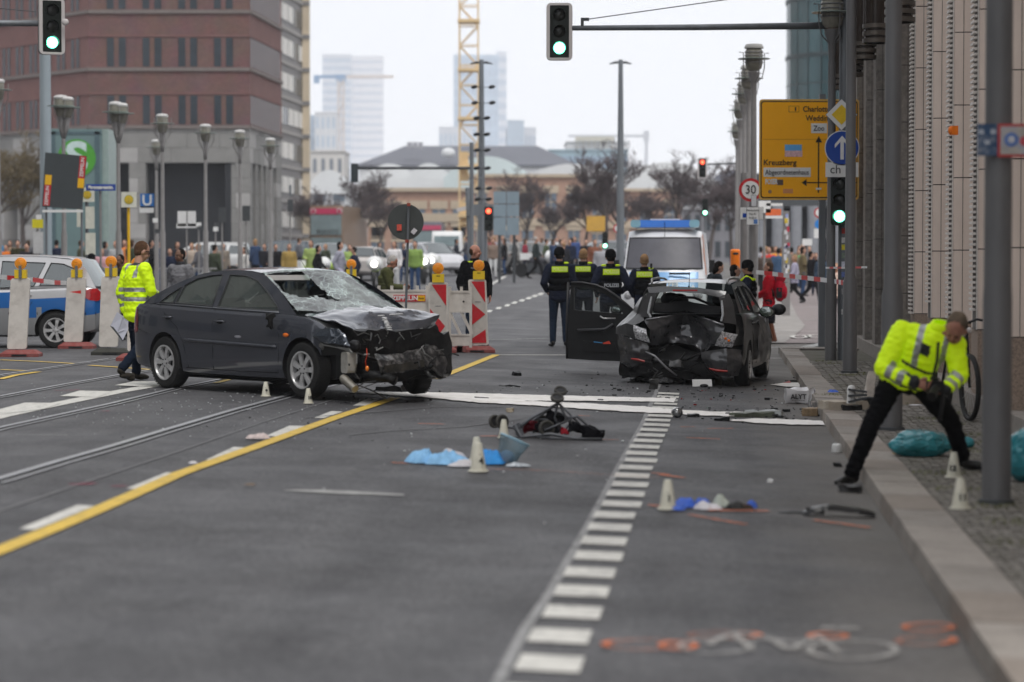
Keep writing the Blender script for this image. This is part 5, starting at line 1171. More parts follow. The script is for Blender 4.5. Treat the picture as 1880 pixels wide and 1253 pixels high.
def wheel_meshes(r,w,spokes):
    key=(r,w,spokes)
    if key in _wheel:return _wheel[key]
    MxY=Matrix.Rotation(PI/2,3,'X');rr_=r*.66
    t=MB();t.lathe([(rr_,-w/2+.01),(r*.80,-w/2-.004),(r*.93,-w/2+.006),(r*.985,-w/2+.03),(r,-w/4),(r,w/4),(r*.985,w/2-.03),(r*.93,w/2-.006),(r*.80,w/2+.004),(rr_,w/2-.01),(rr_,-w/2+.01)],40,mt=MxY,cap=False)
    for k in range(48):
        a=2*PI*k/48
        for yy in (-w*.3,w*.05):t.box((r*.999*math.cos(a),yy,r*.999*math.sin(a)),(.004,w*.28,.014),mt=Matrix.Rotation(-a,3,'Y'))
    rim=MB();o_=w/2
    rim.lathe([(rr_,w/2-.012),(rr_+.004,w/2+.004),(rr_-.012,w/2+.004),(rr_-.022,w/2-.02),(rr_-.03,-w/2+.03)],40,mt=MxY,cap=False)
    rim.lathe([(0,w/2-.005),(.03,w/2-.006),(.06,w/2-.014),(.07,w/2-.05)],20,mt=MxY,cap=False)
    for k in range(spokes):
        a=2*PI*k/spokes+.2;c,s_=math.cos(a),math.sin(a)
        pts=[]
        for (rad,hw,yy)in ((.04,.026,-.012),(rr_*.55,.024,-.004),(rr_-.015,.036,-.012)):
            for sg in (-1,1):pts.append(Vector((c*rad-s_*hw*sg,-(w/2)-yy-.0,s_*rad+c*hw*sg)))
        vs=pts+[p+Vector((0,.03,0))for p in pts]
        rim.add(vs,[(0,1,3,2),(2,3,5,4),(6,8,9,7),(8,10,11,9),(0,2,8,6),(2,4,10,8),(1,7,9,3),(3,9,11,5)])
    dk=MB();dk.lathe([(0,w/2-.06),(rr_*.98,w/2-.065),(rr_*.98,-w/2+.02),(0,-w/2+.02)],24,mt=MxY)
    for k in range(5):a=2*PI*k/5+.5;dk.cyl((.045*math.cos(a),-w/2+.012,.045*math.sin(a)),(.045*math.cos(a),-w/2-.0,.045*math.sin(a)),.008,n=8)
    _wheel[key]=(t.mesh('tyre',RUBBER,35),rim.mesh('rim',ALLOY,35),dk.mesh('hub',DISC,35));return _wheel[key]
def wheel(parent,c,r,w=.2,spokes=7,right=True,yaw=0,camber=0):
    me=wheel_meshes(r,w,spokes)
    o=bpy.data.objects.new('wheel',me[0]);C.objects.link(o);o.parent=parent;o.location=c
    o.rotation_euler=(camber,rnd.uniform(0,6)if spokes else 0,yaw+(0 if right else PI))
    o.rotation_mode='XYZ'
    o.rotation_euler=(Matrix.Rotation(yaw+(0 if right else PI),3,'Z')@ Matrix.Rotation(camber,3,'X')@ Matrix.Rotation(rnd.uniform(0,6),3,'Y')).to_euler()
    for nm,m in (('rim',me[1]),('hub',me[2])):q=bpy.data.objects.new(nm,m);C.objects.link(q);q.parent=o
    return o
class Car:
    def __init__(s,sp):s.sp=sp;s.st=sp['st']
    def zb(s,x):return cr1(s.st,x)[0]
    def zt(s,x):return cr1(s.st,x)[1]
    def hw(s,x):return cr1(s.st,x)[2]
    def cr(s,x):return cr1(s.st,x)[3]
    def sect(s,x):
        zb,zt,hw,c=cr1(s.st,x);H=zt-zb
        return [(0,zb+.03),(hw*.86,zb),(hw*.955,zb+.035),(hw*.985,zb+H*.20),(hw*.992,zb+H*.40),(hw*1.0,zb+H*.62),(hw*.988,zb+H*.80),(hw*.965,zt-.035),(hw*.93,zt),(hw*.78,zt+c*.55),(hw*.4,zt+c*.9),(0,zt+c)]
    def ys(s,x,z):
        p=s.sect(x)
        for a,b in zip(p[1:8],p[2:9]):
            if a[1]<= z <= b[1]:return a[0]+(b[0]-a[0])*(z-a[1])/max(b[1]-a[1],1e-6)
        return p[1][0]if z<p[1][1]else p[8][0]
    def yg(s,x,z):
        zt=s.zt(x);yb=s.hw(x)*.925;t=max(0,min(1,(z-zt)/(s.sp['zr']-zt)));return yb+(s.sp['ry']-yb)*t**1.2
    def build(s,name,label,loc,rz,paint,mats=None,zone=None,roofm=None,detail=True,spokes=7,glassm=None,group=None,windscreen=True,rearscreen=True,extra_dark=None,wheels=True,skip_wheel=()):
        sp=s.sp;t=thing(name,loc,label,'car',rz,group);s.t=t;glassm=glassm or GLS
        x0,x1=s.st[0][0],s.st[-1][0];n=sp.get('n',44);b=MB();rows=[]
        for i in range(n+1):
            x=x0+(x1-x0)*i/n;sc=s.sect(x);rows.append([Vector((x,y,z))for y,z in sc]+[Vector((x,-y,z))for y,z in sc[-2:0:-1]])
        b.grid(rows,closed=True);m=len(rows[0]);b.add(rows[0],[tuple(range(m))]);b.add(rows[-1],[tuple(range(m-1,-1,-1))])
        me=b.mesh('body',[paint,TRIM]+(mats or []));bm=bmesh.new();bm.from_mesh(me);bmesh.ops.remove_doubles(bm,verts=bm.verts,dist=1e-4);bmesh.ops.recalc_face_normals(bm,faces=bm.faces)
        bm.to_mesh(me);bm.free();body=bpy.data.objects.new('body',me);C.objects.link(body)
        cut=MB()
        for ax in sp['axles']:
            for sg in (-1,1):
                yo=s.hw(ax)
                cut.cyl((ax,sg*(yo-.24),sp['wr']+.0),(ax,sg*(yo+.2),sp['wr']+.0),sp['wr']*1.17,n=28)
        co=cut.build('cutter',CARP);md=body.modifiers.new('b','BOOLEAN');md.operation='DIFFERENCE';md.object=co;md.solver='EXACT'
        try:md.material_mode='TRANSFER'
        except Exception:pass
        dg=bpy.context.evaluated_depsgraph_get();me2=bpy.data.meshes.new_from_object(body.evaluated_get(dg));bpy.data.objects.remove(co)
        if extra_dark or zone or True:
            nm=len(me2.materials);dark=nm-1 if me2.materials[nm-1]== CARP else 1
            for p in me2.polygons:
                c=p.center
                if p.material_index<1:
                    if extra_dark and extra_dark(c):p.material_index=1
                    elif c.z<s.zb(c.x)+.02 and abs(p.normal.z)>.7:p.material_index=1
                    elif zone:p.material_index=zone(c)
        shade(me2,32);body.modifiers.clear();body.data=me2;body.parent=t;s.body=body
        cab=sp['cabin'];wins=sp['windows']
        for sg in (-1,1):
            vs,fs=poly_fill([cab]+wins,lambda x,z:Vector((x,sg*s.yg(x,z),z)))
            b=MB();b.add(vs,fs);b.build('window_frame',roofm or paint,t,30)
            for wi,w in enumerate(wins):
                vs,fs=poly_fill([w],lambda x,z:Vector((x,sg*(s.yg(x,z)-.008),z)));b=MB();b.add(vs,fs);b.build('side_window',glassm,t)
                if detail:
                    b=MB();b.tube([Vector((x,sg*(s.yg(x,z)+.003),z))for x,z in w+[w[0]]],.009,4,cap=False);b.build('window_seal',TRIM,t)
        rf=sp['roof'];b=MB();rows=[]
        for x,z in rf:
            y=s.yg(x,z);rows.append([Vector((x,y*k,z+sp.get('rc',.03)*(1-k*k)**.8))for k in (-1,-.9,-.6,-.3,0,.3,.6,.9,1)])
        b.grid(rows);b.build('roof',roofm or paint,t,40)
        def screen(top,bot,nm,m,bulge):
            b=MB();rows=[]
            for j in range(7):
                v=j/6;row=[]
                for k in range(9):
                    u=-1+k/4;xt,zt_=top;xb,zb_=bot
                    x=xt+(xb-xt)*v;z=zt_+(zb_-zt_)*v;y=s.yg(xt,zt_)*.97*(1-v)+s.hw(xb)*.86*v
                    row.append(Vector((x+bulge*(1-u*u)*(.4+.6*v),u*y,z+sp.get('rc',.03)*(1-u*u)*(1-v)+.01)))
                rows.append(row)
            b.grid(rows);return b.build(nm,m,t,True)
        if windscreen:screen(sp['ws'][0],sp['ws'][1],'windscreen',glassm,.12)
        if rearscreen:screen(sp['rs'][0],sp['rs'][1],'rear_window',glassm,-.08)
        if detail:
            for sg in (-1,1):
                for dx in sp['seams']:
                    pts=[Vector((x,sg*(s.ys(x,z)+.001),z))for x,z in dx];b=MB();b.tube(pts,.0055,4,cap=False);b.build('panel_gap',SEAM,t)
                for hx,hz_ in sp['handles']:
                    y=s.ys(hx,hz_);b=MB();b.ell((hx,sg*(y+.002),hz_),(.08,.012,.03),10,6);b.build('handle_recess',SEAM,t,True)
                    b=MB();b.tube([Vector((hx-.1,sg*(y+.012),hz_)),Vector((hx-.05,sg*(y+.03),hz_+.004)),Vector((hx+.07,sg*(y+.03),hz_+.004)),Vector((hx+.1,sg*(y+.01),hz_))],.012,6);b.build('door_handle',paint,t,True)
                if 'mould' in sp:
                    (xa,za),(xb,zb2)=sp['mould'];b=MB();pts=[Vector((xa+(xb-xa)*k/12,sg*(s.ys(xa+(xb-xa)*k/12,za+(zb2-za)*k/12)+.004),za+(zb2-za)*k/12))for k in range(13)]
                    b.tube(pts,.02,6);b.build('side_moulding',sp.get('mouldm',paint),t,True)
        if detail:
            for sx in sp['seats']:
                for sy in (-.36,.36):
                    b=MB();zt=s.zt(sx);b.box((sx,sy,zt-.1),(.16,.46,.40),mt=Matrix.Rotation(R(-12),3,'Y'));b.build('seat',INTER,t)
                    b=MB();b.ell((sx-.05,sy,zt+.2),(.06,.14,.1),12,8);b.build('headrest',INTER,t,True)
            b=MB();b.box((sp['ws'][1][0]-.35,0,s.zt(1.5)+.0),(.5,1.3,.06));b.build('dashboard',INTER,t)
        if wheels:
            i=0
            for ax in sp['axles']:
                for sg in (-1,1):
                    if i not in skip_wheel:wheel(t,(ax,sg*(s.hw(ax)-.105),sp['wr']),sp['wr'],.2,spokes,right=sg<0)
                    i += 1
        return t
# ------------------------------------------------------------------ wrecked dark saloon
PAINT=mat('graphite_paint',(.055,.060,.075),.2,.35,.06,3,coat=1.0,dirt=((.07,.07,.075),.12,5))
SED=dict(n=50,zr=1.42,ry=.60,rc=.035,wr=.315,axles=(0,2.754),st=[(-1.07,.42,.84,.60,0),(-1.04,.33,.93,.71,.01),(-.98,.28,.985,.775,.015),(-.8,.24,1.01,.83,.02),(-.45,.21,1.01,.875,.015),(0,.2,1.0,.9,.01),(.6,.18,.975,.902,0),(1.4,.175,.95,.905,0),(2.1,.175,.935,.90,0),(2.45,.18,.925,.895,.0),(2.75,.19,.90,.89,-.05),(2.95,.2,.865,.885,-.1),(3.08,.22,.80,.86,-.1)],
    cabin=[(-.72,1.0),(-.45,1.1),(-.1,1.235),(.25,1.345),(.6,1.405),(1.1,1.425),(1.45,1.415),(1.75,1.36),(2.1,1.21),(2.42,1.03),(2.58,.925),(1.8,.942),(.9,.965),(.2,.985),(-.3,1.0)],
    windows=[[(-.2,1.035),(-.02,1.14),(.14,1.22),(.1,1.03)],[(.15,1.03),(.19,1.24),(.4,1.325),(.68,1.365),(.86,1.37),(.92,1.005)],[(1.02,1.37),(1.35,1.36),(1.62,1.305),(1.92,1.175),(2.2,1.01),(2.24,.965),(1.04,.995)]],
    roof=[(.25,1.345),(.45,1.385),(.75,1.418),(1.1,1.428),(1.4,1.42),(1.62,1.395)],ws=((1.62,1.395),(2.5,.96)),rs=((.25,1.345),(-.62,1.03)),
    seams=[[(1.0,.965),(1.02,.8),(1.03,.5),(1.02,.27)],[(2.30,.93),(2.33,.7),(2.32,.45),(2.3,.27)],[(-.15,.995),(.0,.9),(.28,.75),(.42,.55),(.5,.27)],[(.45,.27),(1.4,.265),(2.3,.27)],[(-.93,.72),(-.6,.70),(-.38,.66)]],
    handles=[(.08,.86),(1.17,.83)],mould=((.46,.60),(2.28,.56)),mouldm=mat('moulding_grey',(.06,.064,.075),.35,.2,.05,4),seats=(.55,1.45))
_cx=lambda x:x if x>-.45 else-.45+(x+.45)*.72
SED['st']=[(_cx(q[0]),)+q[1:]for q in SED['st']];SED['cabin']=[(_cx(a),z)for a,z in SED['cabin']];SED['rs']=((.25,1.345),(_cx(-.62),1.03));SED['seams'][-1]=[(-.84,.72),(-.6,.70),(-.38,.66)]
sed=Car(SED);fvec=Vector((.663,-.749,0));lvec=Vector((.749,.663,0))
D_=29.1;cr_pt=Vector(((314-940)/FPX*D_,D_,0));O=cr_pt+lvec*.79;O.z=0.0
T=sed.build('saloon_car','dark graphite saloon with crushed front and shattered windscreen, left of centre',O,math.atan2(fvec.y,fvec.x),PAINT,windscreen=False,
    extra_dark=lambda c:(c.x>2.62 and abs(c.y)<.76 and c.z>.55)or c.x>3.07,skip_wheel=(3,))
del T['category'];T['category']='car'
def mkSL(O_,f_,l_):
    def SL(px,py,x=None,y=None):
        d=ray(px,py);e=EYE-O_;n_,v=(f_,x)if x is not None else (l_,y)
        t_=(v-e.dot(n_))/d.dot(n_);p=e+d*t_;return Vector((p.dot(f_),p.dot(l_),p.z))
    return SL
SL=mkSL(O,fvec,lvec)
def sub_grid(ctrl,nu,nv,amp=0.0,sc=4.0,ax=None,seed=0.0,crease=0.0):
    n,m=len(ctrl),len(ctrl[0]);out=[];nu,nv=nu*2,nv*2
    for i in range((n-1)*nu+1):
        a=min(i//nu,n-2);s_=i/nu-a;row=[]
        for j in range((m-1)*nv+1):
            c=min(j//nv,m-2);t_=j/nv-c
            p=ctrl[a][c]*(1-s_)*(1-t_)+ctrl[a+1][c]*s_*(1-t_)+ctrl[a][c+1]*(1-s_)*t_+ctrl[a+1][c+1]*s_*t_
            if amp:
                q=p*sc+Vector((seed,seed*2,0));dlt=noise.noise_vector(q)*amp+noise.noise_vector(q*2.9)*amp*.42+Vector((1,.3,.4))*((.35-abs(noise.noise(q*1.9+Vector((5,2,0)))))*amp*.5)
                if crease:dlt += Vector((0,0,abs(noise.noise(q*.7))*crease))
                p=p+dlt
            row.append(p)
        out.append(row)
    return out
def solid_sheet(rows,th,name,m,parent,off=Vector((0,0,-1)),smooth=25):
    b=MB();back=[[p+off*th for p in r]for r in rows];b.grid(rows);b.grid(back)
    e0=rows[0];e1=back[0];b.grid([e0,e1]);b.grid([rows[-1],back[-1]]);b.grid([[r[0]for r in rows],[r[0]for r in back]]);b.grid([[r[-1]for r in rows],[r[-1]for r in back]])
    return b.build(name,m,parent,smooth)
SCR=mat('scraped_paint',(.085,.09,.105),.3,.4,.25,7,coat=.7,dirt=((.45,.45,.45),.35,9))
HOODM=mat('crumpled_hood_paint',(.09,.098,.12),.18,.5,.3,4,coat=1.0,dirt=((.32,.33,.34),.3,6))
hood=[[SL(541,585,y=-.70),SL(566,577,y=-.50),SL(600,570,y=-.25),SL(640,565,y=.1),SL(672,562,y=.4),SL(697,562,y=.62)],
        [SL(566,580,y=-.66),SL(598,572,y=-.48),SL(640,566,y=-.15),SL(680,563,y=.15),SL(715,566,y=.45),SL(742,568,y=.68)],
        [SL(596,588,y=-.64),SL(636,586,y=-.42),SL(672,575,y=-.15),SL(705,572,y=.1),SL(752,570,y=.45),SL(780,573,y=.70)],
        [SL(621,593,y=-.60),SL(659,609,y=-.42),SL(690,612,y=-.2),SL(716,598,y=.05),SL(770,590,y=.45),SL(806,581,y=.76)],
        [SL(640,603,y=-.55),SL(674,618,y=-.36),SL(697,624,y=-.18),SL(722,626,y=.0),SL(765,610,y=.38),SL(796,598,y=.70)]]
solid_sheet(sub_grid(hood,4,4,.016,5.5,seed=3,crease=.03),.012,'crumpled_hood',HOODM,T,smooth=28)
b=MB();pts=[(705,588,.02),(708,596,.0),(712,604,.0),(715,612,.0),(718,621,.0),(726,625,.02)]
for p_a,p_b in zip(pts,pts[1:]):
    for k in range(4):f_=k/4;b.ell(SL(p_a[0]+(p_b[0]-p_a[0])*f_+rnd.uniform(-1,1),p_a[1]+(p_b[1]-p_a[1])*f_,y=p_a[2])+Vector((.0,0,.024)),(.03,rnd.uniform(.02,.045),.012),7,4)
for (px,py,y)in ((700,585,.02),(722,583,.12),(733,582,.2)):b.ell(SL(px,py,y=y)+Vector((0,0,.03)),(.02,.06,.01),8,5)
o=b.build('paint_scrape',mat('scrape_white',(.5,.5,.5),.6,0,.3,40),T);o['kind']='stuff'
ENG=mat('engine_black',(.009,.009,.0095),.5,.2,.4,12,dirt=((.05,.047,.045),.4,8));ENGG=mat('engine_grey',(.12,.12,.12),.45,.6,.3,10,dirt=((.04,.04,.04),.6,9))
def lump(c,d,name,m,amp=.05,sc=5,sub=5,rot=None,seed=0):
    b=bmesh.new();bmesh.ops.create_cube(b,size=1.0);bmesh.ops.subdivide_edges(b,edges=b.edges,cuts=sub,use_grid_fill=True)
    Mx=rot if rot is not None else Matrix.Identity(3)
    for v in b.verts:
        p=Vector((v.co.x*d[0],v.co.y*d[1],v.co.z*d[2]));p=Mx @ p+Vector(c);v.co=p+noise.noise_vector(p*sc+Vector((seed,0,seed)))*amp
    me=bpy.data.meshes.new(name);b.to_mesh(me);b.free();me.materials.append(m);shade(me,28);o=bpy.data.objects.new(name,me);C.objects.link(o);o.parent=T_cur[0];return o
T_cur=[T]
lump((3.12,.1,.5),(.62,1.25,.5),'engine_block',ENG,.09,4,7)
lump((2.95,.05,.28),(.9,1.1,.14),'engine_undertray',ENG,.05,4,5)
for i in range(26):
    y=rnd.uniform(-.7,.65);x=rnd.uniform(3.0,3.5);z=rnd.uniform(.3,.68)
    if i % 3 == 0:lump((x,y,z),(rnd.uniform(.08,.2),rnd.uniform(.1,.3),rnd.uniform(.05,.16)),'engine_part',rnd.choice((ENG,ENGG,ENG)),.03,9,3,seed=i)
    else:
        b=MB();p=Vector((x,y,z));pts=[p]
        for _ in range(4):p=p+Vector((rnd.uniform(-.04,.12),rnd.uniform(-.18,.18),rnd.uniform(-.12,.08)));pts.append(p)
        b.tube(pts,rnd.uniform(.006,.022),6);b.build('hose' if i % 2 else 'bracket',rnd.choice((ENG,ENG,ENGG)),T,True)
for i in range(16):
    y=rnd.uniform(-.5,.75);z=rnd.uniform(.42,.78);x=3.42+.12*(1-abs(y));p=Vector((x,y,z));b=MB();pts=[p]
    for _ in range(3):p=p+Vector((rnd.uniform(-.02,.05),rnd.uniform(-.12,.12),rnd.uniform(-.1,.06)));pts.append(p)
    b.tube(pts,rnd.uniform(.004,.012),5);b.build('torn_bracket',rnd.choice((ENGG,ENG,mat('torn_alu',(.22,.22,.21),.4,.4,.4,14))),T,i % 2)
b=MB();b.tube([SL(640,622,y=-.5),SL(662,618,y=-.4),SL(690,626,y=-.2),SL(720,640,y=0),SL(748,652,y=.2),SL(770,655,y=.35)],[.012,.022,.028,.028,.022,.014],6);b.build('radiator_brace',mat('brace_olive',(.075,.07,.06),.5,.4,.3,12),T,True)
b=MB();b.tube([SL(770,605,y=.3),SL(778,622,y=.35),SL(772,640,y=.4)],.04,6);b.build('filter_box',ENGG,T,True)
wing=[[SL(572,610,y=-.90),SL(586,604,y=-.90),SL(604,603,y=-.90),SL(622,606,y=-.88),SL(632,615,y=-.86)],
        [SL(575,619,y=-.93),SL(590,617,y=-.94),SL(608,616,y=-.93),SL(627,620,y=-.90),SL(639,628,y=-.86)],
        [SL(592,629,y=-.93),SL(603,631,y=-.94),SL(617,632,y=-.92),SL(632,634,y=-.9),SL(643,638,y=-.86)]]
solid_sheet(sub_grid(wing,4,3,.018,7,seed=8),.01,'torn_wing',mat('wing_paint',(.035,.045,.06),.15,.4,.1,4,coat=1.0),T,off=Vector((0,1,0)))
solid_sheet([[SL(590,632,y=-.9),SL(615,637,y=-.88),SL(640,640,y=-.84)],[SL(592,634.5,y=-.9),SL(620,640,y=-.88),SL(647,648,y=-.82)]],.01,'wing_edge_strip',mat('strip_grey',(.22,.22,.21),.5,.2,.2,20),T,off=Vector((0,1,0)))
fl=[[SL(572,622,y=-.86),SL(590,631,y=-.86)],[SL(576,634,y=-.87),SL(594,640,y=-.87)],[SL(586,643,y=-.85),SL(592,644,y=-.85)]]
solid_sheet(sub_grid(fl,3,3,.015,9),.008,'wheel_arch_liner',mat('liner_grey',(.13,.13,.12),.7,0,.3,20),T,off=Vector((0,1,0)))
b=MB();c=SL(640,666,y=-.72);b.prism(rr(-.085,.085,-.115,.115,.04),lambda a,z,d:c+Vector((a*.72,-a*.0+d,z))+Vector((0,0,0)),-.06,.06);b.build('washer_tank',mat('tank_plastic',(.40,.385,.35),.4,0,.12,12,dirt=((.15,.14,.12),.5,9)),T,30)
b=MB();c=SL(641,670,y=-.80);b.ell(c,(.012,.01,.014));b.build('tank_cap',BLACK,T)
a,c=SL(629,694,y=-.8),SL(652,715,y=-.8);b=MB();b.tube([a,a.lerp(c,.12),a.lerp(c,.13),c],[.045,.045,.052,.045],14);b.build('aluminium_canister',mat('canister_alu',(.3,.28,.24),.35,.7,.2,14),T,40)
b=MB();c=SL(674,677,y=-.65);b.ell(c,(.022,.022,.03),10,7);b.build('indicator_bulb',mat('orange_bulb',(.9,.22,.02),.15,0,.2,30,coat=.8),T,True)
b=MB();b.tube([SL(673,640,y=-.62),SL(674,652,y=-.66),SL(671,664,y=-.67),SL(672,674,y=-.66)],.005,5);b.build('red_wire',mat('wire_red',(.5,.04,.01),.5),T)
b=MB();b.tube([SL(668,688,y=-.6),SL(690,690,y=-.52),SL(712,694,y=-.42),SL(726,700,y=-.38)],[.06,.05,.048,.055],12);b.build('air_duct',ENG,T,True)
b=MB();b.tube([SL(655,648,y=-.7),SL(655,668,y=-.74),SL(652,686,y=-.7),SL(660,697,y=-.66)],.006,5);b.tube([SL(655,712,y=-.7),SL(668,703,y=-.66),SL(690,700,y=-.6)],.007,5);b.build('cable',ENGG,T)
b=MB();b.tube([SL(654,716,y=-.75),SL(700,700,y=-.4)],.005,5);b.build('rod',ENGG,T)
b=MB();c=SL(651,636,y=-.7);b.ell(c,(.09,.06,.07),12,8);b.build('headlamp_housing',ENG,T,True)
BUM=mat('scuffed_bumper',(.016,.0165,.018),.35,.1,.4,9,coat=.4,dirt=((.30,.29,.28),.7,8))
bum=[[SL(690,650,y=-.5),SL(712,652,y=-.32),SL(735,648,y=-.1),SL(760,643,y=.15),SL(790,636,y=.40),SL(808,634,y=.58),SL(819,640,y=.72)],
       [SL(694,662,y=-.55),SL(716,664,y=-.36),SL(740,661,y=-.12),SL(764,656,y=.12),SL(792,650,y=.40),SL(812,647,y=.60),SL(823,651,y=.74)],
       [SL(698,674,y=-.55),SL(716,675,y=-.37),SL(740,672,y=-.13),SL(766,668,y=.12),SL(794,664,y=.38),SL(813,663,y=.58),SL(824,665,y=.74)],
       [SL(701,687,y=-.5),SL(718,687,y=-.34),SL(740,685,y=-.12),SL(766,679,y=.12),SL(792,680,y=.36),SL(812,690,y=.54),SL(822,684,y=.70)]]
solid_sheet(sub_grid(bum,4,4,.02,6,seed=5),.02,'crushed_bumper',BUM,T,off=Vector((-1,0,0)))
sk=[[SL(703,671,y=-.56),SL(735,667,y=-.2),SL(775,660,y=.2)],[SL(705,685,y=-.52),SL(735,682,y=-.2),SL(777,674,y=.2)]]
solid_sheet(sub_grid([[p+Vector((.03,0,0))for p in r]for r in sk],2,4,.012,6,seed=9),.012,'plate_holder',mat('dull_black',(.03,.028,.024),.7,0,.3,12,dirt=((.1,.085,.06),.5,8)),T,off=Vector((-1,0,0)))
lo=[[SL(788,684,y=.38),SL(806,688,y=.54),SL(822,682,y=.7)],[SL(792,690,y=.38),SL(808,696,y=.54),SL(820,693,y=.7)]]
solid_sheet(sub_grid(lo,3,3,.015,8),.02,'bumper_corner',BUM,T,off=Vector((-1,0,0)))
cor=[[SL(768,597,y=.9),SL(788,600,y=.95),SL(806,610,y=.98),SL(817,630,y=.98)],[SL(765,636,y=.85),SL(785,638,y=.92),SL(804,638,y=.97),SL(813,642,y=.97)]]
solid_sheet(sub_grid(cor,4,4,.03,6,seed=2),.02,'far_wing',ENG,T,off=Vector((-1,0,0)))
b=MB();b.tube([SL(780,678,y=.3),SL(787,688,y=.3),SL(793,694,y=.3)],.02,6);b.build('torn_bracket',ENGG,T)
wheel(T,(2.70,.80,.30),.315,.2,7,right=False,yaw=R(-18),camber=R(-4))
def crazed():
    m=bpy.data.materials.new('crazed_glass');m.use_nodes=True;nt=m.node_tree;nt.nodes.clear();L=nt.links.new
    o=nt.nodes.new('ShaderNodeOutputMaterial');tc=nt.nodes.new('ShaderNodeTexCoord');v=nt.nodes.new('ShaderNodeTexVoronoi');v.feature='DISTANCE_TO_EDGE';v.inputs['Scale'].default_value=38
    v2=nt.nodes.new('ShaderNodeTexVoronoi');v2.feature='DISTANCE_TO_EDGE';v2.inputs['Scale'].default_value=9
    L(tc.outputs['Object'],v.inputs['Vector']);L(tc.outputs['Object'],v2.inputs['Vector'])
    lt=nt.nodes.new('ShaderNodeMapRange');lt.inputs[1].default_value=.02;lt.inputs[2].default_value=.16;lt.inputs[3].default_value=.9;lt.inputs[4].default_value=.25;L(v.outputs['Distance'],lt.inputs[0])
    l2=nt.nodes.new('ShaderNodeMapRange');l2.inputs[1].default_value=.0;l2.inputs[2].default_value=.05;l2.inputs[3].default_value=.5;l2.inputs[4].default_value=0;L(v2.outputs['Distance'],l2.inputs[0])
    nz=nt.nodes.new('ShaderNodeTexNoise');nz.inputs['Scale'].default_value=3.2;nz.inputs['Detail'].default_value=5;L(tc.outputs['Object'],nz.inputs['Vector'])
    nr=nt.nodes.new('ShaderNodeMapRange');nr.inputs[1].default_value=.47;nr.inputs[2].default_value=.68;L(nz.outputs['Fac'],nr.inputs[0])
    mu=nt.nodes.new('ShaderNodeMath');mu.operation='MULTIPLY';L(lt.outputs[0],mu.inputs[0]);L(nr.outputs[0],mu.inputs[1])
    ad=nt.nodes.new('ShaderNodeMath');ad.operation='ADD';ad.use_clamp=True;L(mu.outputs[0],ad.inputs[0]);L(l2.outputs[0],ad.inputs[1])
    d=nt.nodes.new('ShaderNodeBsdfDiffuse');d.inputs[0].default_value=(.48,.60,.57,1);t_=nt.nodes.new('ShaderNodeBsdfTransparent');t_.inputs[0].default_value=(.6,.72,.66,1)
    g=nt.nodes.new('ShaderNodeBsdfGlossy');g.inputs['Roughness'].default_value=.12;fl_=nt.nodes.new('ShaderNodeLayerWeight');fr=nt.nodes.new('ShaderNodeMath');fr.operation='MULTIPLY_ADD';fr.inputs[1].default_value=.35;fr.inputs[2].default_value=.02;L(fl_.outputs['Facing'],fr.inputs[0])
    m1=nt.nodes.new('ShaderNodeMixShader');m2=nt.nodes.new('ShaderNodeMixShader');L(ad.outputs[0],m1.inputs[0]);L(t_.outputs[0],m1.inputs[1]);L(d.outputs[0],m1.inputs[2])
    L(fr.outputs[0],m2.inputs[0]);L(m1.outputs[0],m2.inputs[1]);L(g.outputs[0],m2.inputs[2]);L(m2.outputs[0],o.inputs[0]);return m
CRZ=crazed()
xt,zt_=SED['ws'][0];xb,zb_=SED['ws'][1];NU,NV=34,22;P_=[]
for j in range(NV+1):
    v=j/NV;row=[]
    for k in range(NU+1):
        u=-1+2*k/NU;x=xt+(xb-xt)*v;z=zt_+(zb_-zt_)*v;y=sed.yg(xt,zt_)*.97*(1-v)+sed.hw(xb)*.84*v
        sag=-.06*math.exp(-((u+.1)**2/.25+(v-.55)**2/.12));p=Vector((x+.12*(1-u*u)*(.4+.6*v),u*y,z+.035*(1-u*u)*(1-v)+.01+sag));p += noise.noise_vector(p*9)*.012*(1 if u<.35 else .3);row.append(p)
    P_.append(row)
b=MB();vs=[p for r in P_ for p in r];fs=[]
for j in range(NV):
    for k in range(NU):
        u=-1+2*(k+.5)/NU;v=(j+.5)/NV;jit=noise.noise(Vector((u*6,v*6,1)))*.12
        hole=(-.97<u<-.12+jit+.2*(v-.3)and .14<v<.60+jit+.1*(u+.5))or (-.97<u<-.2 and .03<v<.16)
        if not hole:m_=NU+1;fs.append((j*m_+k,j*m_+k+1,(j+1)*m_+k+1,(j+1)*m_+k))
b.add(vs,fs);b.build('shattered_windscreen',CRZ,T,True)
b=MB();b.box((1.72,-.32,1.335),(.02,.62,.07),mt=Matrix.Rotation(R(-35),3,'Y'));b.build('sun_visor',mat('visor_grey',(.38,.37,.36),.7),T)
for (p,q)in (((512,556,-.45),(595,541,-.05)),((598,536,.0),(690,562,.5)),((600,539,.0),(668,560,.42))):
    a,c=SL(p[0],p[1],y=p[2]),SL(q[0],q[1],y=q[2]);b=MB();b.tube([a,a.lerp(c,.5)+Vector((0,0,.01)),c],.008,5);b.build('wiper',BLACK,T)
b=MB();a=SL(572,510,y=0);b.tube([a,SL(546,468,y=.0)],[.004,.002],5);b.cyl(a-Vector((0,0,.03)),a+Vector((0,0,.02)),.018,.008,8);b.build('roof_aerial',BLACK,T)
m_=lump(SL(496,590,y=-.97),(.05,.06,.15),'broken_mirror',mat('torn_black',(.01,.01,.01),.7,0,.6,60),.04,22,5)
b=MB();b.ell((2.47,-.897,.70),(.055,.012,.024),12,6);b.build('side_indicator',OLAMP,T,True)
b=MB();rows=[]
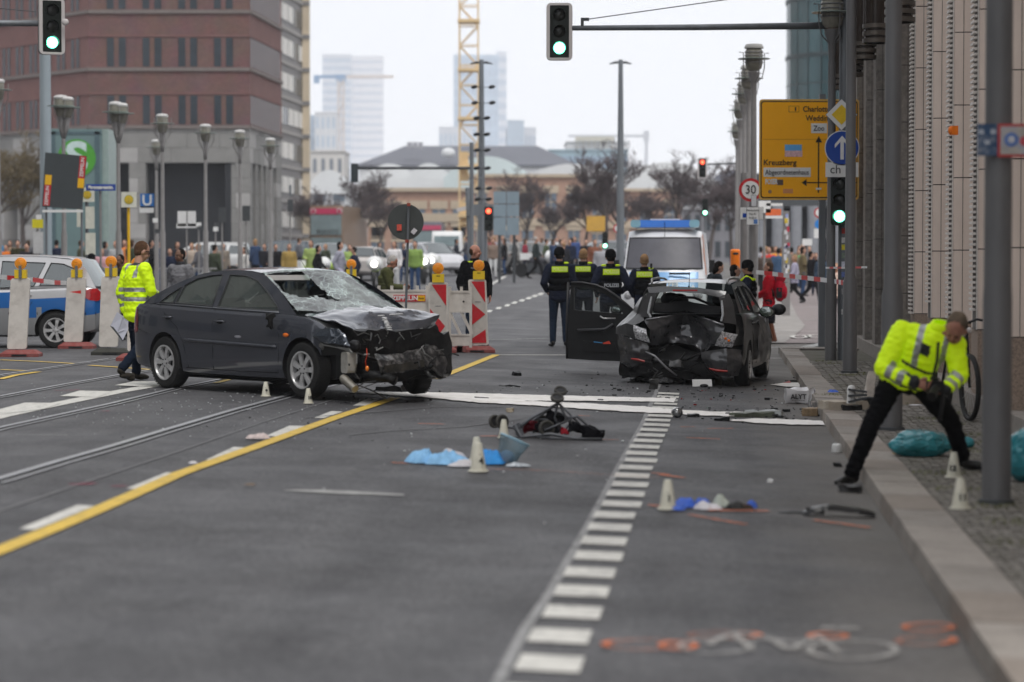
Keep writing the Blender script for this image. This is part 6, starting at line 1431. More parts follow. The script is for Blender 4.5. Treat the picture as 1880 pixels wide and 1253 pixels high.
for sg in (-1,1):
    b=MB();rows=[]
    for (x,zlo,zhi)in ((-.887,.66,.90),(-.845,.65,.97),(-.80,.65,.97),(-.72,.66,.95),(-.66,.68,.84)):rows.append([Vector((x,sg*(sed.ys(x,zlo+(zhi-zlo)*k/5)+.006),zlo+(zhi-zlo)*k/5))for k in range(6)])
    b.grid(rows);b.build('tail_lamp',RLAMP,T,True)
b=MB();b.lathe([(.072,0),(.078,.002),(.072,.004)],20,(-.62,-(sed.ys(-.62,.80)+.001),.80),Matrix.Rotation(PI/2,3,'X'),cap=False);b.build('fuel_cap_ring',SEAM,T)
b=MB();b.ell((1.55,-(sed.ys(1.55,.67)+.001),.66),(.07,.003,.015));b.build('scratch',mat('scratch_pale',(.25,.25,.27),.5),T)
b=MB();b.box((1.3,0,.19),(3.0,1.3,.1));b.build('underbody',CARP,T)
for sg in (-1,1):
    b=MB();b.tube([Vector((x,sg*(sed.yg(x,z)+.006),z))for x,z in ((-.25,1.015),(.1,1.012),(.5,1.0),(.95,.985),(1.5,.97),(2.25,.95))],.009,5);b.build('belt_highlight',mat('belt_highlight_grey',(.22,.23,.25),.25,.5,.05,4),T,True)  # pale strip stands in for the highlight along the shoulder line
# ------------------------------------------------------------------ wrecked dark estate (seen from behind)
PAINT2=mat('anthracite_paint',(.05,.05,.052),.28,.3,.08,3,coat=.6,dirt=((.1,.1,.1),.15,6))
EST=dict(n=46,zr=1.42,ry=.56,rc=.03,wr=.295,axles=(0,2.42),st=[(-.5,.34,1.0,.77,.0),(-.42,.27,1.01,.79,0),(0,.22,1.0,.80,0),(.6,.2,.98,.805,0),(1.3,.19,.96,.805,0),(2.0,.19,.94,.80,.01),(2.45,.2,.9,.79,.04),(2.8,.22,.82,.75,.05),(3.05,.26,.68,.66,.04),(3.14,.34,.55,.52,0)],
    cabin=[(-.5,1.0),(-.42,1.3),(-.3,1.40),(.3,1.43),(.9,1.44),(1.3,1.42),(1.6,1.32),(1.95,1.13),(2.2,.95),(1.5,.955),(.7,.975),(0,1.0)],
    windows=[[(-.3,1.05),(-.25,1.33),(.12,1.36),(.18,1.05)],[(.26,1.04),(.24,1.37),(.82,1.375),(.86,1.0)],[(.94,.995),(.92,1.375),(1.26,1.355),(1.5,1.27),(1.86,1.06),(1.9,.98)]],
    roof=[(-.42,1.405),(-.2,1.425),(.3,1.44),(.9,1.445),(1.2,1.43),(1.34,1.415)],ws=((1.34,1.415),(2.12,.97)),rs=((-.42,1.40),(-.5,1.05)),
    seams=[[(.9,.97),(.92,.6),(.9,.28)],[(1.9,.945),(1.95,.6),(1.9,.28)],[(.15,.98),(.3,.7),(.42,.5),(.45,.28)]],handles=[(.35,.86),(1.05,.84)],seats=(.35,1.2))
est=Car(EST);hd=R(12);f2=Vector((math.sin(hd),math.cos(hd),0));l2=Vector((-f2.y,f2.x,0));cpt=gp(1364,708.5);O2=cpt+l2*.70;O2.z=cpt.z
T2=est.build('estate_car','dark grey estate car with caved-in rear and its left front door hanging open',O2,math.atan2(f2.y,f2.x),PAINT2,rearscreen=False,glassm=glass('estate_glass',(.72,.78,.76),.25,.88),extra_dark=lambda c:c.x<-.49,spokes=5)
_bm=bmesh.new();_bm.from_mesh(est.body.data);bmesh.ops.delete(_bm,geom=[f for f in _bm.faces if f.calc_center_median().x<-.49 and abs(f.normal.x)>.8],context='FACES');_bm.to_mesh(est.body.data);_bm.free()
SK=mkSL(O2,f2,l2);T_cur[0]=T2
def sheet(ctrl,nm,m,th=.014,amp=.015,sc=6,nu=4,nv=4,seed=0,crease=0,par=None,smooth=34):return solid_sheet(sub_grid(ctrl,nu,nv,amp,sc,seed=seed,crease=crease),th,nm,m,par or T2,off=Vector((1,0,0)),smooth=smooth)
K=lambda px,py,x:SK(px,py,x=x)
sheet([[K(1188,527,-.48),K(1230,526,-.5),K(1285,529,-.5),K(1334,536,-.48)],[K(1192,539,-.55),K(1232,536,-.58),K(1285,539,-.58),K(1330,548,-.55)]],'tailgate_top',PAINT2,.03,.006)
b=MB();b.box(K(1258,533.5,-.62),(.03,.34,.022));b.build('high_brake_lamp',RLAMP,T2)
sheet([[K(1190,536,-.52),K(1204,539,-.56)],[K(1181,560,-.55),K(1199,562,-.6)],[K(1177,582,-.58),K(1196,584,-.62)]],'rear_pillar',PAINT2,.03,.006)
sheet([[K(1320,546,-.56),K(1338,540,-.5)],[K(1325,566,-.6),K(1347,562,-.52)],[K(1326,592,-.62),K(1352,596,-.54)]],'rear_pillar',PAINT2,.03,.006)
CH=mat('torn_glass_edge',(.5,.52,.54),.4,0,.5,90)
for (pts)in ([(1196,545),(1193,560),(1190,574),(1195,583)],[(1325,552),(1326,565),(1327,578),(1324,590)]):
    b=MB();b.tube([K(x,y,-.64)for x,y in pts],[.012,.02,.018,.015],5);b.build('glass_remnant',CH,T2)
sheet([[K(1185,586,-.66),K(1222,581,-.55),K(1257,575,-.42),K(1266,577,-.42),K(1298,588,-.55),K(1329,597,-.64)],
       [K(1190,600,-.70),K(1222,598,-.55),K(1250,596,-.30),K(1268,598,-.30),K(1300,606,-.58),K(1326,612,-.68)],
       [K(1194,617,-.72),K(1222,616,-.5),K(1248,616,-.36),K(1274,618,-.36),K(1302,624,-.55),K(1314,632,-.7)],
       [K(1198,634,-.70),K(1225,628,-.45),K(1250,628,-.5),K(1272,634,-.52),K(1290,645,-.5),K(1298,646,-.62)]],'crushed_tailgate',mat('tailgate_paint',(.045,.045,.049),.16,.3,.2,6,coat=.7,dirt=((.16,.16,.16),.25,9)),.015,.032,4.5,seed=4,smooth=30)
b=MB();b.tube([K(1186,587,-.68),K(1222,582,-.56),K(1257,576,-.3)],.014,6);b.tube([K(1264,577,-.28),K(1298,587,-.5),K(1328,597,-.66)],.018,6);b.build('tailgate_lip',mat('lip_highlight_grey',(.22,.22,.23),.25,.5,.1,8),T2,True)  # lip lighter than the body paint, its highlight put into the colour
sheet([[K(1199,556,-.3),K(1226,556,-.25),K(1262,553,-.1),K(1295,560,-.2),K(1322,564,-.3)],[K(1198,572,-.4),K(1226,574,-.3),K(1258,570,-.15),K(1295,580,-.3),K(1322,584,-.42)]],'parcel_shelf',mat('shelf_black',(.025,.026,.028),.7,0,.15,8),.03,.006)
b=MB();b.tube([K(1230,556,-.1),K(1250,546,-.05),K(1275,547,-.05),K(1312,563,-.1)],.02,6);b.build('shelf_cover_edge',INTER,T2,True)
lump(K(1245,655,-.25),(.4,1.2,.26),'crushed_rear_panel',ENG,.09,4,7,seed=2)
lump(K(1232,678,-.28),(.42,1.35,.22),'torn_underbody',ENG,.08,5,6,seed=6)
sheet([[K(1176,548,-.3),K(1186,540,-.48),K(1187,560,-.52)],[K(1160,572,-.3),K(1172,575,-.5),K(1181,590,-.62)],[K(1131,601,-.35),K(1150,594,-.55),K(1166,597,-.66)],[K(1131,613,-.4),K(1150,618,-.58),K(1168,624,-.66)]],'bent_rear_wing',PAINT2,.015,.012)
sheet([[K(1334,548,-.5),K(1350,552,-.4)],[K(1350,580,-.5),K(1364,590,-.35)],[K(1352,600,-.54),K(1368,610,-.38)],[K(1346,636,-.55),K(1366,634,-.4)]],'bent_rear_wing',PAINT2,.015,.012)
sheet([[K(1163,597,-.74),K(1186,605,-.76)],[K(1163,610,-.76),K(1189,618,-.78)],[K(1167,623,-.74),K(1194,630,-.76)]],'rear_lamp',CLEAR,.03,.008,12)
sheet([[K(1325,609,-.76),K(1354,614,-.70)],[K(1318,622,-.78),K(1349,627,-.72)],[K(1312,635,-.76),K(1344,639,-.70)]],'rear_lamp',CLEAR,.03,.008,12)
for px,py in ((1180,612),(1332,622),(1338,626)):b=MB();b.ell(K(px,py,-.80),(.015,.02,.018),8,6);b.build('lamp_bulb',OLAMP if px>1300 else CLEAR,T2)
BM2=mat('bumper_paint',(.055,.055,.058),.18,.3,.12,5,coat=.6,dirt=((.16,.16,.16),.3,10))
sheet([[K(1132,614,-.55),K(1152,619,-.70),K(1172,626,-.76),K(1188,632,-.74)],[K(1137,640,-.58),K(1154,645,-.74),K(1175,648,-.78),K(1196,650,-.72)],[K(1141,664,-.58),K(1156,668,-.72),K(1176,662,-.76),K(1198,660,-.7)],[K(1150,674,-.55),K(1158,674,-.7),K(1176,668,-.72),K(1196,664,-.66)]],'left_bumper_half',BM2,.015,.02)
sheet([[K(1288,648,-.7),K(1306,643,-.76),K(1334,640,-.78),K(1361,643,-.6)],[K(1289,658,-.72),K(1308,662,-.8),K(1336,664,-.82),K(1362,662,-.62)],[K(1298,672,-.7),K(1312,680,-.78),K(1336,684,-.8),K(1358,680,-.62)],[K(1306,684,-.68),K(1318,690,-.74),K(1338,692,-.74),K(1355,690,-.6)]],'right_bumper_half',BM2,.015,.016)
for pts in ([(1159,659),(1172,661),(1184,664)],[(1302,677),(1318,681),(1336,682)]):b=MB();b.tube([K(x,y,-.81)for x,y in pts],[.012,.02,.014],6);b.build('rear_reflector',mat('reflector_red',(.3,.02,.015),.25,0,.3,20),T2)
b=MB();b.tube([K(1185,646,-.8),K(1202,654,-.82),K(1224,676,-.8),K(1243,690,-.78)],[.01,.018,.016,.01],6);b.build('hanging_trim_strip',mat('trim_silver',(.25,.25,.26),.3,.6,.1,10),T2,True)
sheet([[K(1155,672,-.55),K(1176,668,-.6),K(1198,664,-.6)],[K(1156,694,-.55),K(1176,690,-.6),K(1200,688,-.6)]],'bumper_foam',mat('under_dark',(.018,.018,.019),.6,0,.3,10),.02,.03)
for i in range(18):
    p=K(rnd.uniform(1195,1300),rnd.uniform(632,690),rnd.uniform(-.68,-.45));b=MB();pts=[p]
    for _ in range(3):p=p+Vector((rnd.uniform(-.05,.05),rnd.uniform(-.16,.16),rnd.uniform(-.1,.05)));pts.append(p)
    b.tube(pts,rnd.uniform(.006,.02),5);b.build('torn_metal',rnd.choice((ENG,ENGG,ENG)),T2,True)
lump(K(1240,668,-.68),(.05,.16,.09),'crumpled_bracket',ENGG,.03,12,4)
for sg in (-1,1):
    b=MB();b.tube([Vector((-.38,sg*.52,1.42)),Vector((-.3,sg*.53,1.475)),Vector((.3,sg*.53,1.49)),Vector((.9,sg*.53,1.475)),Vector((1.1,sg*.52,1.44))],.016,6);b.build('roof_rail',mat('rail_silver',(.3,.3,.3),.35,.6),T2,True)
b=MB();a=K(1265,527,-.3);b.tube([a,K(1266,500,-.22)],[.006,.003],5);b.ell(a,(.03,.015,.014));b.build('roof_aerial',BLACK,T2)
b=MB();b.ell((1.62,-.86,.99),(.07,.12,.085),12,8);mr=b.build('door_mirror',BLACK,T2,True);b=MB();b.ell((1.55,-.86,.99),(.012,.10,.07),12,8);b.build('mirror_glass',glass('mirror_green',(.3,.42,.32),.8,.1),mr,True)
b=MB();b.ell((1.9,-1.0,1.02),(.07,.11,.085),12,8);b.build('folded_mirror_shell',BLACK,T2,True)
sheet([[Vector((.7,-.82,.95)),Vector((1.2,-.85,.93)),Vector((1.9,-.84,.9))],[Vector((.7,-.86,.6)),Vector((1.2,-.93,.6)),Vector((1.9,-.9,.6))],[Vector((.7,-.85,.3)),Vector((1.2,-.9,.28)),Vector((1.9,-.87,.28))]],'dented_door',PAINT2,.012,.03,4)
dh=Vector((1.86,.80,0));DRM=mat('door_trim_black',(.010,.0105,.0115),.55,0,.2,12);Kd=lambda px,py,dx=0:SK(px,py,x=1.86+dx)
door=[(1049,519),(1070,519.5),(1094,524),(1112,531),(1130,543),(1148,557),(1163,571),(1160,600),(1150,640),(1142,664),(1090,662),(1041,659),(1042,620),(1043,580)]
win=[(1053,528),(1072,528.5),(1091,531),(1106,537),(1121,548),(1141,566),(1143,577),(1120,575),(1090,572),(1054,569)]
def mkd(dx,loops):
    L=[[(Kd(x,y,dx)[1],Kd(x,y,dx)[2])for x,y in lp]for lp in loops];return poly_fill(L,lambda a,c:Vector((1.86+dx,a,c)))
b=MB()
for dx in (-.035,.05):
    vs,fs=mkd(dx,[door,win]);b.add(vs,fs)
for lp in (door,win):
    for p,q in zip(lp,lp[1:]+lp[:1]):b.add([Kd(*p,-.035),Kd(*q,-.035),Vector((1.91,*Kd(*q,-.035)[1:])),Vector((1.91,*Kd(*p,-.035)[1:]))],[(0,1,2,3)])
od=b.build('open_door',DRM,T2)
vs,fs=mkd(.0,[win]);b=MB();b.add(vs,fs);b.build('door_window',glass('clear_glass',(.75,.8,.78),.2,.92),od)
b=MB();b.tube([Kd(x,y,-.04)for x,y in door[:7]],.02,6);b.tube([Kd(1043,519,-.03),Kd(1040,600,-.03),Kd(1041,659,-.03)],.018,6);b.build('door_seal',mat('seal_satin',(.03,.03,.032),.3),od,True)
b=MB();b.tube([Kd(1060,607,-.07),Kd(1110,605,-.09),Kd(1126,596,-.07)],.022,8);b.build('arm_rest',mat('satin_trim',(.05,.052,.056),.35),od,True)
b=MB();b.tube([Kd(1102,581,-.06),Kd(1108,585,-.08),Kd(1130,585,-.06)],.012,6);b.build('inner_handle',ALLOY,od,True)
b=MB();vs=[Kd(1070,626,-.06),Kd(1128,630,-.06),Kd(1134,648,-.05),Kd(1072,646,-.05)];b.add(vs+[v+Vector((.03,0,0))for v in vs],[(0,1,2,3),(7,6,5,4),(0,4,5,1),(1,5,6,2),(2,6,7,3),(3,7,4,0)]);b.build('door_pocket',mat('pocket_black',(.012,.012,.013),.6),od)
b=MB();vs=[Kd(1107,630,-.075),Kd(1118,626,-.075),Kd(1122,632,-.075),Kd(1107,632,-.075)];b.add(vs,[(0,1,2,3)]);b.build('red_item',mat('red_item',(.65,.06,.03),.5),od)
b=MB();vs=[Kd(1090,627,-.075),Kd(1106,629,-.075),Kd(1106,630.5,-.075),Kd(1090,629,-.075)];b.add(vs,[(0,1,2,3)]);b.build('blue_item',mat('blue_item',(.05,.25,.5),.5),od)
b=MB();b.ell(Kd(1133,569,.12),(.05,.10,.06),12,8);b.build('left_mirror',BLACK,od,True);b=MB();b.ell(Kd(1132,569.5,.06),(.01,.08,.045),12,8);b.build('mirror_glass',mat('mirror_face',(.35,.38,.38),.1,.8),od,True)if False else b.build('left_mirror_glass',mat('mirror_face',(.35,.38,.38),.1,.8),T2,True)
o=MB();rows=sub_grid([[gp(1156,694,.02),gp(1190,690,.10),gp(1222,692,.10),gp(1261,687,.12)],[gp(1158,700,.01),gp(1190,701,.02),gp(1220,705,.02),gp(1257,701,.02)]],4,4,.03,5);c0=rows[0][0].copy()
o.grid([[p-c0 for p in r]for r in rows]);o.build('bumper_cover',mat('cover_paint',(.12,.12,.125),.25,.4,.3,6,coat=.6),None,30,loc=c0,label='torn bumper cover lying on the road under the wrecked estate car',category='car part')
c=gp(1289,711);t=thing('number_plate',c,'blank white number plate lying under the rear of the estate car','number plate',R(8));b=MB();b.box((0,0,.055),(.27,.01,.1),mt=Matrix.Rotation(R(-20),3,'X'));b.build('plate',WHITE,t);lump_p=MB();lump_p.ell((.02,-.03,.02),(.06,.03,.025),8,5);lump_p.build('dirt_clod',BLACK,t)
c=gp(1319,707);b=MB();b.box((0,0,.06),(.09,.05,.12));b.build('bumper_bracket',mat('bracket_olive',(.09,.085,.07),.7),None,loc=c,label='small square bracket standing beside the blank number plate',category='car part')
# ------------------------------------------------------------------ silver and blue police car at the left
SILV=mat('police_silver',(.50,.50,.51),.28,.3,.04,3,coat=.6);PBL=mat('police_blue',(.008,.11,.36),.3,.1,.05,3,coat=.6);SILD=mat('silver_lower',(.30,.305,.31),.35,.4,.06,3,coat=.4)
ZAF=dict(n=46,zr=1.60,ry=.64,rc=.03,wr=.32,axles=(0,2.7),st=[(-.78,.42,.95,.68,0),(-.74,.34,1.02,.78,0),(-.6,.27,1.06,.84,0),(-.2,.23,1.06,.88,0),(.5,.2,1.03,.9,0),(1.5,.2,1.0,.9,0),(2.3,.2,.97,.9,.02),(2.8,.22,.9,.87,.06),(3.3,.28,.78,.78,.05),(3.5,.38,.6,.6,0)],
    cabin=[(-.70,1.05),(-.5,1.4),(-.32,1.55),(.2,1.60),(.9,1.62),(1.4,1.59),(1.9,1.42),(2.5,1.05),(2.75,.92),(1.5,1.0),(.4,1.03)],
    windows=[[(-.42,1.12),(-.3,1.40),(-.1,1.48),(.12,1.5),(.3,1.1)],[(.4,1.09),(.22,1.5),(1.0,1.53),(1.02,1.06)],[(1.1,1.06),(1.08,1.53),(1.4,1.51),(1.75,1.4),(2.3,1.07),(2.32,1.02)]],
    roof=[(-.36,1.53),(-.2,1.58),(.2,1.61),(.9,1.625),(1.25,1.61),(1.4,1.58)],ws=((1.4,1.58),(2.55,1.02)),rs=((-.36,1.53),(-.68,1.08)),
    seams=[[(.35,1.03),(.42,.8),(.55,.6),(.6,.3)],[(1.05,1.0),(1.05,.6),(1.05,.3)],[(2.3,.97),(2.3,.5),(2.25,.3)]],handles=[(.52,.93),(1.3,.9)],seats=(.3,1.2))
z_=Car(ZAF);Dp=42.6;hdg=R(176);c=at3(110,480,Dp);O3=Vector((c.x,Dp+.75,gz(c.x,Dp)))
T3=z_.build('police_car','silver and blue police estate parked behind the white beacons',O3,hdg,SILV,mats=[PBL,SILD],zone=lambda c:(2 if .62<c.z<.93 else (3 if c.z <= .62 else 0))if abs(c.y)>.3 or c.x<-.5 else 0,spokes=7,glassm=GLD)
for sg in (-1,1):
    b=MB();rows=[]
    for (x,zlo,zhi)in ((-.775,.86,.97),(-.72,.83,1.05),(-.6,.85,1.05),(-.5,.90,1.0)):rows.append([Vector((x,sg*(z_.ys(x,zlo+(zhi-zlo)*k/4)+.012),zlo+(zhi-zlo)*k/4))for k in range(5)])
    b.grid(rows);b.build('tail_lamp',RLAMP,T3,True)
b=MB()
for i in range(24):x=-.7+i*.17;b.box((x,.0,.615),(.012,1.9*z_.hw(x),.05))if False else b.box((x,(z_.ys(x,.615)+.002),.61),(.012,.006,.045))
o=b.build('tick_marks',BLACK,T3);o['kind']='stuff'
# ------------------------------------------------------------------ police van facing the camera
PW=mat('van_white',(.62,.63,.65),.3,.05,.04,3,coat=.6);PLB=mat('van_light_blue',(.13,.29,.52),.35,.1,.05,3,coat=.5);LBB=mat('lightbar_blue',(.01,.12,.42),.15,0,.1,4,coat=.7,emit=(.0,.1,.5,.25));SOR=mat('signal_orange',(.85,.22,.03),.4)
Dv=57.0;vp=ground_at(1218,Dv);T4=thing('police_van',vp,'white police van with blue roof light bar facing the camera behind the officers','van',R(-6))
k=Dv/FPX;zr_=at3(1218,419,Dv).z-vp.z;zw1=at3(1218,434,Dv).z-vp.z;zw0=at3(1218,495,Dv).z-vp.z;hwv=1.0
def vsec(z,y):w=hwv*(1-.13*max(0,(z-1.1))/(zr_-1.1)**1.0 if z>1.1 else 1);return w
prof=[(-.18,.45),(-.22,.75),(-.12,1.0),(.22,zw0-.02),(.72,zw1),(.95,zr_-.02),(5.2,zr_),(5.3,1.0),(5.3,.4)]
b=MB();rows=[]
for (y,z)in prof:
    w=vsec(z,y);c_=.08 if y<.5 else 0
    rows.append([Vector((u*w,y+abs(u)**3*.22*(1 if y<1 else 0),z-(abs(u)**6)*.06*(1 if z>2 else 0)))for u in (-1,-.92,-.7,-.35,0,.35,.7,.92,1)])
b.grid(rows)
b.build('van_body',PW,T4,40)
b=MB()
for sg in (-1,1):vs=[rows[i][0 if sg<0 else-1]for i in range(len(rows))];b.add(vs,[tuple(range(len(vs)))])
b.build('side_panel',PW,T4)
def vq(px,py,dy):p=at3(px,py,Dv+dy)-vp;return Matrix.Rotation(R(-3),3,'Z')@ p
sc_=[[Vector((u*(vsec(z,0)-.055),y+abs(u)**3*.2-.03,z))for u in (-1,-.9,-.5,0,.5,.9,1)]for y,z in ((.24,zw0+.02),(.48,(zw0+zw1)/2),(.70,zw1-.03))]
b=MB();b.grid(sc_);b.build('windscreen',mat('van_screen',(.085,.085,.10),.42,0,.25,1.2),T4,True)
b=MB();b.tube(sc_[0]+sc_[2][::-1]+[sc_[0][0]],.018,4);b.build('screen_seal',BLACK,T4)
hd_=[[Vector((u*(.96),y+abs(u)**3*.22-.012,z))for u in (-.85,-.5,0,.5,.85)]for y,z in ((.16,zw0-.06),(-.08,1.06),(-.14,.98))]
b=MB();b.grid(hd_);b.build('bonnet',PLB,T4,True)
text('POLIZEI',.2,WHITE,T4,(.0,-.06,1.11),rot=(R(62),0,0),bold=.006)
b=MB();b.box((.38,.05,zw0-.10),(.5,.03,.05));b.build('bonnet_vent',BLACK,T4)
b=MB();b.bbox(-.7,.7,.85,1.2,zr_,zr_+.10);b.build('light_bar_base',SILD,T4)
z0=zr_+.03
b=MB();b.prism(rr(-.78,.78,z0,z0+.17,.07),lambda a,z,d:Vector((a,d,z)),.8,1.2);b.build('light_bar',LBB,T4,40)
for sg in (-1,1):b=MB();b.prism(rr(sg*.70-.12,sg*.70+.12,z0-.005,z0+.175,.06),lambda a,z,d:Vector((a,d,z)),.78,1.22);b.build('light_bar_end',mat('aqua_lens',(.2,.4,.5),.2,0,.1,5,coat=.5),T4,40)
b=MB();b.bbox(-.35,.35,.9,1.2,z0+.17,z0+.2);b.build('sign_box',PW,T4);b=MB();b.cyl((0,.7,zr_-.2),(0,.62,zr_+.15),.008,n=5);b.build('aerial',BLACK,T4)
b=MB();b.add([Vector((vsec(z,0)+.006,y,z))for y,z in ((.6,1.35),(1.3,1.35),(1.3,zr_-.15),(.95,zr_-.15))],[(0,1,2,3)]);b.build('orange_stripe',SOR,T4)
b=MB();b.add([Vector((.93*vsec(1.3,0)+.03+.04*0,.4+.12*j,z))for j,z in ((0,1.25),(1,1.25),(4,zr_-.2),(3,zr_-.25))],[(0,1,2,3)]);b.build('orange_edge',SOR,T4)
for sg in (-1,1):
    b=MB();b.ell((sg*.78,-.02,.86),(.15,.1,.13),12,8);b.build('headlamp',CLEAR,T4,True)
    b=MB();b.box((sg*1.13,.35,1.55),(.14,.1,.3));b.build('wing_mirror',BLACK,T4)
    for ax in (.75,4.2):wheel(T4,(sg*.86,ax,.34),.34,.22,5,yaw=PI/2*sg)
b=MB();b.bbox(-.6,.6,-.24,-.2,.5,.8);b.build('grille',BLACK,T4)
# ------------------------------------------------------------------ distant traffic
SMALL=dict(EST);SMALL['n']=26
def farcar(px,D,rz,col,lab,lit=None,sc=1.0,name='car',cat='car'):
    sp=dict(SMALL);sp['st']=[(-.78,.4,.85,.66,0),(-.7,.3,1.0,.76,0)]+SMALL['st'][1:];c_=Car(sp);P=ground_at(px,D)
    pm=mat('far_paint_%d_%d_%d' % tuple(int(v*100)for v in col),col,.45,.1,.05,3,coat=.1)
    t=c_.build(name,lab,P,rz,pm,detail=False,spokes=5,glassm=GLD);t.scale=(sc*1.05,)*3
    for sg in (-1,1):
        b=MB();b.ell((3.02,sg*.52,.62),(.08,.13,.08));b.build('headlamp',mat('lit_headlamp',(.8,.8,.75),.2,emit=(1,.98,.85,8))if lit == 'head' else CLEAR,t,True)
        b=MB();b.ell((-.76,sg*.6,.86),(.05,.1,.12));b.build('tail_lamp',RLAMP,t,True)
    return t
farcar(432,100,R(180),(.5,.5,.5),'silver car crossing behind the left lamp poles',sc=1.1)
farcar(610,112,R(-95),(.3,.32,.32),'grey patrol car facing the camera below the double-decker bus')
farcar(664,104,R(80),(.45,.42,.4),'pale car with red tail lamps right of the patrol car',sc=.95)
farcar(770,116,R(-60),(.5,.5,.52),'silver car behind the round sign post')
farcar(940,118,R(10),(.16,.155,.15),'white car crossing beyond the man in black')
farcar(1010,122,R(185),(.35,.36,.38),'grey car behind the far walking crowd')
farcar(555,130,R(170),(.1,.12,.14),'dark car left of the patrol car')
farcar(1140,130,R(190),(.2,.2,.22),'dark car just left of the police van',sc=1)
def boxy(name,lab,cat,px,D,w,h,l,m,parts_,rz=0):
    P=ground_at(px,D);t=thing(name,P,lab,cat,rz);b=MB()
    rows=[[Vector((u*w/2*(1 if z<h*.6 else .96),y+(.12*abs(u)**4 if y<l/2 else-.1*abs(u)**4),z))for u in (-1,-.9,-.5,0,.5,.9,1)]for y,z in ((.02,.3),(0,h*.5),(.06,h*.9),(.2,h),(l-.1,h),(l,h*.9),(l,.3))]
    b.grid(rows);
    for sg in (0,-1):b.add([r[sg]for r in rows],[tuple(range(len(rows)))])
    b.build('bodywork',m,t,40)
    for nm,x0,x1,z0,z1,mm in parts_:b=MB();b.bbox(x0,x1,-.06,-.01 if z1<h*.88 else .04,z0,z1);b.build(nm,mm,t)
    for sx in (-1,1):
        for yy in (l*.2,l*.75):wheel(t,(sx*(w/2-.12),yy,.45 if h>3 else .33),.45 if h>3 else .33,.25,5,yaw=PI/2*sx)
    return t
BG2=mat('bus_screen',(.2,.26,.27),.12,0,.2,1);BRD=mat('bus_red',(.55,.04,.12),.35,0,.05,2,coat=.5);BYL=mat('bus_gold',(.55,.40,.14),.35,0,.05,2,coat=.5)
boxy('double_decker_bus','yellow and red double-decker bus with a big windscreen, left background','bus',599,178,2.55,4.05,11,mat('bus_side',(.22,.15,.1),.4,0,.1,2),[('red_band',-1.2,1.2,3.42,3.85,BRD),('windscreen',-1.15,1.15,1.9,3.36,BG2),('lower_screen',-1.15,1.15,.95,1.7,BG2),('banner',-.7,.95,1.95,2.3,mat('bus_banner',(.5,.48,.55),.5,0,.2,2))],R(-6))
_x=0
bt=[o for o in C.objects if o.get('label','').startswith('yellow and red double')][0]
for sx in (-.95,1.0):b=MB();b.lathe([(.16,0),(.2,.02),(.16,.04)],16,(sx,-.07,3.64),Matrix.Rotation(PI/2,3,'X'),cap=False);b.build('lamp_ring',WHITE,bt)
boxy('bus','red-topped bus with an orange lit display behind the round sign post','bus',785,205,2.5,3.3,11,mat('bus_dark',(.12,.12,.15),.4,0,.1,2),[('windscreen',-1.15,1.15,1.4,2.5,BG2),('destination_display',-.9,.5,.95,1.35,mat('lit_display',(.8,.15,.02),.3,emit=(1,.18,.03,1.6))),('red_band',-1.15,1.15,2.6,3.0,BRD)])
boxy('white_van','white delivery van facing the camera left of the man in black','van',820,140,1.75,2.0,4.6,WHITE,[('windscreen',-.72,.72,1.15,1.72,BG2),('grille',-.5,.5,.55,.75,DGREY)])
def moto(px,D,rz,lab,lit=True,col=(.4,.55,.1)):
    P=ground_at(px,D);t=thing('motorcycle',P,lab,'motorcycle',rz)
    for y in (0,1.5):wheel(t,(0,y,.32),.32,.14,5,yaw=PI/2)
    b=MB();b.ell((0,.75,.75),(.16,.55,.2),10,8);b.build('tank',mat('moto_%d' % int(col[0]*100),col,.4,0,.3,4),t,True)
    b=MB();b.ell((0,.15,.95),(.3,.22,.28),10,8);b.build('fairing',WHITE,t,True)
    b=MB();b.ell((0,-.07,.92),(.11,.06,.11),10,8);b.build('headlamp',mat('lit_headlamp',(.8,.8,.75),.2,emit=(1,.98,.85,8))if lit else CLEAR,t,True)
    b=MB();b.box((0,.8,.45),(.3,.8,.4));b.build('engine',DGREY,t);b=MB();b.box((0,1.3,.95),(.5,.4,.3));b.build('luggage_box',WHITE,t)
moto(687,92,R(0),'motorcycle with a bright round headlamp left of the old man');moto(779,98,R(5),'motorcycle with a bright headlamp right of the round sign post');moto(792,101,R(-4),'second lit motorcycle close beside the sign post')
moto(600,90,R(50),'yellow and blue police motorcycle behind the sedan roof aerial',False);moto(628,96,R(60),'police motorcycle further right behind the sedan roof',False);moto(1015,110,R(70),'dark motorcycle among the far crowd',False,(.05,.05,.06))
# ================================================================== PEOPLE
SKIN=mat('skin',(.42,.235,.165),.5,0,.12,25);SKIN2=mat('skin_dark',(.16,.085,.055),.5,0,.12,25);SKINR=mat('skin_ruddy',(.42,.20,.14),.5,0,.15,25)
def cloth(n,c,v=.14,r=.9):return mat(n,c,r,0,v,9,bump=.12,bscale=120,spec=.06)
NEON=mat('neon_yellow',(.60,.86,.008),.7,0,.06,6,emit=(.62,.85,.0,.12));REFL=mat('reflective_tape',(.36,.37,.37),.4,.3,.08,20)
HAIRB=cloth('hair_brown',(.06,.038,.025),.4);HAIRK=cloth('hair_black',(.012,.010,.009),.4);HAIRG=cloth('hair_grey',(.35,.33,.31),.3);HAIRBL=cloth('hair_blond',(.28,.17,.09),.3)
KNIT=cloth('black_knit',(.007,.007,.008),.3);NAVY=cloth('navy_uniform',(.016,.02,.036));VEST=cloth('black_vest',(.007,.0075,.009),.25);JEAN=cloth('dark_jeans',(.018,.028,.05));BLKT=cloth('black_trousers',(.006,.006,.007),.25)
SHOE=mat('black_shoe',(.010,.009,.009),.35,0,.2,20);BOOT=mat('brown_boot',(.13,.045,.02),.5,0,.2,12)
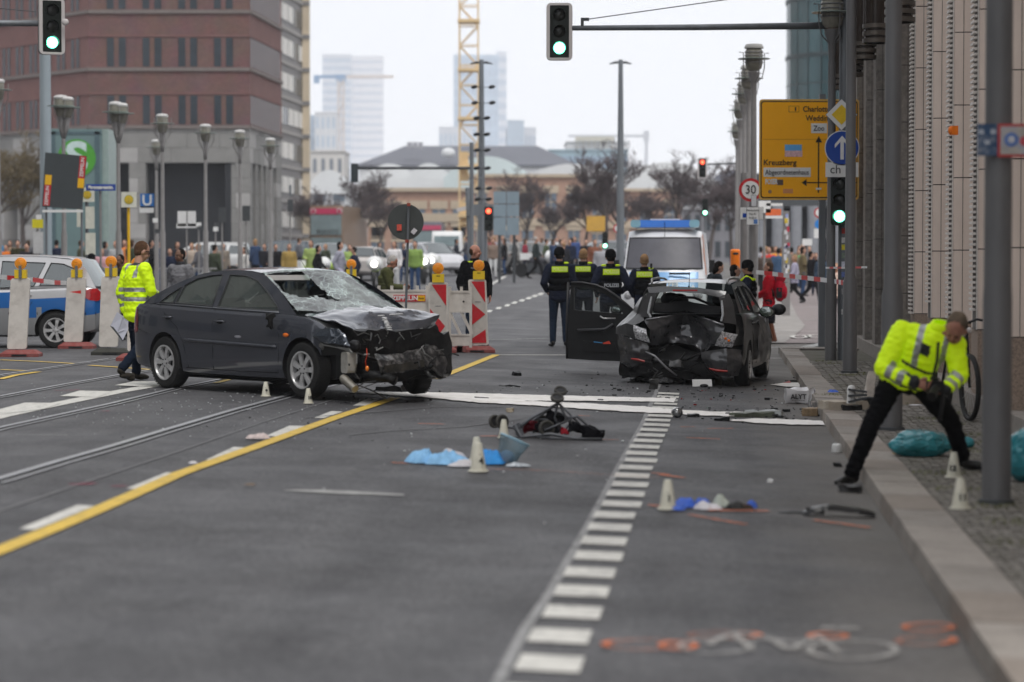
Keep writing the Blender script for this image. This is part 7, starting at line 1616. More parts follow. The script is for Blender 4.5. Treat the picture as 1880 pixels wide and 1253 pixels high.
EYE_=mat('eye_dark',(.02,.015,.012),.2);LIP=mat('lips',(.28,.1,.08),.5)
def remesh(mb,name,m,parent,vox,sm=2,wr=0.0,wsc=9.0,seed=0.0,zone=None):
    me=mb.mesh(name,m if isinstance(m,list)else [m],False,False);o=bpy.data.objects.new(name,me);C.objects.link(o)
    md=o.modifiers.new('r','REMESH');md.mode='VOXEL';md.voxel_size=vox;md.use_smooth_shade=True
    if sm:m2=o.modifiers.new('s','SMOOTH');m2.factor=.5;m2.iterations=sm
    dg=bpy.context.evaluated_depsgraph_get();me2=bpy.data.meshes.new_from_object(o.evaluated_get(dg));o.modifiers.clear()
    me2.materials.clear()
    for q in (m if isinstance(m,list)else [m]):me2.materials.append(q)
    if wr:
        sd=Vector((seed,seed*1.7,0))
        for v,n in zip(me2.vertices,[Vector(x.vector)for x in me2.vertex_normals]):
            p=v.co;q=Vector((p.x*wsc,p.y*wsc,p.z*wsc*1.5))+sd
            w=1-2*abs(noise.noise(q));v.co=p+n*(w*wr*.6+noise.noise(q*2.3)*wr*.6)
    if zone:
        idx=[zone(p.center)for p in me2.polygons];me2.polygons.foreach_set('material_index',idx)
    else:me2.polygons.foreach_set('material_index',[0]*len(me2.polygons))
    me2.polygons.foreach_set('use_smooth',[True]*len(me2.polygons));me2.update();o.data=me2;o.parent=parent;return o
def limb(b,p0,r0,p1,r1,n=12):
    p0,p1=Vector(p0),Vector(p1);b.tube([p0,p0.lerp(p1,.3),p0.lerp(p1,.65),p1],[r0,r0*1.04*.7+r1*.3,r0*.35+r1*.65,r1],n);b.ell(p0,r0,10,6);b.ell(p1,r1,10,6)
def frame(f,u=(0,0,1)):
    f=Vector(f).normalized();u=Vector(u);r=f.cross(u)
    if r.length<1e-3:r=Vector((1,0,0))
    r.normalize();u=r.cross(f);return Matrix((r,f,u)).transposed()
BASEJ=dict(pelvis=(0,0,.95),waist=(0,0,1.08),chest=(0,0,1.30),neck=(0,-.01,1.50),head=(0,.02,1.665),shR=(.185,0,1.43),shL=(-.185,0,1.43),elR=(.25,-.03,1.14),elL=(-.25,-.03,1.14),wrR=(.26,.06,.90),wrL=(-.26,.06,.90),
    hipR=(.095,0,.92),hipL=(-.095,0,.92),knR=(.11,.03,.51),knL=(-.11,.03,.51),anR=(.12,-.02,.09),anL=(-.12,-.02,.09),toR=(.15,.15,.03),toL=(-.15,.15,.03))
def person(label,loc,rz,h=1.78,pose=None,skin=SKIN,jacket=NAVY,trousers=JEAN,shoes=SHOE,hair=HAIRB,hat=None,face=(0,1,0),faceup=(0,0,1),vox=.012,bulk=1.0,jlen=0.0,vest=None,zone=None,jmats=None,fingers=True,hairlen=0,grip=None,group=None,seed=1.0,wr=.010,collar=None,zonet=None,tmats=None):
    J={k:Vector(v)for k,v in BASEJ.items()}
    for k,v in (pose or {}).items():J[k]=Vector(v)
    s_=h/1.8;t=thing('person',loc,label,'person',rz,group)
    J={k:v*s_ for k,v in J.items()};q=s_
    sax=(J['shR']-J['shL']).normalized();sp1=(J['chest']-J['waist']).normalized();fw=sax.cross(sp1)*-1
    if fw.length<1e-3:fw=Vector((0,1,0))
    F1=frame(sax.cross(sp1)*-1,sp1)if True else None
    T1=Matrix((sax,sp1.cross(sax),sp1)).transposed()
    hax=(J['hipR']-J['hipL']).normalized();T0=Matrix((hax,Vector((0,0,1)).cross(hax).normalized(),Vector((0,0,1)))).transposed()
    HF=frame(face,faceup);hd=J['head']
    H=lambda x,y,z:hd+HF @ (Vector((x,y,z))*q)
    b=MB()
    b.ell(H(0,-.012,.03),[v*q for v in (.076,.096,.103)],18,12,HF);b.ell(H(0,.025,-.045),[v*q for v in (.058,.062,.072)],14,10,HF);b.ell(H(0,.035,-.088),[v*q for v in (.032,.035,.03)],10,6,HF)
    b.ell(H(0,.094,-.012),[v*q for v in (.014,.02,.028)],8,6,HF);b.ell(H(0,.070,.032),[v*q for v in (.052,.022,.014)],10,6,HF)
    for sg in (-1,1):b.ell(H(sg*.078,-.008,-.005),[v*q for v in (.013,.022,.034)],8,6,HF);b.ell(H(sg*.036,.068,-.03),[v*q for v in (.02,.018,.02)],8,6,HF)
    limb(b,hd+HF @ Vector((0,-.02,-.05))*q,.054*q,J['neck']-Vector((0,0,.03)),.062*q)
    b.ell(J['chest'],[v*q for v in (.14,.085,.2)],12,8,T1);b.ell(J['waist'],[v*q for v in (.12,.08,.16)],12,8,T1);b.ell(J['pelvis'],[v*q for v in (.14,.09,.12)],12,8,T0)
    for S in 'RL':
        limb(b,J['sh'+S],.05*q,J['el'+S],.038*q);limb(b,J['el'+S],.038*q,J['wr'+S],.028*q);limb(b,J['sh'+S],.05*q,J['chest']+Vector((0,0,.08)),.07*q)
        limb(b,J['hip'+S],.08*q,J['kn'+S],.052*q);limb(b,J['kn'+S],.05*q,J['an'+S],.036*q);limb(b,J['hip'+S],.08*q,J['pelvis'],.09*q)
        d=(J['wr'+S]-J['el'+S]).normalized();g_=(grip or {}).get(S);hdir=Vector(g_).normalized()if g_ else (d+Vector((0,.15,0))).normalized()
        sd=Vector((0,1,0))if abs(hdir.z)>.6 else Vector((0,0,1));wd=(sd-hdir*sd.dot(hdir)).normalized();th=hdir.cross(wd)
        w0=J['wr'+S];pc=w0+hdir*.05*q;Mh=Matrix((wd,th,hdir)).transposed();b.ell(pc,[v*q for v in (.042,.02,.055)],10,8,Mh)
        curl=th*(-1 if S == 'R' else 1)
        if fingers:
            for k in range(4):
                o_=(k-1.5)*.021;L1=(.042,.047,.045,.036)[k];k0=pc+wd*o_*q+hdir*.035*q;k1=k0+(hdir+curl*.35).normalized()*L1*q;k2=k1+(hdir*.6+curl*.9).normalized()*L1*.75*q
                limb(b,k0,.011*q,k1,.0095*q,8);limb(b,k1,.0095*q,k2,.008*q,8)
            t0=w0+hdir*.02*q+wd*.025*q;t1=t0+(wd*.8+hdir*.7+curl*.4).normalized()*.045*q;t2=t1+(hdir+curl*.6).normalized()*.03*q;limb(b,t0,.014*q,t1,.011*q,8);limb(b,t1,.011*q,t2,.009*q,8)
    remesh(b,'body',skin,t,vox*.92,1)
    if vox<.02:
        for sg in (-1,1):e=MB();e.ell(H(sg*.031,.0815,.008),[v*q for v in (.013,.006,.006)],8,6,HF);e.build('eye',EYE_,t,True)
        e=MB();e.ell(H(0,.088,-.052),[v*q for v in (.024,.006,.006)],8,6,HF);e.build('mouth',LIP,t,True)
    if hair:
        b=MB();b.ell(H(0,-.028,.042),[v*q for v in (.080,.093,.099)],16,12,HF)
        if hairlen:b.ell(H(0,-.045,-.04),[v*q for v in (.085,.065,.05+hairlen)],14,10,HF)
        else:b.ell(H(0,-.05,-.02),[v*q for v in (.074,.055,.055)],12,8,HF)
        remesh(b,'hair',hair,t,max(.009,vox*.7),0,.006,30,seed)
    if hat:
        b=MB();b.lathe([(.088*q,.005*q),(.096*q,.02*q),(.098*q,.06*q),(.09*q,.105*q),(.065*q,.14*q),(.03*q,.155*q),(0,.158*q)],16,H(0,-.012,0),HF @ Matrix.Diagonal((1,1.14,1)));b.lathe([(.09*q,.0),(.1*q,.01*q),(.1*q,.04*q),(.094*q,.05*q)],16,H(0,-.012,0),HF @ Matrix.Diagonal((1,1.14,1)))
        b.build('beanie',hat,t,True)
    b=MB();B=bulk
    up=J['neck']
    prof=[(J['pelvis']-Vector((0,0,.03+jlen))*q,.185,.135),(J['pelvis']+Vector((0,0,.05)),.18,.13),(J['waist'],.175,.125),(J['waist'].lerp(J['chest'],.5),.18,.13),(J['chest'],.19,.135),(J['chest'].lerp(up,.45),.175,.12),(J['chest'].lerp(up,.75),.12,.095)]
    P=[p for p,_,_ in prof]
    for i in range(len(prof)-1):
        for f in (0,.5):
            c=P[i].lerp(P[i+1],f);rx=prof[i][1]*(1-f)+prof[i+1][1]*f;ry=prof[i][2]*(1-f)+prof[i+1][2]*f
            b.ell(c,(rx*q*B,ry*q*B,.09*q),20,10,T0 if i<2 else T1)
    b.ell(J['neck']-Vector((0,0,.02))*q,(.075*q,.075*q,.05*q),12,8,T1)
    for S in 'RL':
        limb(b,J['sh'+S],.082*q*B**.5,J['el'+S],.063*q*B**.5);limb(b,J['el'+S],.062*q*B**.5,J['wr'+S].lerp(J['el'+S],.06),.046*q);limb(b,J['sh'+S],.078*q,J['chest']+Vector((0,0,.06)),.1*q)
    remesh(b,'jacket',jmats or jacket,t,vox,2,wr,9,seed,zone(J,q)if zone else None)
    if collar:b=MB();b.lathe([(.075*q,-.03*q),(.085*q,.0),(.083*q,.05*q),(.07*q,.05*q)],14,J['neck']+Vector((0,0,.01)),T1,cap=False);b.build('collar',collar,t,True)
    b=MB();b.ell(J['pelvis']-Vector((0,0,.02))*q,[v*q for v in (.165,.115,.12)],16,8,T0)
    for S in 'RL':limb(b,J['hip'+S],.098*q,J['kn'+S],.07*q);limb(b,J['kn'+S],.068*q,J['an'+S]+Vector((0,0,.02)),.056*q);limb(b,J['hip'+S],.1*q,J['pelvis'],.11*q)
    remesh(b,'trousers',tmats or trousers,t,vox,2,wr*.8,11,seed+5,zonet(J,q)if zonet else None)
    for S in 'RL':
        a,c=J['an'+S],J['to'+S];b=MB();lo=min(a.z-.07*q,c.z-.01*q)
        d=(c-a);d.z=0;L_=max(d.length,.05);d.normalize();sN=Vector((d.y,-d.x,0));Mf=Matrix((sN,d,Vector((0,0,1)))).transposed();tilt=(c.z+.055*q-a.z)/max(L_,.05)
        if J['an'+S].z>.2*q and c.z<a.z-.08*q and L_<.17:pass
        b.ell(a-Vector((0,0,.02))*q-d*.02,[v*q for v in (.042,.055,.05)],10,8,Mf);b.ell(a.lerp(c,.55)-Vector((0,0,.015))*q,[v*q for v in (.046,.115,.04)],12,8,Mf);b.ell(c+Vector((0,0,.005)),[v*q for v in (.045,.06,.03)],12,8,Mf)
        remesh(b,'shoe',shoes,t,max(.01,vox*.8),1)
    if vest:
        b=MB()
        for c,rx,ry in ((J['waist']-Vector((0,0,.01)),.195,.15),(J['waist'].lerp(J['chest'],.5),.2,.158),(J['chest'],.2,.162),(J['chest'].lerp(J['neck'],.4),.175,.15)):b.ell(c,(rx*q*B,ry*q*B,.1*q),18,10,T1)
        remesh(b,'vest',vest,t,vox,2,.006,12,seed+2)
    t['_q']=q
    del t['_q'];return t,J,T1
def patch(t,J,T1,txt,m,lm,w=.30,hh=.105,z=.115,back=True,size=.085,y=.162):
    s=-1 if back else 1;rows=[]
    for k in range(7):
        u=-1+k/3;rows.append([J['chest']+T1 @ Vector((u*w/2,s*(y-.028*u*u),z+dz))for dz in (-hh/2,hh/2)])
    if m:b=MB();b.grid(rows);p_=b.build('back_patch',m,t)
    c=J['chest']+T1 @ Vector((0,s*(y+.008),z));text(txt,size,lm,t,c,rot=(PI/2,0,0 if back else PI),bold=.003,name='patch_lettering',sx=.92)
# ---- bending forensic photographer
Pf=ground_at(1672,18.9);NG=mat('dark_grey_panel',(.03,.032,.035),.8)
def zoneF(J,q):
    A,B_=J['shL'],J['elL']
    def seg(c,a,e):
        d=e-a;t=(c-a).dot(d)/d.length_squared;return t,(a+d*t-c).length
    def z(c):
        for S in 'LR':
            t,r=seg(c,J['el'+S],J['wr'+S])
            if r<.085 and (.18<t<.36 or .52<t<.70):return 1
            if r<.09 and t>.86:return 2
        ax=(J['chest']-J['pelvis']);t=(c-J['pelvis']).dot(ax)/ax.length_squared;sh=(J['shR']-J['shL']);u=(c-J['shL']).dot(sh)/sh.length_squared
        t2,r2=seg(c,J['shL'],J['pelvis']+Vector((-.16,0,.02)))
        if .30<u<.42 and t>.55:return 1
        if .80<u<.90 and t>.6:return 1
        if .42<u<.60 and .95<t<1.25:return 2
        if-.12<t<-.02:return 2 if u>.2 else 1
        if .12<u<.95 and .48<t<.56:return 2
        return 0
    return z
pf=dict(pelvis=(-.03,0,.86),waist=(-.0,-.05,.95),chest=(.09,-.12,1.10),neck=(.19,-.2,1.235),head=(.30,-.30,1.235),shL=(-.08,-.10,1.21),shR=(.31,-.19,1.12),elL=(-.24,-.18,.93),elR=(.335,-.26,.88),wrL=(-.01,-.35,.825),wrR=(.20,-.38,.765),
    hipL=(-.13,0,.83),hipR=(.10,0,.80),knL=(-.31,-.08,.50),knR=(.32,-.06,.50),anL=(-.45,0,.09),anR=(.42,.04,.215),toL=(-.555,-.10,.035),toR=(.555,-.06,.155))
t,J,T1=person('man in neon yellow jacket bending with a camera astride the kerb at the right',Pf,0,1.8,pf,SKINR,NEON,BLKT,SHOE,cloth('hair_greying',(.15,.115,.085),.45),face=(-.35,-.55,-.62),faceup=(-.1,-.7,.6),vox=.0095,bulk=1.12,jmats=[NEON,REFL,NG],zone=zoneF,grip={'L':(.9,-.15,-.25),'R':(-.7,-.1,.3)},wr=.016,seed=3,collar=NEON)
c0=Pf+Vector((.125,-.40,.80));cm=thing('camera',c0,'black camera with hanging strap held by the bending photographer','camera');CB=mat('camera_body',(.01,.01,.011),.4)
b=MB();b.box((0,0,0),(.13,.07,.09));b.box((0,.0,.055),(.05,.05,.03));b.build('camera_body',CB,cm);b=MB();b.cyl((0,-.03,-.01),(-.05,-.14,-.07),.035,.04,14);b.build('lens',CB,cm,40)
b=MB();b.tube([(.05,0,.04),(.06,-.01,-.08),(.045,-.01,-.2),(.04,0,-.26)],.014,6);b.tube([(-.02,0,.05),(.015,0,.2),(.03,.03,.34)],.012,6);b.build('strap',CB,cm)
# ---- man in yellow behind the saloon
def zoneY(J,q):
    def z(c):
        for S in 'LR':
            d=J['wr'+S]-J['el'+S];t=(c-J['el'+S]).dot(d)/d.length_squared;r=(J['el'+S]+d*t-c).length
            if r<.09 and abs(c.x)>.17 and (.1<t<.28 or .55<t<.72):return 1
        if abs(c.x)<.22 and (1.02*q<c.z<1.07*q or 1.14*q<c.z<1.19*q):return 1
        if 1.32*q<c.z<1.5*q and .10<abs(c.x)<.15:return 1
        if c.z>1.475*q and abs(c.x)<.15:return 2
        return 0
    return z
Py=ground_at(251,31.0)
t,J,T1=person('man in neon yellow jacket seen from behind, holding papers, left of the dark saloon',Py,R(-48),1.80,dict(head=(.0,.085,1.645),neck=(0,.02,1.49),shL=(-.18,0,1.42),elL=(-.26,-.07,1.13),wrL=(-.24,-.03,.88),elR=(.25,.05,1.15),wrR=(.12,.24,1.08),knL=(-.10,.05,.5),anL=(-.1,.05,.09),toL=(-.12,.2,.03),knR=(.12,.02,.50),anR=(.12,-.30,.16),toR=(.13,-.18,.03)),SKIN,NEON,cloth('dark_blue_jeans',(.010,.016,.03)),mat('hiking_boot',(.022,.018,.012),.7),cloth('hair_short_brown',(.09,.05,.03),.3),face=(.25,.9,-.35),vox=.011,bulk=1.12,jlen=.08,jmats=[NEON,REFL,NG],zone=zoneY,wr=.013,seed=6)
b=MB();b.tube([J['head']+Vector((.08,.0,.01)),J['head']+Vector((.075,.085,.005)),J['head']+Vector((-.07,.09,.0))],.006,5);b.build('glasses',BLACK,t)
pc=at3(219,597,30.7);pp=thing('paper_folder',pc,'open folder of white papers hanging from the hand of the man in yellow','papers');k=30.7/FPX
PAP=mat('paper_lilac_white',(.62,.63,.72),.7,0,.04,9)
def Q(px,py,d=0):return Vector(((px-219)*k,d,(597-py)*k))
for i,(quad,m)in enumerate((([Q(203,598),Q(215,573),Q(226,582,.05),Q(216,612,.05)],PAP),([Q(216,610,-.02),Q(226,582,-.04),Q(235,590,.03),Q(234,606,.03)],PAP),([Q(202,599,.01),Q(204,596,.01),Q(225,624,.02),Q(224,627,.02)],DGREY),([Q(217,612,.0),Q(235,604,.03),Q(225,625,.02)],PAP))):
    b=MB();n=len(quad);off=Vector((0,.006,.0));b.add(quad+[p+off for p in quad],[tuple(range(n)),tuple(range(2*n-1,n-1,-1))]+[(i_,(i_+1)% n,n+(i_+1)% n,n+i_)for i_ in range(n)]);b.build('sheet' if m == PAP else 'folder_spine',m,pp)
# ---- group of officers from behind
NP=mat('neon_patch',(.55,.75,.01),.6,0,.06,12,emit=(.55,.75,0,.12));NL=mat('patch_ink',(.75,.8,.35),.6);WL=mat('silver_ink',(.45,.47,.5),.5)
for (px,D,h,rz,lab,hr,ht,ps,low,vs,se)in (
    (1027,45.5,1.86,2,'officer in black beanie and jeans standing leftmost of the group',None,KNIT,dict(elL=(-.29,-.08,1.16),wrL=(-.22,.12,1.02),elR=(.27,-.02,1.15),wrR=(.26,.08,.92)),False,VEST,1),
    (1071,48,1.87,-4,'officer with blond hair, second from the left of the group',HAIRBL,None,dict(elL=(-.24,.0,1.16),wrL=(-.12,.2,1.05)),False,VEST,2),
    (1121,44,1.85,3,'officer in black beanie with POLIZEI on the back twice, third from the left',None,KNIT,dict(elL=(-.31,-.08,1.18),wrL=(-.2,.12,1.05),elR=(.31,-.08,1.18),wrR=(.2,.12,1.05)),True,VEST,3),
    (1183,46,1.80,-2,'officer with cropped fair hair, rightmost of the group, before the van',HAIRBL,None,dict(elL=(-.27,-.05,1.16),wrL=(-.2,.14,1.0),elR=(.27,-.05,1.16),wrR=(.2,.14,1.0)),False,VEST,4)):
    t,J,T1=person(lab,ground_at(px,D),R(rz),h,ps,SKIN,NAVY,JEAN if px == 1027 else cloth('navy_trousers',(.012,.014,.024)),SHOE,hr or HAIRK,ht,vox=.013,bulk=1.06,vest=vs,jlen=.03,seed=se,collar=VEST)
    patch(t,J,T1,'POLIZEI',NP,NL,y=.178)
    if low:patch(t,J,T1,'POLIZEI',None,WL,z=-.13,size=.085,y=.18)
    for sg in ((-1,1)if low else (1,)):b=MB();b.ell(J['sh'+('R' if sg>0 else 'L')].lerp(J['neck'],.35)+Vector((0,0,.075)),(.055,.04,.02),8,5);b.build('neon_epaulette',NP,t,True)
    if px == 1183:b=MB();b.box(J['shR'].lerp(J['neck'],.3)+Vector((0,-.06,.12)),(.04,.03,.1));b.build('radio',BLACK,t)
# ---- officer in beanie, women, men
def zoneE(J,q):
    return lambda c:1 if (1.38*q<c.z<1.5*q and .08<abs(c.x)<.125)else 0
t,J,T1=person('officer in black beanie and dark uniform facing left beside the red-coated woman',ground_at(1374,42),R(78),1.74,dict(elR=(.22,.02,1.16),wrR=(.1,.22,1.1),elL=(-.24,.02,1.14)),SKIN,NAVY,cloth('navy_trousers',(.012,.014,.024)),SHOE,HAIRK,KNIT,face=(.2,.9,-.1),vox=.012,vest=VEST,seed=8,collar=VEST)
for sg in (-1,1):b=MB();b.tube([J['chest']+Vector((sg*.12,.12,.14)),J['chest']+Vector((sg*.13,.02,.215)),J['chest']+Vector((sg*.13,-.11,.15))],.02,6);b.build('neon_strap',NP,t,True)
REDC_=cloth('red_coat',(.38,.008,.018),.12);SKRT=cloth('black_skirt',(.012,.012,.016))
t,J,T1=person('woman in red coat, black skirt and tall brown boots facing left',ground_at(1412,52),R(80),1.74,dict(elR=(.22,.05,1.15),wrR=(.14,.22,1.02),elL=(-.22,.05,1.15),wrL=(-.1,.25,1.05),anR=(.07,.06,.09),toR=(.08,.22,.03),knR=(.08,.08,.5),anL=(-.07,-.12,.09),knL=(-.08,-.02,.5),toL=(-.08,.05,.03)),SKIN,REDC_,BOOT,BOOT,HAIRB,face=(0,1,-.05),vox=.013,bulk=1.08,jlen=.1,seed=9,hairlen=.02,collar=REDC_,tmats=[SKRT,BOOT],zonet=lambda J,q:(lambda c:0 if c.z>.50*q else 1))
b=MB();b.lathe([(.17,.42),(.185,.5),(.18,.75),(.17,.95)],18,(0,0,0),Matrix.Diagonal((1,.75,1)));b.build('skirt',SKRT,t,True)
rp=thing('rucksack',t.location+Matrix.Rotation(R(80),3,'Z')@ (J['chest']+Vector((0,-.23,-.06))),'bright red hiking rucksack on the back of the woman in the red coat','rucksack',R(80));RKM=cloth('red_rucksack',(.42,.012,.03),.2)
b=MB();b.ell((0,0,-.05),(.17,.13,.26),14,10);b.ell((0,-.02,.2),(.15,.11,.1),12,8);b.ell((0,-.1,-.1),(.12,.06,.15),10,8);remesh(b,'bag',RKM,rp,.014,2,.012,10);
for sg in (-1,1):
    b=MB();b.tube([(sg*.09,.1,.26),(sg*.13,.16,.28),(sg*.14,.2,.15),(sg*.14,.12,-.2)],.022,6);b.build('shoulder_strap',BLACK,rp,True)
    b=MB();b.box((sg*.155,.0,-.12),(.03,.12,.22));b.build('side_pocket',BLACK,rp)
for z in (.1,-.12):b=MB();b.tube([(-.15,-.08,z),(0,-.155,z),(.15,-.08,z)],.008,5);b.build('compression_strap',BLACK,rp)
person('woman with dark hair and white scarf, face visible left of the officer in the beanie',ground_at(1349,45),R(-60),1.66,None,SKIN,cloth('dark_coat',(.02,.024,.03)),BLKT,SHOE,HAIRK,face=(.3,.6,0),vox=.014,seed=10,hairlen=.06,collar=mat('white_scarf',(.55,.5,.47),.9))
person('woman with long dark hair in a black coat beside the police van',ground_at(1312,49),R(-72),1.74,dict(head=(0,.1,1.63),neck=(0,.05,1.48)),SKIN,cloth('charcoal_coat',(.025,.03,.035)),BLKT,SHOE,HAIRK,face=(.1,.8,-.4),vox=.014,bulk=1.15,seed=11,hairlen=.08)
t,J,T1=person('balding man in black jacket with neon piping behind the rightmost beacon',ground_at(872,44),R(205),1.86,dict(elR=(.28,-.03,1.14),elL=(-.28,-.03,1.14),wrR=(.26,.05,.9),wrL=(-.26,.05,.9)),SKINR,VEST,JEAN,SHOE,None,face=(-.75,.55,0),vox=.012,bulk=1.22,jlen=.05,seed=12,collar=VEST)
H_=J['head'];Fm=frame((-.75,.55,0));b=MB()
b.ell(H_+Fm @ Vector((0,-.05,.015)),(.079,.068,.08),14,10,Fm);remesh(b,'hair',HAIRB,t,.01,0,.004,30)
for sg in (-1,1):
    b=MB();b.tube([J['neck']+Vector((sg*.07,.06,.0)),J['sh'+('R' if sg>0 else 'L')]+Vector((0,.03,.07))],.012,5);b.build('neon_piping',NP,t)
    b=MB();b.tube([J['neck']+Vector((sg*.05,.09,-.05)),J['neck']+Vector((sg*.02,.13,-.14))],.014,5);b.build('neon_collar',NP,t)
b=MB();b.tube([J['chest']+Vector((0,.15,.1)),J['waist']+Vector((0,.165,-.05)),J['pelvis']+Vector((0,.155,-.05))],.006,5);b.build('zip',mat('zip_orange',(.4,.08,.03),.5),t)
text('POLIZEI',.035,WL,t,J['chest']+Vector((.1,.172,.09)),rot=(PI/2,0,PI))
b=MB();b.lathe([(.15*1.22,0),(.152*1.22,.03)],16,J['pelvis']-Vector((0,0,.1)),Matrix.Diagonal((1.22,.85,1)),cap=False);b.build('neon_hem',NP,t)
t,J,T1=person('grey-haired man in olive jacket looking at his phone beside the round sign',ground_at(708,43),R(-82),1.69,dict(head=(0,.13,1.60),neck=(0,.06,1.46),elR=(.22,.08,1.15),wrR=(.1,.32,1.12),elL=(-.22,.08,1.15),wrL=(-.08,.34,1.14)),SKINR,cloth('olive_jacket',(.075,.08,.035)),cloth('beige_trousers',(.3,.25,.2)),SHOE,HAIRG,face=(.1,.8,-.45),vox=.012,bulk=1.1,seed=13,grip={'R':(-.4,.9,.1),'L':(.4,.9,.1)},collar=mat('dark_collar',(.05,.05,.03),.9))
b=MB();b.box((0,.135,1.2),(.1,.02,.34));b.build('shirt_front',mat('white_shirt',(.6,.55,.55),.8),t)
ph=t.location+Matrix.Rotation(R(-82),3,'Z')@ Vector((0,.41,1.10));b=MB();b.box((0,0,0),(.075,.15,.012),mt=Matrix.Rotation(R(35),3,'Y'));b.build('phone',BLACK,None,loc=ph,label='dark phone in the hands of the grey-haired man in the olive jacket',category='phone')
t,J,T1=person('man in grey tweed coat with glasses looking to the camera, above the saloon boot',ground_at(331,44.5),R(150),1.76,dict(elR=(.25,-.05,1.15),wrR=(.2,.1,.95)),SKIN2,cloth('tweed_grey',(.17,.17,.18),.2),BLKT,SHOE,HAIRK,face=(.2,.95,0),vox=.012,bulk=1.1,jlen=.2,seed=14,collar=mat('black_scarf',(.03,.03,.035),.9))
b=MB();Fm=frame((.2,.95,0));q_=[J['head']+Fm @ Vector((sx,.092,.008))for sx in (-.055,-.01,.01,.055)];b.tube(q_,.005,5);b.build('glasses',BLACK,t)
person('dark-haired man in black jacket peering from behind the third beacon',ground_at(220,47),R(165),1.66,None,SKIN2,cloth('black_puffer',(.02,.022,.025)),BLKT,SHOE,HAIRK,face=(.3,.9,0),vox=.014,seed=15)
person('man in navy beanie and coat left of the third beacon lamp',ground_at(168,58),R(200),1.70,None,SKIN,cloth('navy_coat',(.02,.026,.045)),JEAN,SHOE,HAIRK,KNIT,face=(0,1,0),vox=.018,seed=16)
# ---- background crowd (copies of a few figures with their own clothes)
def crowd_meshes(kind,seed):
    walk=kind == 'walk';ps=dict(knR=(.1,.2,.52),anR=(.1,.28,.1),toR=(.1,.45,.06),knL=(-.1,-.02,.5),anL=(-.1,-.34,.14),toL=(-.1,-.22,.03),elR=(.24,-.14,1.15),wrR=(.22,-.08,.92),elL=(-.24,.08,1.15),wrL=(-.22,.26,.98))if walk else (dict(elR=(.26,.02,1.16),wrR=(.1,.24,1.12))if kind == 'arm' else None)
    t,J,T1=person('x',(0,0,-50),0,1.75,ps,SKIN,NAVY,JEAN,SHOE,HAIRB,vox=.026,fingers=False,hairlen=.06 if seed % 2 else 0,bulk=1.1,jlen=.12 if seed % 2 else 0,wr=.012,seed=seed)
    ch=[(o.name.split('.')[0],o.data)for o in C.objects if o.parent == t]
    for o in [o for o in C.objects if o.parent == t]+[t]:bpy.data.objects.remove(o)
    return ch
CM=[crowd_meshes('stand',20),crowd_meshes('walk',21),crowd_meshes('walk',22),crowd_meshes('arm',23),crowd_meshes('stand',25)]
def cm(c):return cloth('crowd_%d_%d_%d' % tuple(int(v*200)for v in c),c,.15)
HR={'k':HAIRK,'b':HAIRB,'g':HAIRG,'l':HAIRBL}
def crowd(px,D,k,rz,jc,tc,hr,lab,h=1.0,group=None,skin=SKIN):
    t=thing('person',ground_at(px,D),lab,'person',R(rz),group);t.scale=(h,h,h)
    for nm,me in CM[k]:
        o=bpy.data.objects.new(nm,me);C.objects.link(o);o.parent=t
        m={'jacket':cm(jc),'trousers':cm(tc),'hair':HR[hr],'body':skin}.get(nm)
        if m:o.material_slots[0].link='OBJECT';o.material_slots[0].material=m
    return t
K_,N_,J_=(.012,.012,.014),(.015,.02,.04),(.03,.06,.13)
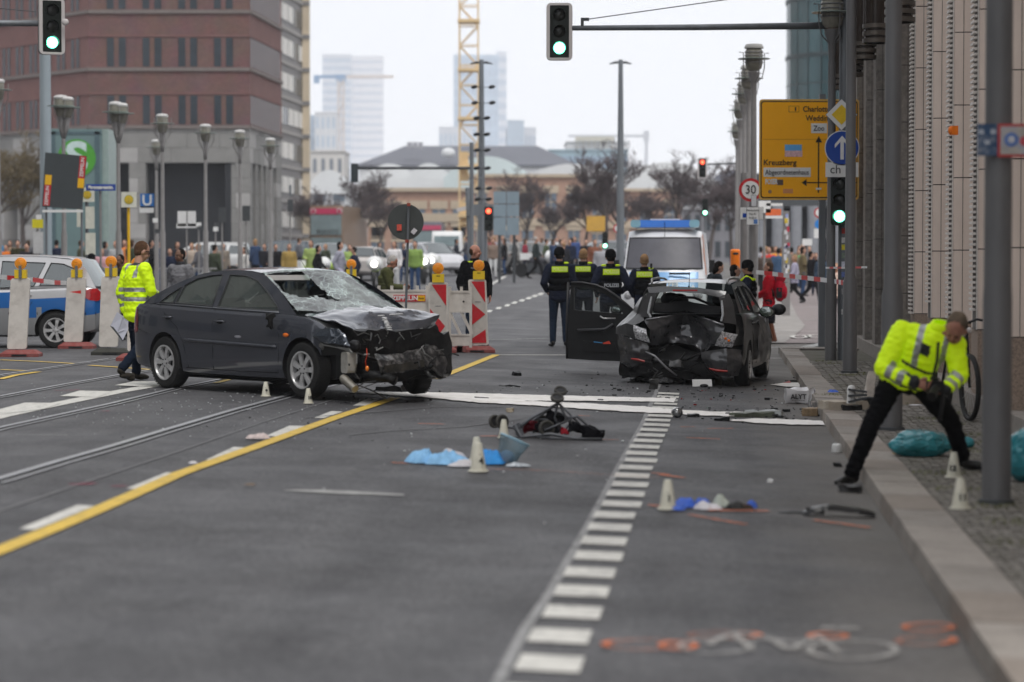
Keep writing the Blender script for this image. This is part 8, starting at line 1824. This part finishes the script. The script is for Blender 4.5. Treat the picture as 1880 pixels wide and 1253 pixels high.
for a in ((12,93,0,160,(.6,.16,.03),J_,'b','person in orange jacket at the far left edge'),(-4,96,0,150,(.03,.2,.4),J_,'b','person in blue jacket cut by the left edge'),(33,92,0,185,(.03,.03,.015),K_,'k','hooded person in dark olive near the left edge'),(19,101,4,170,(.25,.18,.12),K_,'b','person in tan coat behind the orange jacket'),
    (69,88,0,10,K_,K_,'k','person in black seen from behind, under the yellow notice'),(86,97,3,200,(.15,.17,.18),J_,'b','person in grey with a pale bag near the notice post'),(104,89,0,0,N_,K_,'k','person in navy beside the first left lamp pole'),(126,93,1,90,N_,K_,'k','person in dark blue right of the first left lamp pole'),
    (149,86,0,-80,(.07,.07,.045),K_,'b','man in khaki parka in front of the timetable board'),(187,84,4,190,(.5,.28,.3),(.3,.3,.33),'l','blonde woman in pink jacket left of the yellow post'),(213,82,3,150,(.35,.35,.35),J_,'b','person in pale grey scarf and coat by the yellow post'),(229,88,0,170,(.6,.2,.06),K_,'b','person in orange just left of the yellow post'),
    (277,84,3,-90,K_,K_,'k','person in black carrying something white under the U sign'),(312,80,0,180,N_,K_,'k','person in dark navy behind the third left lamp pole'),(336,74,3,-70,(.05,.05,.045),K_,'b','person in dark coat eating, above the tweed-coated man'),(352,86,4,160,(.4,.33,.27),(.2,.2,.2),'l','person in beige coat left of the fourth left lamp'),
    (448,84,3,120,(.6,.58,.55),(.1,.05,.05),'b','person in white top holding a drink by the railing'),(506,88,0,200,K_,J_,'k','person in black with white badge right of the fifth lamp'),(531,92,4,190,(.32,.22,.07),J_,'b','person in yellow coat and blue jeans left of the patrol car'),(571,86,3,160,(.28,.36,.12),(.1,.15,.25),'b','officer in yellow-green vest left of the patrol car'),
    (584,83,1,-90,K_,J_,'k','person in black and blue jeans in front of the patrol car'),(642,98,3,180,(.28,.38,.12),K_,'b','traffic officer in bright green vest, arm raised, below the bus'),(624,80,1,-100,(.3,.3,.36),(.45,.42,.55),'k','pedestrian striding in pale lilac trousers behind the amber lamp'),(650,84,2,80,N_,J_,'k','pedestrian in navy behind the beacon lamp over the saloon'),
    (724,92,4,160,(.62,.6,.6),(.5,.5,.5),'b','woman in white blouse behind the grey-haired man'),(741,95,3,200,N_,J_,'b','person in dark blue left of the round sign pole'),(762,90,0,170,(.2,.3,.08),J_,'k','person in lime vest right of the round sign pole'),(838,112,1,-90,(.03,.035,.045),K_,'k','person in dark coat beside the white van'),
    (905,108,0,180,(.2,.15,.12),(.6,.6,.6),'b','person in white trousers right of the man in black'),(926,112,3,90,K_,J_,'k','person in black with a motorcycle in the far crowd'),(945,118,2,100,(.06,.06,.06),(.02,.02,.02),'k','person in charcoal left of the maroon coat'),(964,110,1,-80,(.25,.03,.05),(.02,.03,.06),'b','pedestrian in maroon coat crossing in the distance'),
    (984,111,2,-85,(.03,.04,.04),K_,'g','pedestrian in long dark coat right of the maroon one'),(994,113,1,85,(.4,.36,.28),(.2,.32,.45),'b','pedestrian in beige and pale jeans in the far crowd'),(1003,117,2,-90,(.07,.09,.05),(.1,.1,.12),'k','pedestrian in olive green behind the beige one'),(1046,106,0,180,N_,K_,'k','person in navy seen between the first two officers'),
    (1055,112,3,170,(.05,.08,.2),K_,'k','person in blue between the first two officers'),(1092,98,0,190,(.2,.08,.05),K_,'b','person in brown between the second and third officers'),(1103,92,4,180,(.3,.3,.32),K_,'g','white-haired person between the second and third officers'),(1076,110,0,180,K_,K_,'k','dark figure just behind the blond officer'),
    (1403,82,0,170,(.08,.06,.05),K_,'b','person in brown coat right of the wide grey lamp post'),(1412,92,3,160,(.5,.05,.04),K_,'b','person with red cap near the far right posts'),(1429,84,0,5,(.05,.09,.16),N_,'k','person with blue-grey rucksack left of the sticker post'),(1424,98,4,180,(.7,.33,.03),K_,'b','person in orange-yellow left of the sticker post'),
    (1459,82,1,90,(.35,.33,.42),K_,'l','person in lavender top right of the sticker post'),(1466,96,0,170,(.1,.4,.15),K_,'b','person in green in the right-hand crowd'),(1474,90,3,-90,(.14,.11,.06),J_,'k','person in brown jacket in the right-hand crowd'),(1489,84,2,-80,K_,K_,'k','tall person in black right of the white board post'),
    (1498,92,0,180,K_,N_,'b','second person in black in the right-hand crowd'),(1511,80,4,175,(.04,.06,.09),N_,'l','person with yellow mask next to the nearest lamp pole'),(1535,66,4,170,(.55,.42,.35),N_,'l','woman in cream jacket between the right poles'),(1572,74,4,180,(.45,.36,.3),N_,'b','person in beige right of the second grey pole')):
    crowd(a[0],a[1]+(rnd.uniform(-5,7)if a[1]>80 else 0),*a[2:],h=rnd.uniform(.9,1.07))
for i,(px,D)in enumerate(((45,90),(56,99),(95,94),(117,98),(137,95),(176,96),(200,92),(244,95),(258,90),(296,88),(322,92),(371,90),(392,86),(415,95),(470,98),(489,92),(547,100),(600,100),(700,104),(1018,100),(1035,108),(870,110))):crowd(px+rnd.uniform(-7,7),D+rnd.uniform(-9,12),(0,3,4,1)[i % 4],rnd.uniform(0,360),((.02,.02,.025),(.12,.12,.13),(.05,.06,.04),(.2,.17,.14),(.03,.05,.1))[i % 5],(K_,J_)[i % 2],'kbl'[i % 3],'bystander in '+('black','mid grey','dark olive','beige brown','navy')[i % 5]+' on the far side, '+('left edge of the crowd','left of the station cube','beside the dark board','under the station cube','behind the dark board','near the timetable','left of the yellow post','right of the yellow post','behind the yellow jacket','under the U sign','behind the tweed coat','left of the fourth lamp','right of the fourth lamp','by the railing start','by the railing end','right of the fifth lamp','below the slab block','below the double-decker','left of the round sign','left of the first officer','above the first officer','behind the man in black')[i],h=rnd.uniform(.9,1.09))
for i in range(22):
    px,D=(rnd.uniform(1010,1060),rnd.uniform(110,128))if i<7 else ((rnd.uniform(850,960),rnd.uniform(114,130))if i<14 else (rnd.uniform(1395,1515),rnd.uniform(92,104)))
    jc,jn=rnd.choice(((K_,'black'),(N_,'navy'),((.08,.08,.09),'slate grey'),((.15,.13,.1),'brown'),((.2,.05,.05),'rust red'),((.3,.3,.32),'pale grey')));tc,tn=rnd.choice(((K_,'black'),(J_,'blue'),(N_,'navy')));w_=rnd.choice(('facing away','in profile','facing the camera'));k_=rnd.randrange(5)
    crowd(px,D,k_,{'facing away':5,'in profile':88,'facing the camera':182}[w_]+rnd.uniform(-12,12),jc,tc,rnd.choice('kbl'),'blurred '+('pedestrian','walker','strider','arm-bending pedestrian','bystander')[k_]+' in '+jn+' and '+tn+', '+w_.replace('the ','')+', '+('beyond the officers' if i<7 else 'beyond the junction' if i<14 else 'right of wide post'),h=rnd.uniform(.92,1.05),group='blurred pedestrians beyond the junction')
# ================================================================== DEBRIS AND SMALL THINGS
def num_cone(px,py,h,n,lab,onp=False,rz=0):
    P=gp(px,py,KH+.004 if onp else .008);t=thing('evidence_marker',P,lab,'evidence marker',R(rz));m=mat('marker_cone',(.62,.60,.50),.5,0,.07,14,dirt=((.4,.37,.28),.4,20))
    b=MB();b.lathe([(h*.36,0),(h*.36,h*.04),(h*.29,h*.06),(h*.13,h*.97),(h*.11,h),(0,h)],20);b.build('cone',m,t,40)
    if n:text(n,h*.3,SBK,t,(h*.03,-h*.232,h*.38),rot=(R(78),0,0),ext=.004,bold=.003,name='marker_number');b=MB();b.ell((0,-h*.19,h*.6),(h*.02,h*.02,h*.02));b.build('dot',SBK,t)
    return t
num_cone(488,728,.165,'9','small white evidence marker under the saloon doors, leftmost of all',rz=10);num_cone(566,741,.165,'10','white evidence marker leaning at the saloon front wheel',rz=25)
num_cone(878,866,.225,'4','white evidence marker in front of the blue cloth heap',rz=20);num_cone(875,845,.19,'','white evidence marker behind the blue cloth heap');num_cone(925,804,.17,'','white evidence marker half hidden behind the stroller wheels')
num_cone(1226,935,.20,'1','white evidence marker at the left end of the blue gloves');num_cone(1751,877,.19,'12','white evidence marker between the photographer and the thick pole',True,-30);num_cone(1763,934,.20,'11','white evidence marker nearest the camera on the pavement',True)
def pile(name,c,wx,wy,h,m,lab,cat,seed=1,rz=0,sc=3.0,nx=56,ny=34,fold=.5,mats=None,parent=None,rag=.35):
    rows=[]
    for j in range(ny+1):
        v=-1+2*j/ny;row=[]
        for i in range(nx+1):
            u=-1+2*i/nx;a=math.atan2(v,u);r=max(abs(u),abs(v));s_=r/max(math.hypot(u,v),1e-6);uu,vv=u*s_,v*s_
            rg=1+rag*noise.noise(Vector((math.cos(a)*1.7+seed,math.sin(a)*1.7,seed)));x,y=uu*wx/2*rg,vv*wy/2*rg
            q=Vector((x*sc*2+seed*3,y*sc*2,seed));f=(.72-abs(noise.noise(q*1.1))*1.1*fold-abs(noise.noise(q*2.6+Vector((3,1,0))))*.55*fold-abs(noise.noise(q*6))*.16)*(1+.9*noise.noise(q*.5+Vector((7,0,0))))+.12
            row.append(Vector((x,y,max(.006,h*max(0,(1-r**3))*max(.12,f)+.004))))
        rows.append(row)
    b=MB();b.grid(rows)
    if parent is not None:o=b.build(name,m,parent,50,loc=c);o.rotation_euler.z=R(rz);return o
    o=b.build(name,m,None,50,loc=c,label=lab,category=cat);o.rotation_euler.z=R(rz);return o
LBL=mat('light_blue_fleece',(.24,.48,.74),.75,0,.2,10,bump=.2,bscale=60);MBL=mat('blue_sheet',(.03,.25,.62),.6,0,.2,8);WHT=mat('crumpled_white',(.6,.58,.6),.7,0,.12,14);GLB=mat('glove_blue',(.05,.13,.55),.45,0,.2,14)
pile('disposable_blanket',gp(813,851,.004),.42,.34,.135,LBL,'light blue disposable blanket crumpled on the road','blanket',2)
pile('disposable_blanket',gp(775,849,.004),.26,.3,.13,LBL,'left end of the light blue blankets, heaped higher','blanket',9)
pile('blue_sheet',gp(900,851,.004),.32,.3,.15,MBL,'strong blue sheet beside the evidence marker and clear bag','sheet',4)
pile('paper_wad',gp(838,846,.02),.16,.14,.16,WHT,'white paper wad behind the blue blankets, right one','paper',5);pile('paper_wad',gp(823,845,.02),.1,.12,.13,WHT,'white paper wad behind the blue blankets, left one','paper',6)
pile('paper_wad',gp(848,857,.006),.24,.12,.06,WHT,'flat white paper at the foot of the blue blankets','paper',7);pile('torn_foil',gp(950,857,.006),.2,.12,.04,mat('pale_foil',(.42,.45,.48),.4,.2,.3,30),'torn pale foil right of the clear bag','foil',8)
bk=thing('clear_bag',gp(925,853),'translucent blue plastic bag standing open and tilted beside the blankets','plastic bag');BGL=glass('bag_film',(.62,.78,.86),.35,.55,.25)
bk.rotation_euler=(R(-8),R(24),0);b=MB();rows=[]
for j in range(10):
    v=j/9;r=.075+.05*v;rows.append([Vector((r*math.cos(a)*(1+.06*noise.noise(Vector((math.cos(a)*2,math.sin(a)*2,v*3)))),r*.7*math.sin(a),.02+v*.2))for a in [2*PI*i/24 for i in range(24)]])
b.grid(rows,closed=True);b.build('bag_film',BGL,bk,True);b=MB();b.tube([rows[-1][i % 24]for i in range(25)],.007,5,cap=False);b.build('bag_rim',mat('pale_blue_rim',(.35,.55,.65),.4),bk,True)
b=MB();b.ell((0,0,.07),(.06,.05,.05));b.build('bag_content',LBL,bk,True)
for i,(px,py,wx,h,m,lab)in enumerate(((1258,932,.17,.09,GLB,'crumpled blue nitrile gloves beside the front evidence marker'),(1289,929,.12,.08,GLB,'second crumpled blue glove, middle of the heap'),(1240,937,.16,.04,GLB,'flat blue glove touching the marker foot'),(1300,936,.2,.07,WHT,'white paper packet between the gloves and black items'),(1325,931,.12,.10,mat('pale_green_wrap',(.5,.54,.47),.6),'pale wrapper standing right of the white packet'),
    (1352,934,.14,.09,mat('black_wallet',(.015,.014,.013),.5,0,.5,30),'black crumpled item near the right end of the glove heap'),(1368,935,.1,.05,mat('brown_item',(.05,.03,.02),.6),'small brown item beside the black one'),(1380,934,.08,.08,GLB,'small blue glove at the right end of the heap'))):
    pile('glove' if m == GLB else 'litter',gp(px,py,.004),wx,wx*.7,h,m,lab,'glove' if m == GLB else 'litter',11+i)
pile('glove',gp(1529,721,KH+.01),.13,.12,.05,GLB,'blue glove lying on the pavement beyond the stone slab','glove',31)
pile('paper_wad',gp(471,806,.01),.22,.14,.07,mat('pinkish_tissue',(.55,.46,.44),.8,0,.25,30),'pinkish tissue wad on the road left of the yellow line','tissue',33)
pile('leaf_scrap',gp(459,892,.01),.09,.05,.02,mat('brown_leaf',(.16,.11,.07),.8),'small brown scrap on the asphalt right of the yellow line','scrap',34)
o=pile('napkin',gp(354,852,.012),.07,.06,.02,WHT,'tiny white paper scrap above the yellow line','scrap',35)
s0=gp(1030,806);st=thing('stroller',s0,'overturned black double-wheeled stroller with red lining lying on the road','stroller');Ds=s0.y;ks=Ds/FPX
def G(px,py,d=0.0):p=at3(px,py,Ds+d)-s0;return p
STB=mat('stroller_frame',(.11,.115,.125),.4,.4,.2,12);STF=cloth('stroller_fabric',(.008,.008,.010),.3);STR=cloth('stroller_red',(.07,.006,.01),.3);TYG=mat('grey_tyre',(.06,.058,.052),.7,0,.2,20);HUB=mat('hub_dark',(.022,.022,.024),.5)
def swheel(c,r,ax,w=.03):
    Mx=rot_to(ax);b=MB();b.lathe([(r*.66,-w/2),(r*.9,-w/2-.003),(r,-w/4),(r,w/4),(r*.9,w/2+.003),(r*.66,w/2),(r*.66,-w/2)],24,c,Mx,cap=False);wh=b.build('wheel',TYG,st,True)
    b=MB();b.lathe([(0,-w*.3),(r*.3,-w*.34),(r*.66,-w*.2),(r*.66,w*.2),(r*.3,w*.34),(0,w*.3)],20,c,Mx);b.build('hub',HUB,wh,40)
    b=MB();b.lathe([(r*.5,-w*.45),(r*.64,-w*.5),(r*.64,-w*.3)],20,c,Mx,cap=False);b.build('hub_ring',mat('hub_ring',(.2,.2,.2),.4),wh,True)
for px,py,r,d,ax in ((908,774,12.5,.06,(.55,-.8,.05)),(922,774.5,13.5,-.02,(.5,-.85,.05)),(997,777,14.5,.08,(.35,-.9,.1)),(1004,787,15.5,-.08,(.3,-.92,.1)),(1029,718,12,.07,(.1,-.55,.8)),(1023,731,12.5,-.06,(.1,-.55,.8))):swheel(G(px,py,d),r*ks,ax)
for pts,r in (([(1010,757,.1),(1040,800,.05)],.007),([(975,770,.06),(1045,772,.04)],.007),([(1000,790,-.12),(1050,770,-.02)],.007),([(1030,745,0),(1075,790,.06)],.007),([(1027,740,0),(975,768,-.05),(948,790,-.08)],.011),([(1022,742,.05),(1000,758,.05),(975,775,.05),(950,782,.05)],.009),([(1028,742,0),(1036,762,0),(1052,782,0)],.010),([(1024,742,.02),(1018,766,.02),(1030,795,0)],.009),([(921,784,0),(946,786,0),(985,785,0),(1003,786,0)],.010),([(945,780,-.08),(956,803,-.1),(985,800,-.1),(1010,797,-.1),(1060,806,-.1),(1105,806,-.08)],.012),([(946,781,.05),(952,800,.02)],.016),([(1040,768,0),(1060,765,.02),(1080,783,.05),(1092,800,.05)],.009),([(1045,780,0),(1030,800,0)],.008),([(985,803,-.12),(1062,807,-.12)],.007)):
    b=MB();b.tube([G(*p)for p in pts],r*1.35,7);b.build('frame_tube',STB,st,True)
T_cur[0]=st
lump(G(1000,785,.08),(.22,.2,.11),'seat_fabric',STF,.05,9,5,seed=1);lump(G(1070,790,.08),(.28,.2,.08),'canopy_fabric',STF,.06,8,5,seed=3,rot=Matrix.Rotation(R(18),3,'Y'));lump(G(1018,766,.06),(.16,.12,.07),'seat_back',STF,.04,10,4,seed=5,rot=Matrix.Rotation(R(20),3,'Y'));lump(G(1088,799,.0),(.2,.2,.05),'hood_edge',STF,.03,10,4,seed=6)
lump(G(976,786,.03),(.11,.1,.10),'red_lining',STR,.04,14,4,seed=7);lump(G(1036,792,-.03),(.07,.05,.05),'red_lining',mat('bright_red_fabric',(.28,.01,.02),.8),.03,16,4,seed=8)
lump(G(952,790,-.06),(.07,.05,.12),'foot_rest',STB,.01,12,3,seed=10,rot=Matrix.Rotation(R(-25),3,'Y'))
TEAL=mat('teal_bag',(.02,.21,.25),.25,0,.25,7,coat=.5,bump=.4,bscale=18)
def bag(c,d,lab,seed,rz=0,m=TEAL,name='rubbish_bag',cat='rubbish bag'):
    b=bmesh.new();bmesh.ops.create_icosphere(b,subdivisions=5,radius=1.0)
    for v in b.verts:
        p=v.co.copy();n=p.normalized();f=1+.16*noise.noise(n*1.6+Vector((seed,0,0)))+.07*(1-2*abs(noise.noise(n*4.5+Vector((0,seed,0)))))+.03*(1-2*abs(noise.noise(n*10+Vector((seed,seed,0)))))
        q=n*f;v.co=Vector((q.x*d[0],q.y*d[1],max(-.0+.002,(q.z*.75+.62)*d[2])if q.z<-.8 else (q.z*.75+.62)*d[2]))
        if v.co.z<.003:v.co.z=.003
    me=bpy.data.meshes.new(name);b.to_mesh(me);b.free();me.materials.append(m);shade(me,60);o=bpy.data.objects.new(name,me);C.objects.link(o);o.location=c;o.rotation_euler.z=R(rz);return tag(o,lab,cat)
bag(gp(1690,838,KH),(.235,.17,.16),'teal rubbish bag lying on the pavement between the photographer\'s legs',2.0);bag(gp(1768,822,KH),(.10,.09,.07),'small tail of teal bag behind the photographer\'s right foot',5.0)
bag(gp(1905,885,KH),(.22,.2,.30),'upright teal rubbish bag cut by the right edge behind the thick pole',7.0)
o=MB();o.add([(-.07,0,.01),(.05,-.02,.0),(.07,.0,.08),(-.0,.03,.07),(.05,.08,.02)],[(0,1,2,3),(1,4,2),(0,3,4)]);o.build('cardboard_scrap',mat('tan_card',(.5,.36,.2),.7,0,.2,12),None,loc=gp(1652,836,KH),label='tan cardboard scrap at the left end of the teal bag',category='cardboard')
wb=thing('carrier_bag',gp(1467,741),'white plastic carrier bag with black letters against the kerb','carrier bag');T_cur[0]=wb
lump((-.03,0,.095),(.27,.16,.17),'bag_body',mat('white_plastic',(.6,.59,.6),.35,0,.08,8,coat=.2),.035,7,6,seed=2);lump((.13,0,.10),(.1,.12,.13),'bag_handle',mat('white_plastic',(.6,.59,.6),.35,0,.08,8,coat=.2),.05,12,5,seed=4)
text('ALYT',.085,SBK,wb,(-.02,-.112,.085),bold=.002,sx=.95);b=MB();b.box((-.02,-.110,.04),(.16,.004,.004));b.build('underline',SBK,wb)
SL_=thing('stone_slab',gp(1560,752,KH),'pale concrete slab with dark debris lying on the pavement by the kerb','slab',R(14));T_cur[0]=SL_
lump((0,0,.05),(.62,.3,.09),'slab',mat('pale_concrete',(.45,.40,.33),.85,0,.15,12,dirt=((.2,.15,.1),.7,6)),.018,9,6,seed=3);lump((-.05,-.17,.03),(.2,.08,.05),'black_debris',BLACK,.03,20,3,seed=4);lump((.2,-.12,.1),(.2,.08,.06),'black_debris',BLACK,.03,20,3,seed=6)
FBT=thing('broken_bollard_foot',gp(1573,741,KH+.1),'white and grey ribbed plastic foot standing on the pale slab','plastic part')
b=MB();b.lathe([(.05,0),(.045,.08),(.045,.16),(.03,.19),(0,.2)],12,(-.06,0,0));b.build('white_tube',WHITE,FBT,40)
for k in range(3):b=MB();b.box((.0,-.03,.04+k*.05),(.2,.1,.022),mt=Matrix.Rotation(R(-12+10*k),3,'Y'));b.build('grey_fin',DGREY,FBT)
T_cur[0]=thing('broken_post',gp(1597,738,KH),'broken white post leaning behind the photographer\'s thigh','post');lump((0,0,.17),(.09,.1,.36),'post',mat('chipped_white',(.55,.5,.45),.8,0,.2,12),.02,9,4,rot=Matrix.Rotation(R(8),3,'Y'))
T_cur[0]=thing('stone_slab',gp(1672,742,KH),'second pale stone piece seen between the photographer\'s legs','slab',R(20));lump((0,0,.06),(.34,.2,.12),'slab',MATS['pale_concrete'],.02,9,5,seed=8)
pile('paper_sheet',gp(1681,745,KH+.006),.16,.12,.015,WHT,'white paper sheet on the pavement behind the photographer','paper',40)
def frag(px,py,d,m,lab,seed,name='car_fragment',cat='car fragment',onp=False,amp=.03):
    T_cur[0]=None;o=lump((0,0,d[2]*.5),d,name,m,amp,11,3,seed=seed);o.location=gp(px,py,KH if onp else 0);o.rotation_euler.z=rnd.uniform(-.5,.5);return tag(o,lab,cat)
LAMPM=mat('chrome_lamp',(.5,.5,.5),.12,.7,.5,40,coat=.5)
hl=thing('broken_headlamp',gp(1243,767),'silver broken headlamp reflector standing on the ladder marking','headlamp');b=MB();b.ell((0,0,.055),(.065,.05,.058),14,10);b.build('reflector',LAMPM,hl,True);b=MB();b.lathe([(.04,0),(.055,.01),(.04,.02)],14,(0,-.045,.055),Matrix.Rotation(PI/2,3,'X'),cap=False);b.build('bezel',DGREY,hl,True);b=MB();b.tube([(.04,0,.09),(.07,.01,.12)],.008,5);b.build('wire',BLACK,hl)
frag(1487,764,(.17,.12,.09),mat('brown_lamp',(.28,.2,.12),.5,0,.4,20),'brownish broken lamp shell near the kerb',3);frag(1492,757,(.1,.06,.13),LAMPM,'shiny lamp fragment upright by the kerb',5)
frag(1380,766,(.5,.12,.05),mat('olive_trim',(.09,.10,.075),.4,0,.3,14),'long olive-grey trim fragment lying on the white powder',7);frag(1402,764,(.45,.1,.06),mat('pale_trim',(.4,.42,.42),.35,0,.2,14),'pale grey trim fragment on the white powder, right of the olive one',9)
frag(1274,766,(.12,.06,.03),BLACK,'black fragment just right of the silver headlamp',11);frag(1326,773,(.16,.08,.03),BLACK,'black shards in front of the powder streak',13)
frag(1200,715,(.12,.1,.13),mat('dark_olive_bracket',(.03,.03,.028),.5),'dark upright bracket at the far end of the ladder marking',15);frag(949,690,(.12,.08,.05),BLACK,'black shard alone on the lane between the two wrecks',17);frag(937,710,(.28,.03,.015),BLACK,'thin black strip on the asphalt above the stroller',19)
frag(885,733,(.18,.04,.02),BLACK,'thin black strip lying on the white powder',21);frag(936,757,(.07,.06,.04),mat('tan_block',(.45,.38,.28),.7),'small tan block above the stroller wheels',23);frag(718,718,(.34,.2,.06),ENG,'black plastic pile under the saloon front',25)
frag(599,729,(.16,.08,.04),BLACK,'black piece right of the tenth marker',27)if False else frag(532,726,(.15,.07,.04),BLACK,'small black piece between the two markers at the saloon',27)
frag(1560,904,(.16,.09,.05),SHOE,'black scrap beside the photographer\'s left shoe',29);frag(1536,857,(.05,.04,.03),BLACK,'tiny black scrap below the white cup',31)
frag(1414,886,(.03,.03,.02),WHITE,'tiny white crumb on the lane in front of the cup',33);frag(1455,701,(.26,.04,.02),BLACK,'thin black rod beside the estate car wheel',35);frag(1445,705,(.1,.05,.03),mat('pink_lens',(.5,.12,.12),.3),'pinkish lens shard near the estate car',37)
for px,py,s_ in ((1140,706,.05),(1160,716,.07)):pass
o=MB();o.lathe([(.045,0),(.05,.01),(.042,.07),(.03,.08),(0,.082)],16);o.build('white_cup',WHITE,None,40,loc=gp(1536,831),label='white paper cup upside down in front of the kerb',category='cup')
t=thing('wheel_arch_strip',gp(1540,949),'curved black wheel arch strip lying in front of the kerb','car part');Da=t.location.y;pts=[(1475,943,.03),(1493,935,.05),(1512,931,.09),(1540,932,.08),(1575,937,.05),(1606,944,.02)]
rows=[]
for (px,py,_),nx_ in zip(pts,range(6)):
    c=at3(px,py,Da)-t.location;rows.append([c+Vector((0,-.05,-.02)),c+Vector((0,-.03,.012)),c+Vector((0,.03,.014)),c+Vector((0,.06,-.03))])
b=MB();b.grid(sub_grid(rows,3,2,.006,12));b.build('strip',mat('satin_black',(.012,.012,.013),.28,0,.2,12),t,40);b=MB();b.tube([(-.22,0,.045),(-.1,.02,.03)],.02,6);b.build('clip',BLACK,t)
b=MB();b.tube([Vector((-.40,.1,.015)),Vector((-.3,.1,.02)),Vector((-.2,.08,.018))],.008,6);b.build('thin_rod',DGREY,t)
b=MB()
def crumb(px,py,s_,spread):
    p=gp(px+rnd.gauss(0,spread[0]),min(1150,max(684,py+rnd.gauss(0,spread[1]))),.003);k=s_*rnd.uniform(.4,1.4);a=rnd.uniform(0,PI)
    b.box(p+Vector((0,0,k*.2)),(k,k*rnd.uniform(.3,.9),k*rnd.uniform(.15,.5)),mt=Matrix.Rotation(a,3,'Z')@ Matrix.Rotation(rnd.uniform(-.6,.6),3,'X'))
for _ in range(130):crumb(1250,718,.022,(120,16))
for _ in range(26):crumb(1270,722,.05,(110,12))
for _ in range(110):crumb(1400,761,.022,(60,7))
for _ in range(14):crumb(1410,761,.06,(50,6))
for _ in range(45):crumb(1030,712,.018,(90,16))
for _ in range(60):crumb(700,728,.02,(90,8))
for _ in range(40):crumb(480,760,.016,(130,40))
o=b.build('black_debris_crumbs',BLACK);tag(o,'tiny black plastic splinters scattered over the asphalt around both wrecks','debris',kind='stuff')
b=MB()
for _ in range(60):crumb(1250,735,.016,(130,20))
for _ in range(260):crumb(300,745,.013,(200,22))
for _ in range(60):crumb(900,800,.016,(200,60))
o=b.build('pale_debris_crumbs',mat('pale_crumbs',(.5,.52,.52),.3,0,.3,40));tag(o,'pale glass and plastic crumbs scattered over the asphalt','debris',kind='stuff')
b=MB()
for _ in range(12):crumb(1330,725,.025,(90,20))
o=b.build('red_debris_crumbs',RLAMP);tag(o,'red lens splinters scattered near the estate car','debris',kind='stuff')
bp_=ground_at(1782,24.7,KH);by=thing('bicycle',bp_,'dark bicycle parked against the sandstone pillar behind the photographer','bicycle',R(5));BKM=mat('bicycle_black',(.012,.012,.013),.4,.2)
for y in (0,1.05):
    b=MB();b.v=[];Mx=Matrix.Rotation(PI/2,3,'Y');
    pr=[(.32+.028*math.cos(a),.028*math.sin(a))for a in [2*PI*i/8 for i in range(9)]];b.lathe(pr,36,(0,y,.345),Mx,cap=False);w_=b.build('wheel',RUBBER,by,True)
    for k_ in range(14):bb=MB();a=2*PI*k_/14;bb.cyl((0,y,.345),(0,y+.31*math.cos(a),.345+.31*math.sin(a)),.0015,n=3);bb.build('spoke',ALLOY,w_)
for pts in ([(0,0,.345),(0,.12,.85),(0,.14,.98)],[(0,.1,.8),(0,.62,.3)],[(0,.12,.85),(0,.75,.82)],[(0,.62,.3),(0,.78,.88)],[(0,.62,.3),(0,1.05,.345)],[(0,1.05,.345),(0,.77,.84)]):b=MB();b.tube(pts,.016,6);b.build('frame_tube',BKM,by,True)
b=MB();b.tube([(-.14,.05,1.03),(-.1,.1,1.04),(0,.13,1.0),(.1,.1,1.04),(.14,.05,1.03)],.014,6);b.build('handlebar',BKM,by,True);b=MB();b.ell((0,.8,.95),(.06,.13,.03));b.build('saddle',BKM,by,True);b=MB();b.ell((0,.03,.93),(.03,.03,.03));b.build('headlamp',SW,by,True)
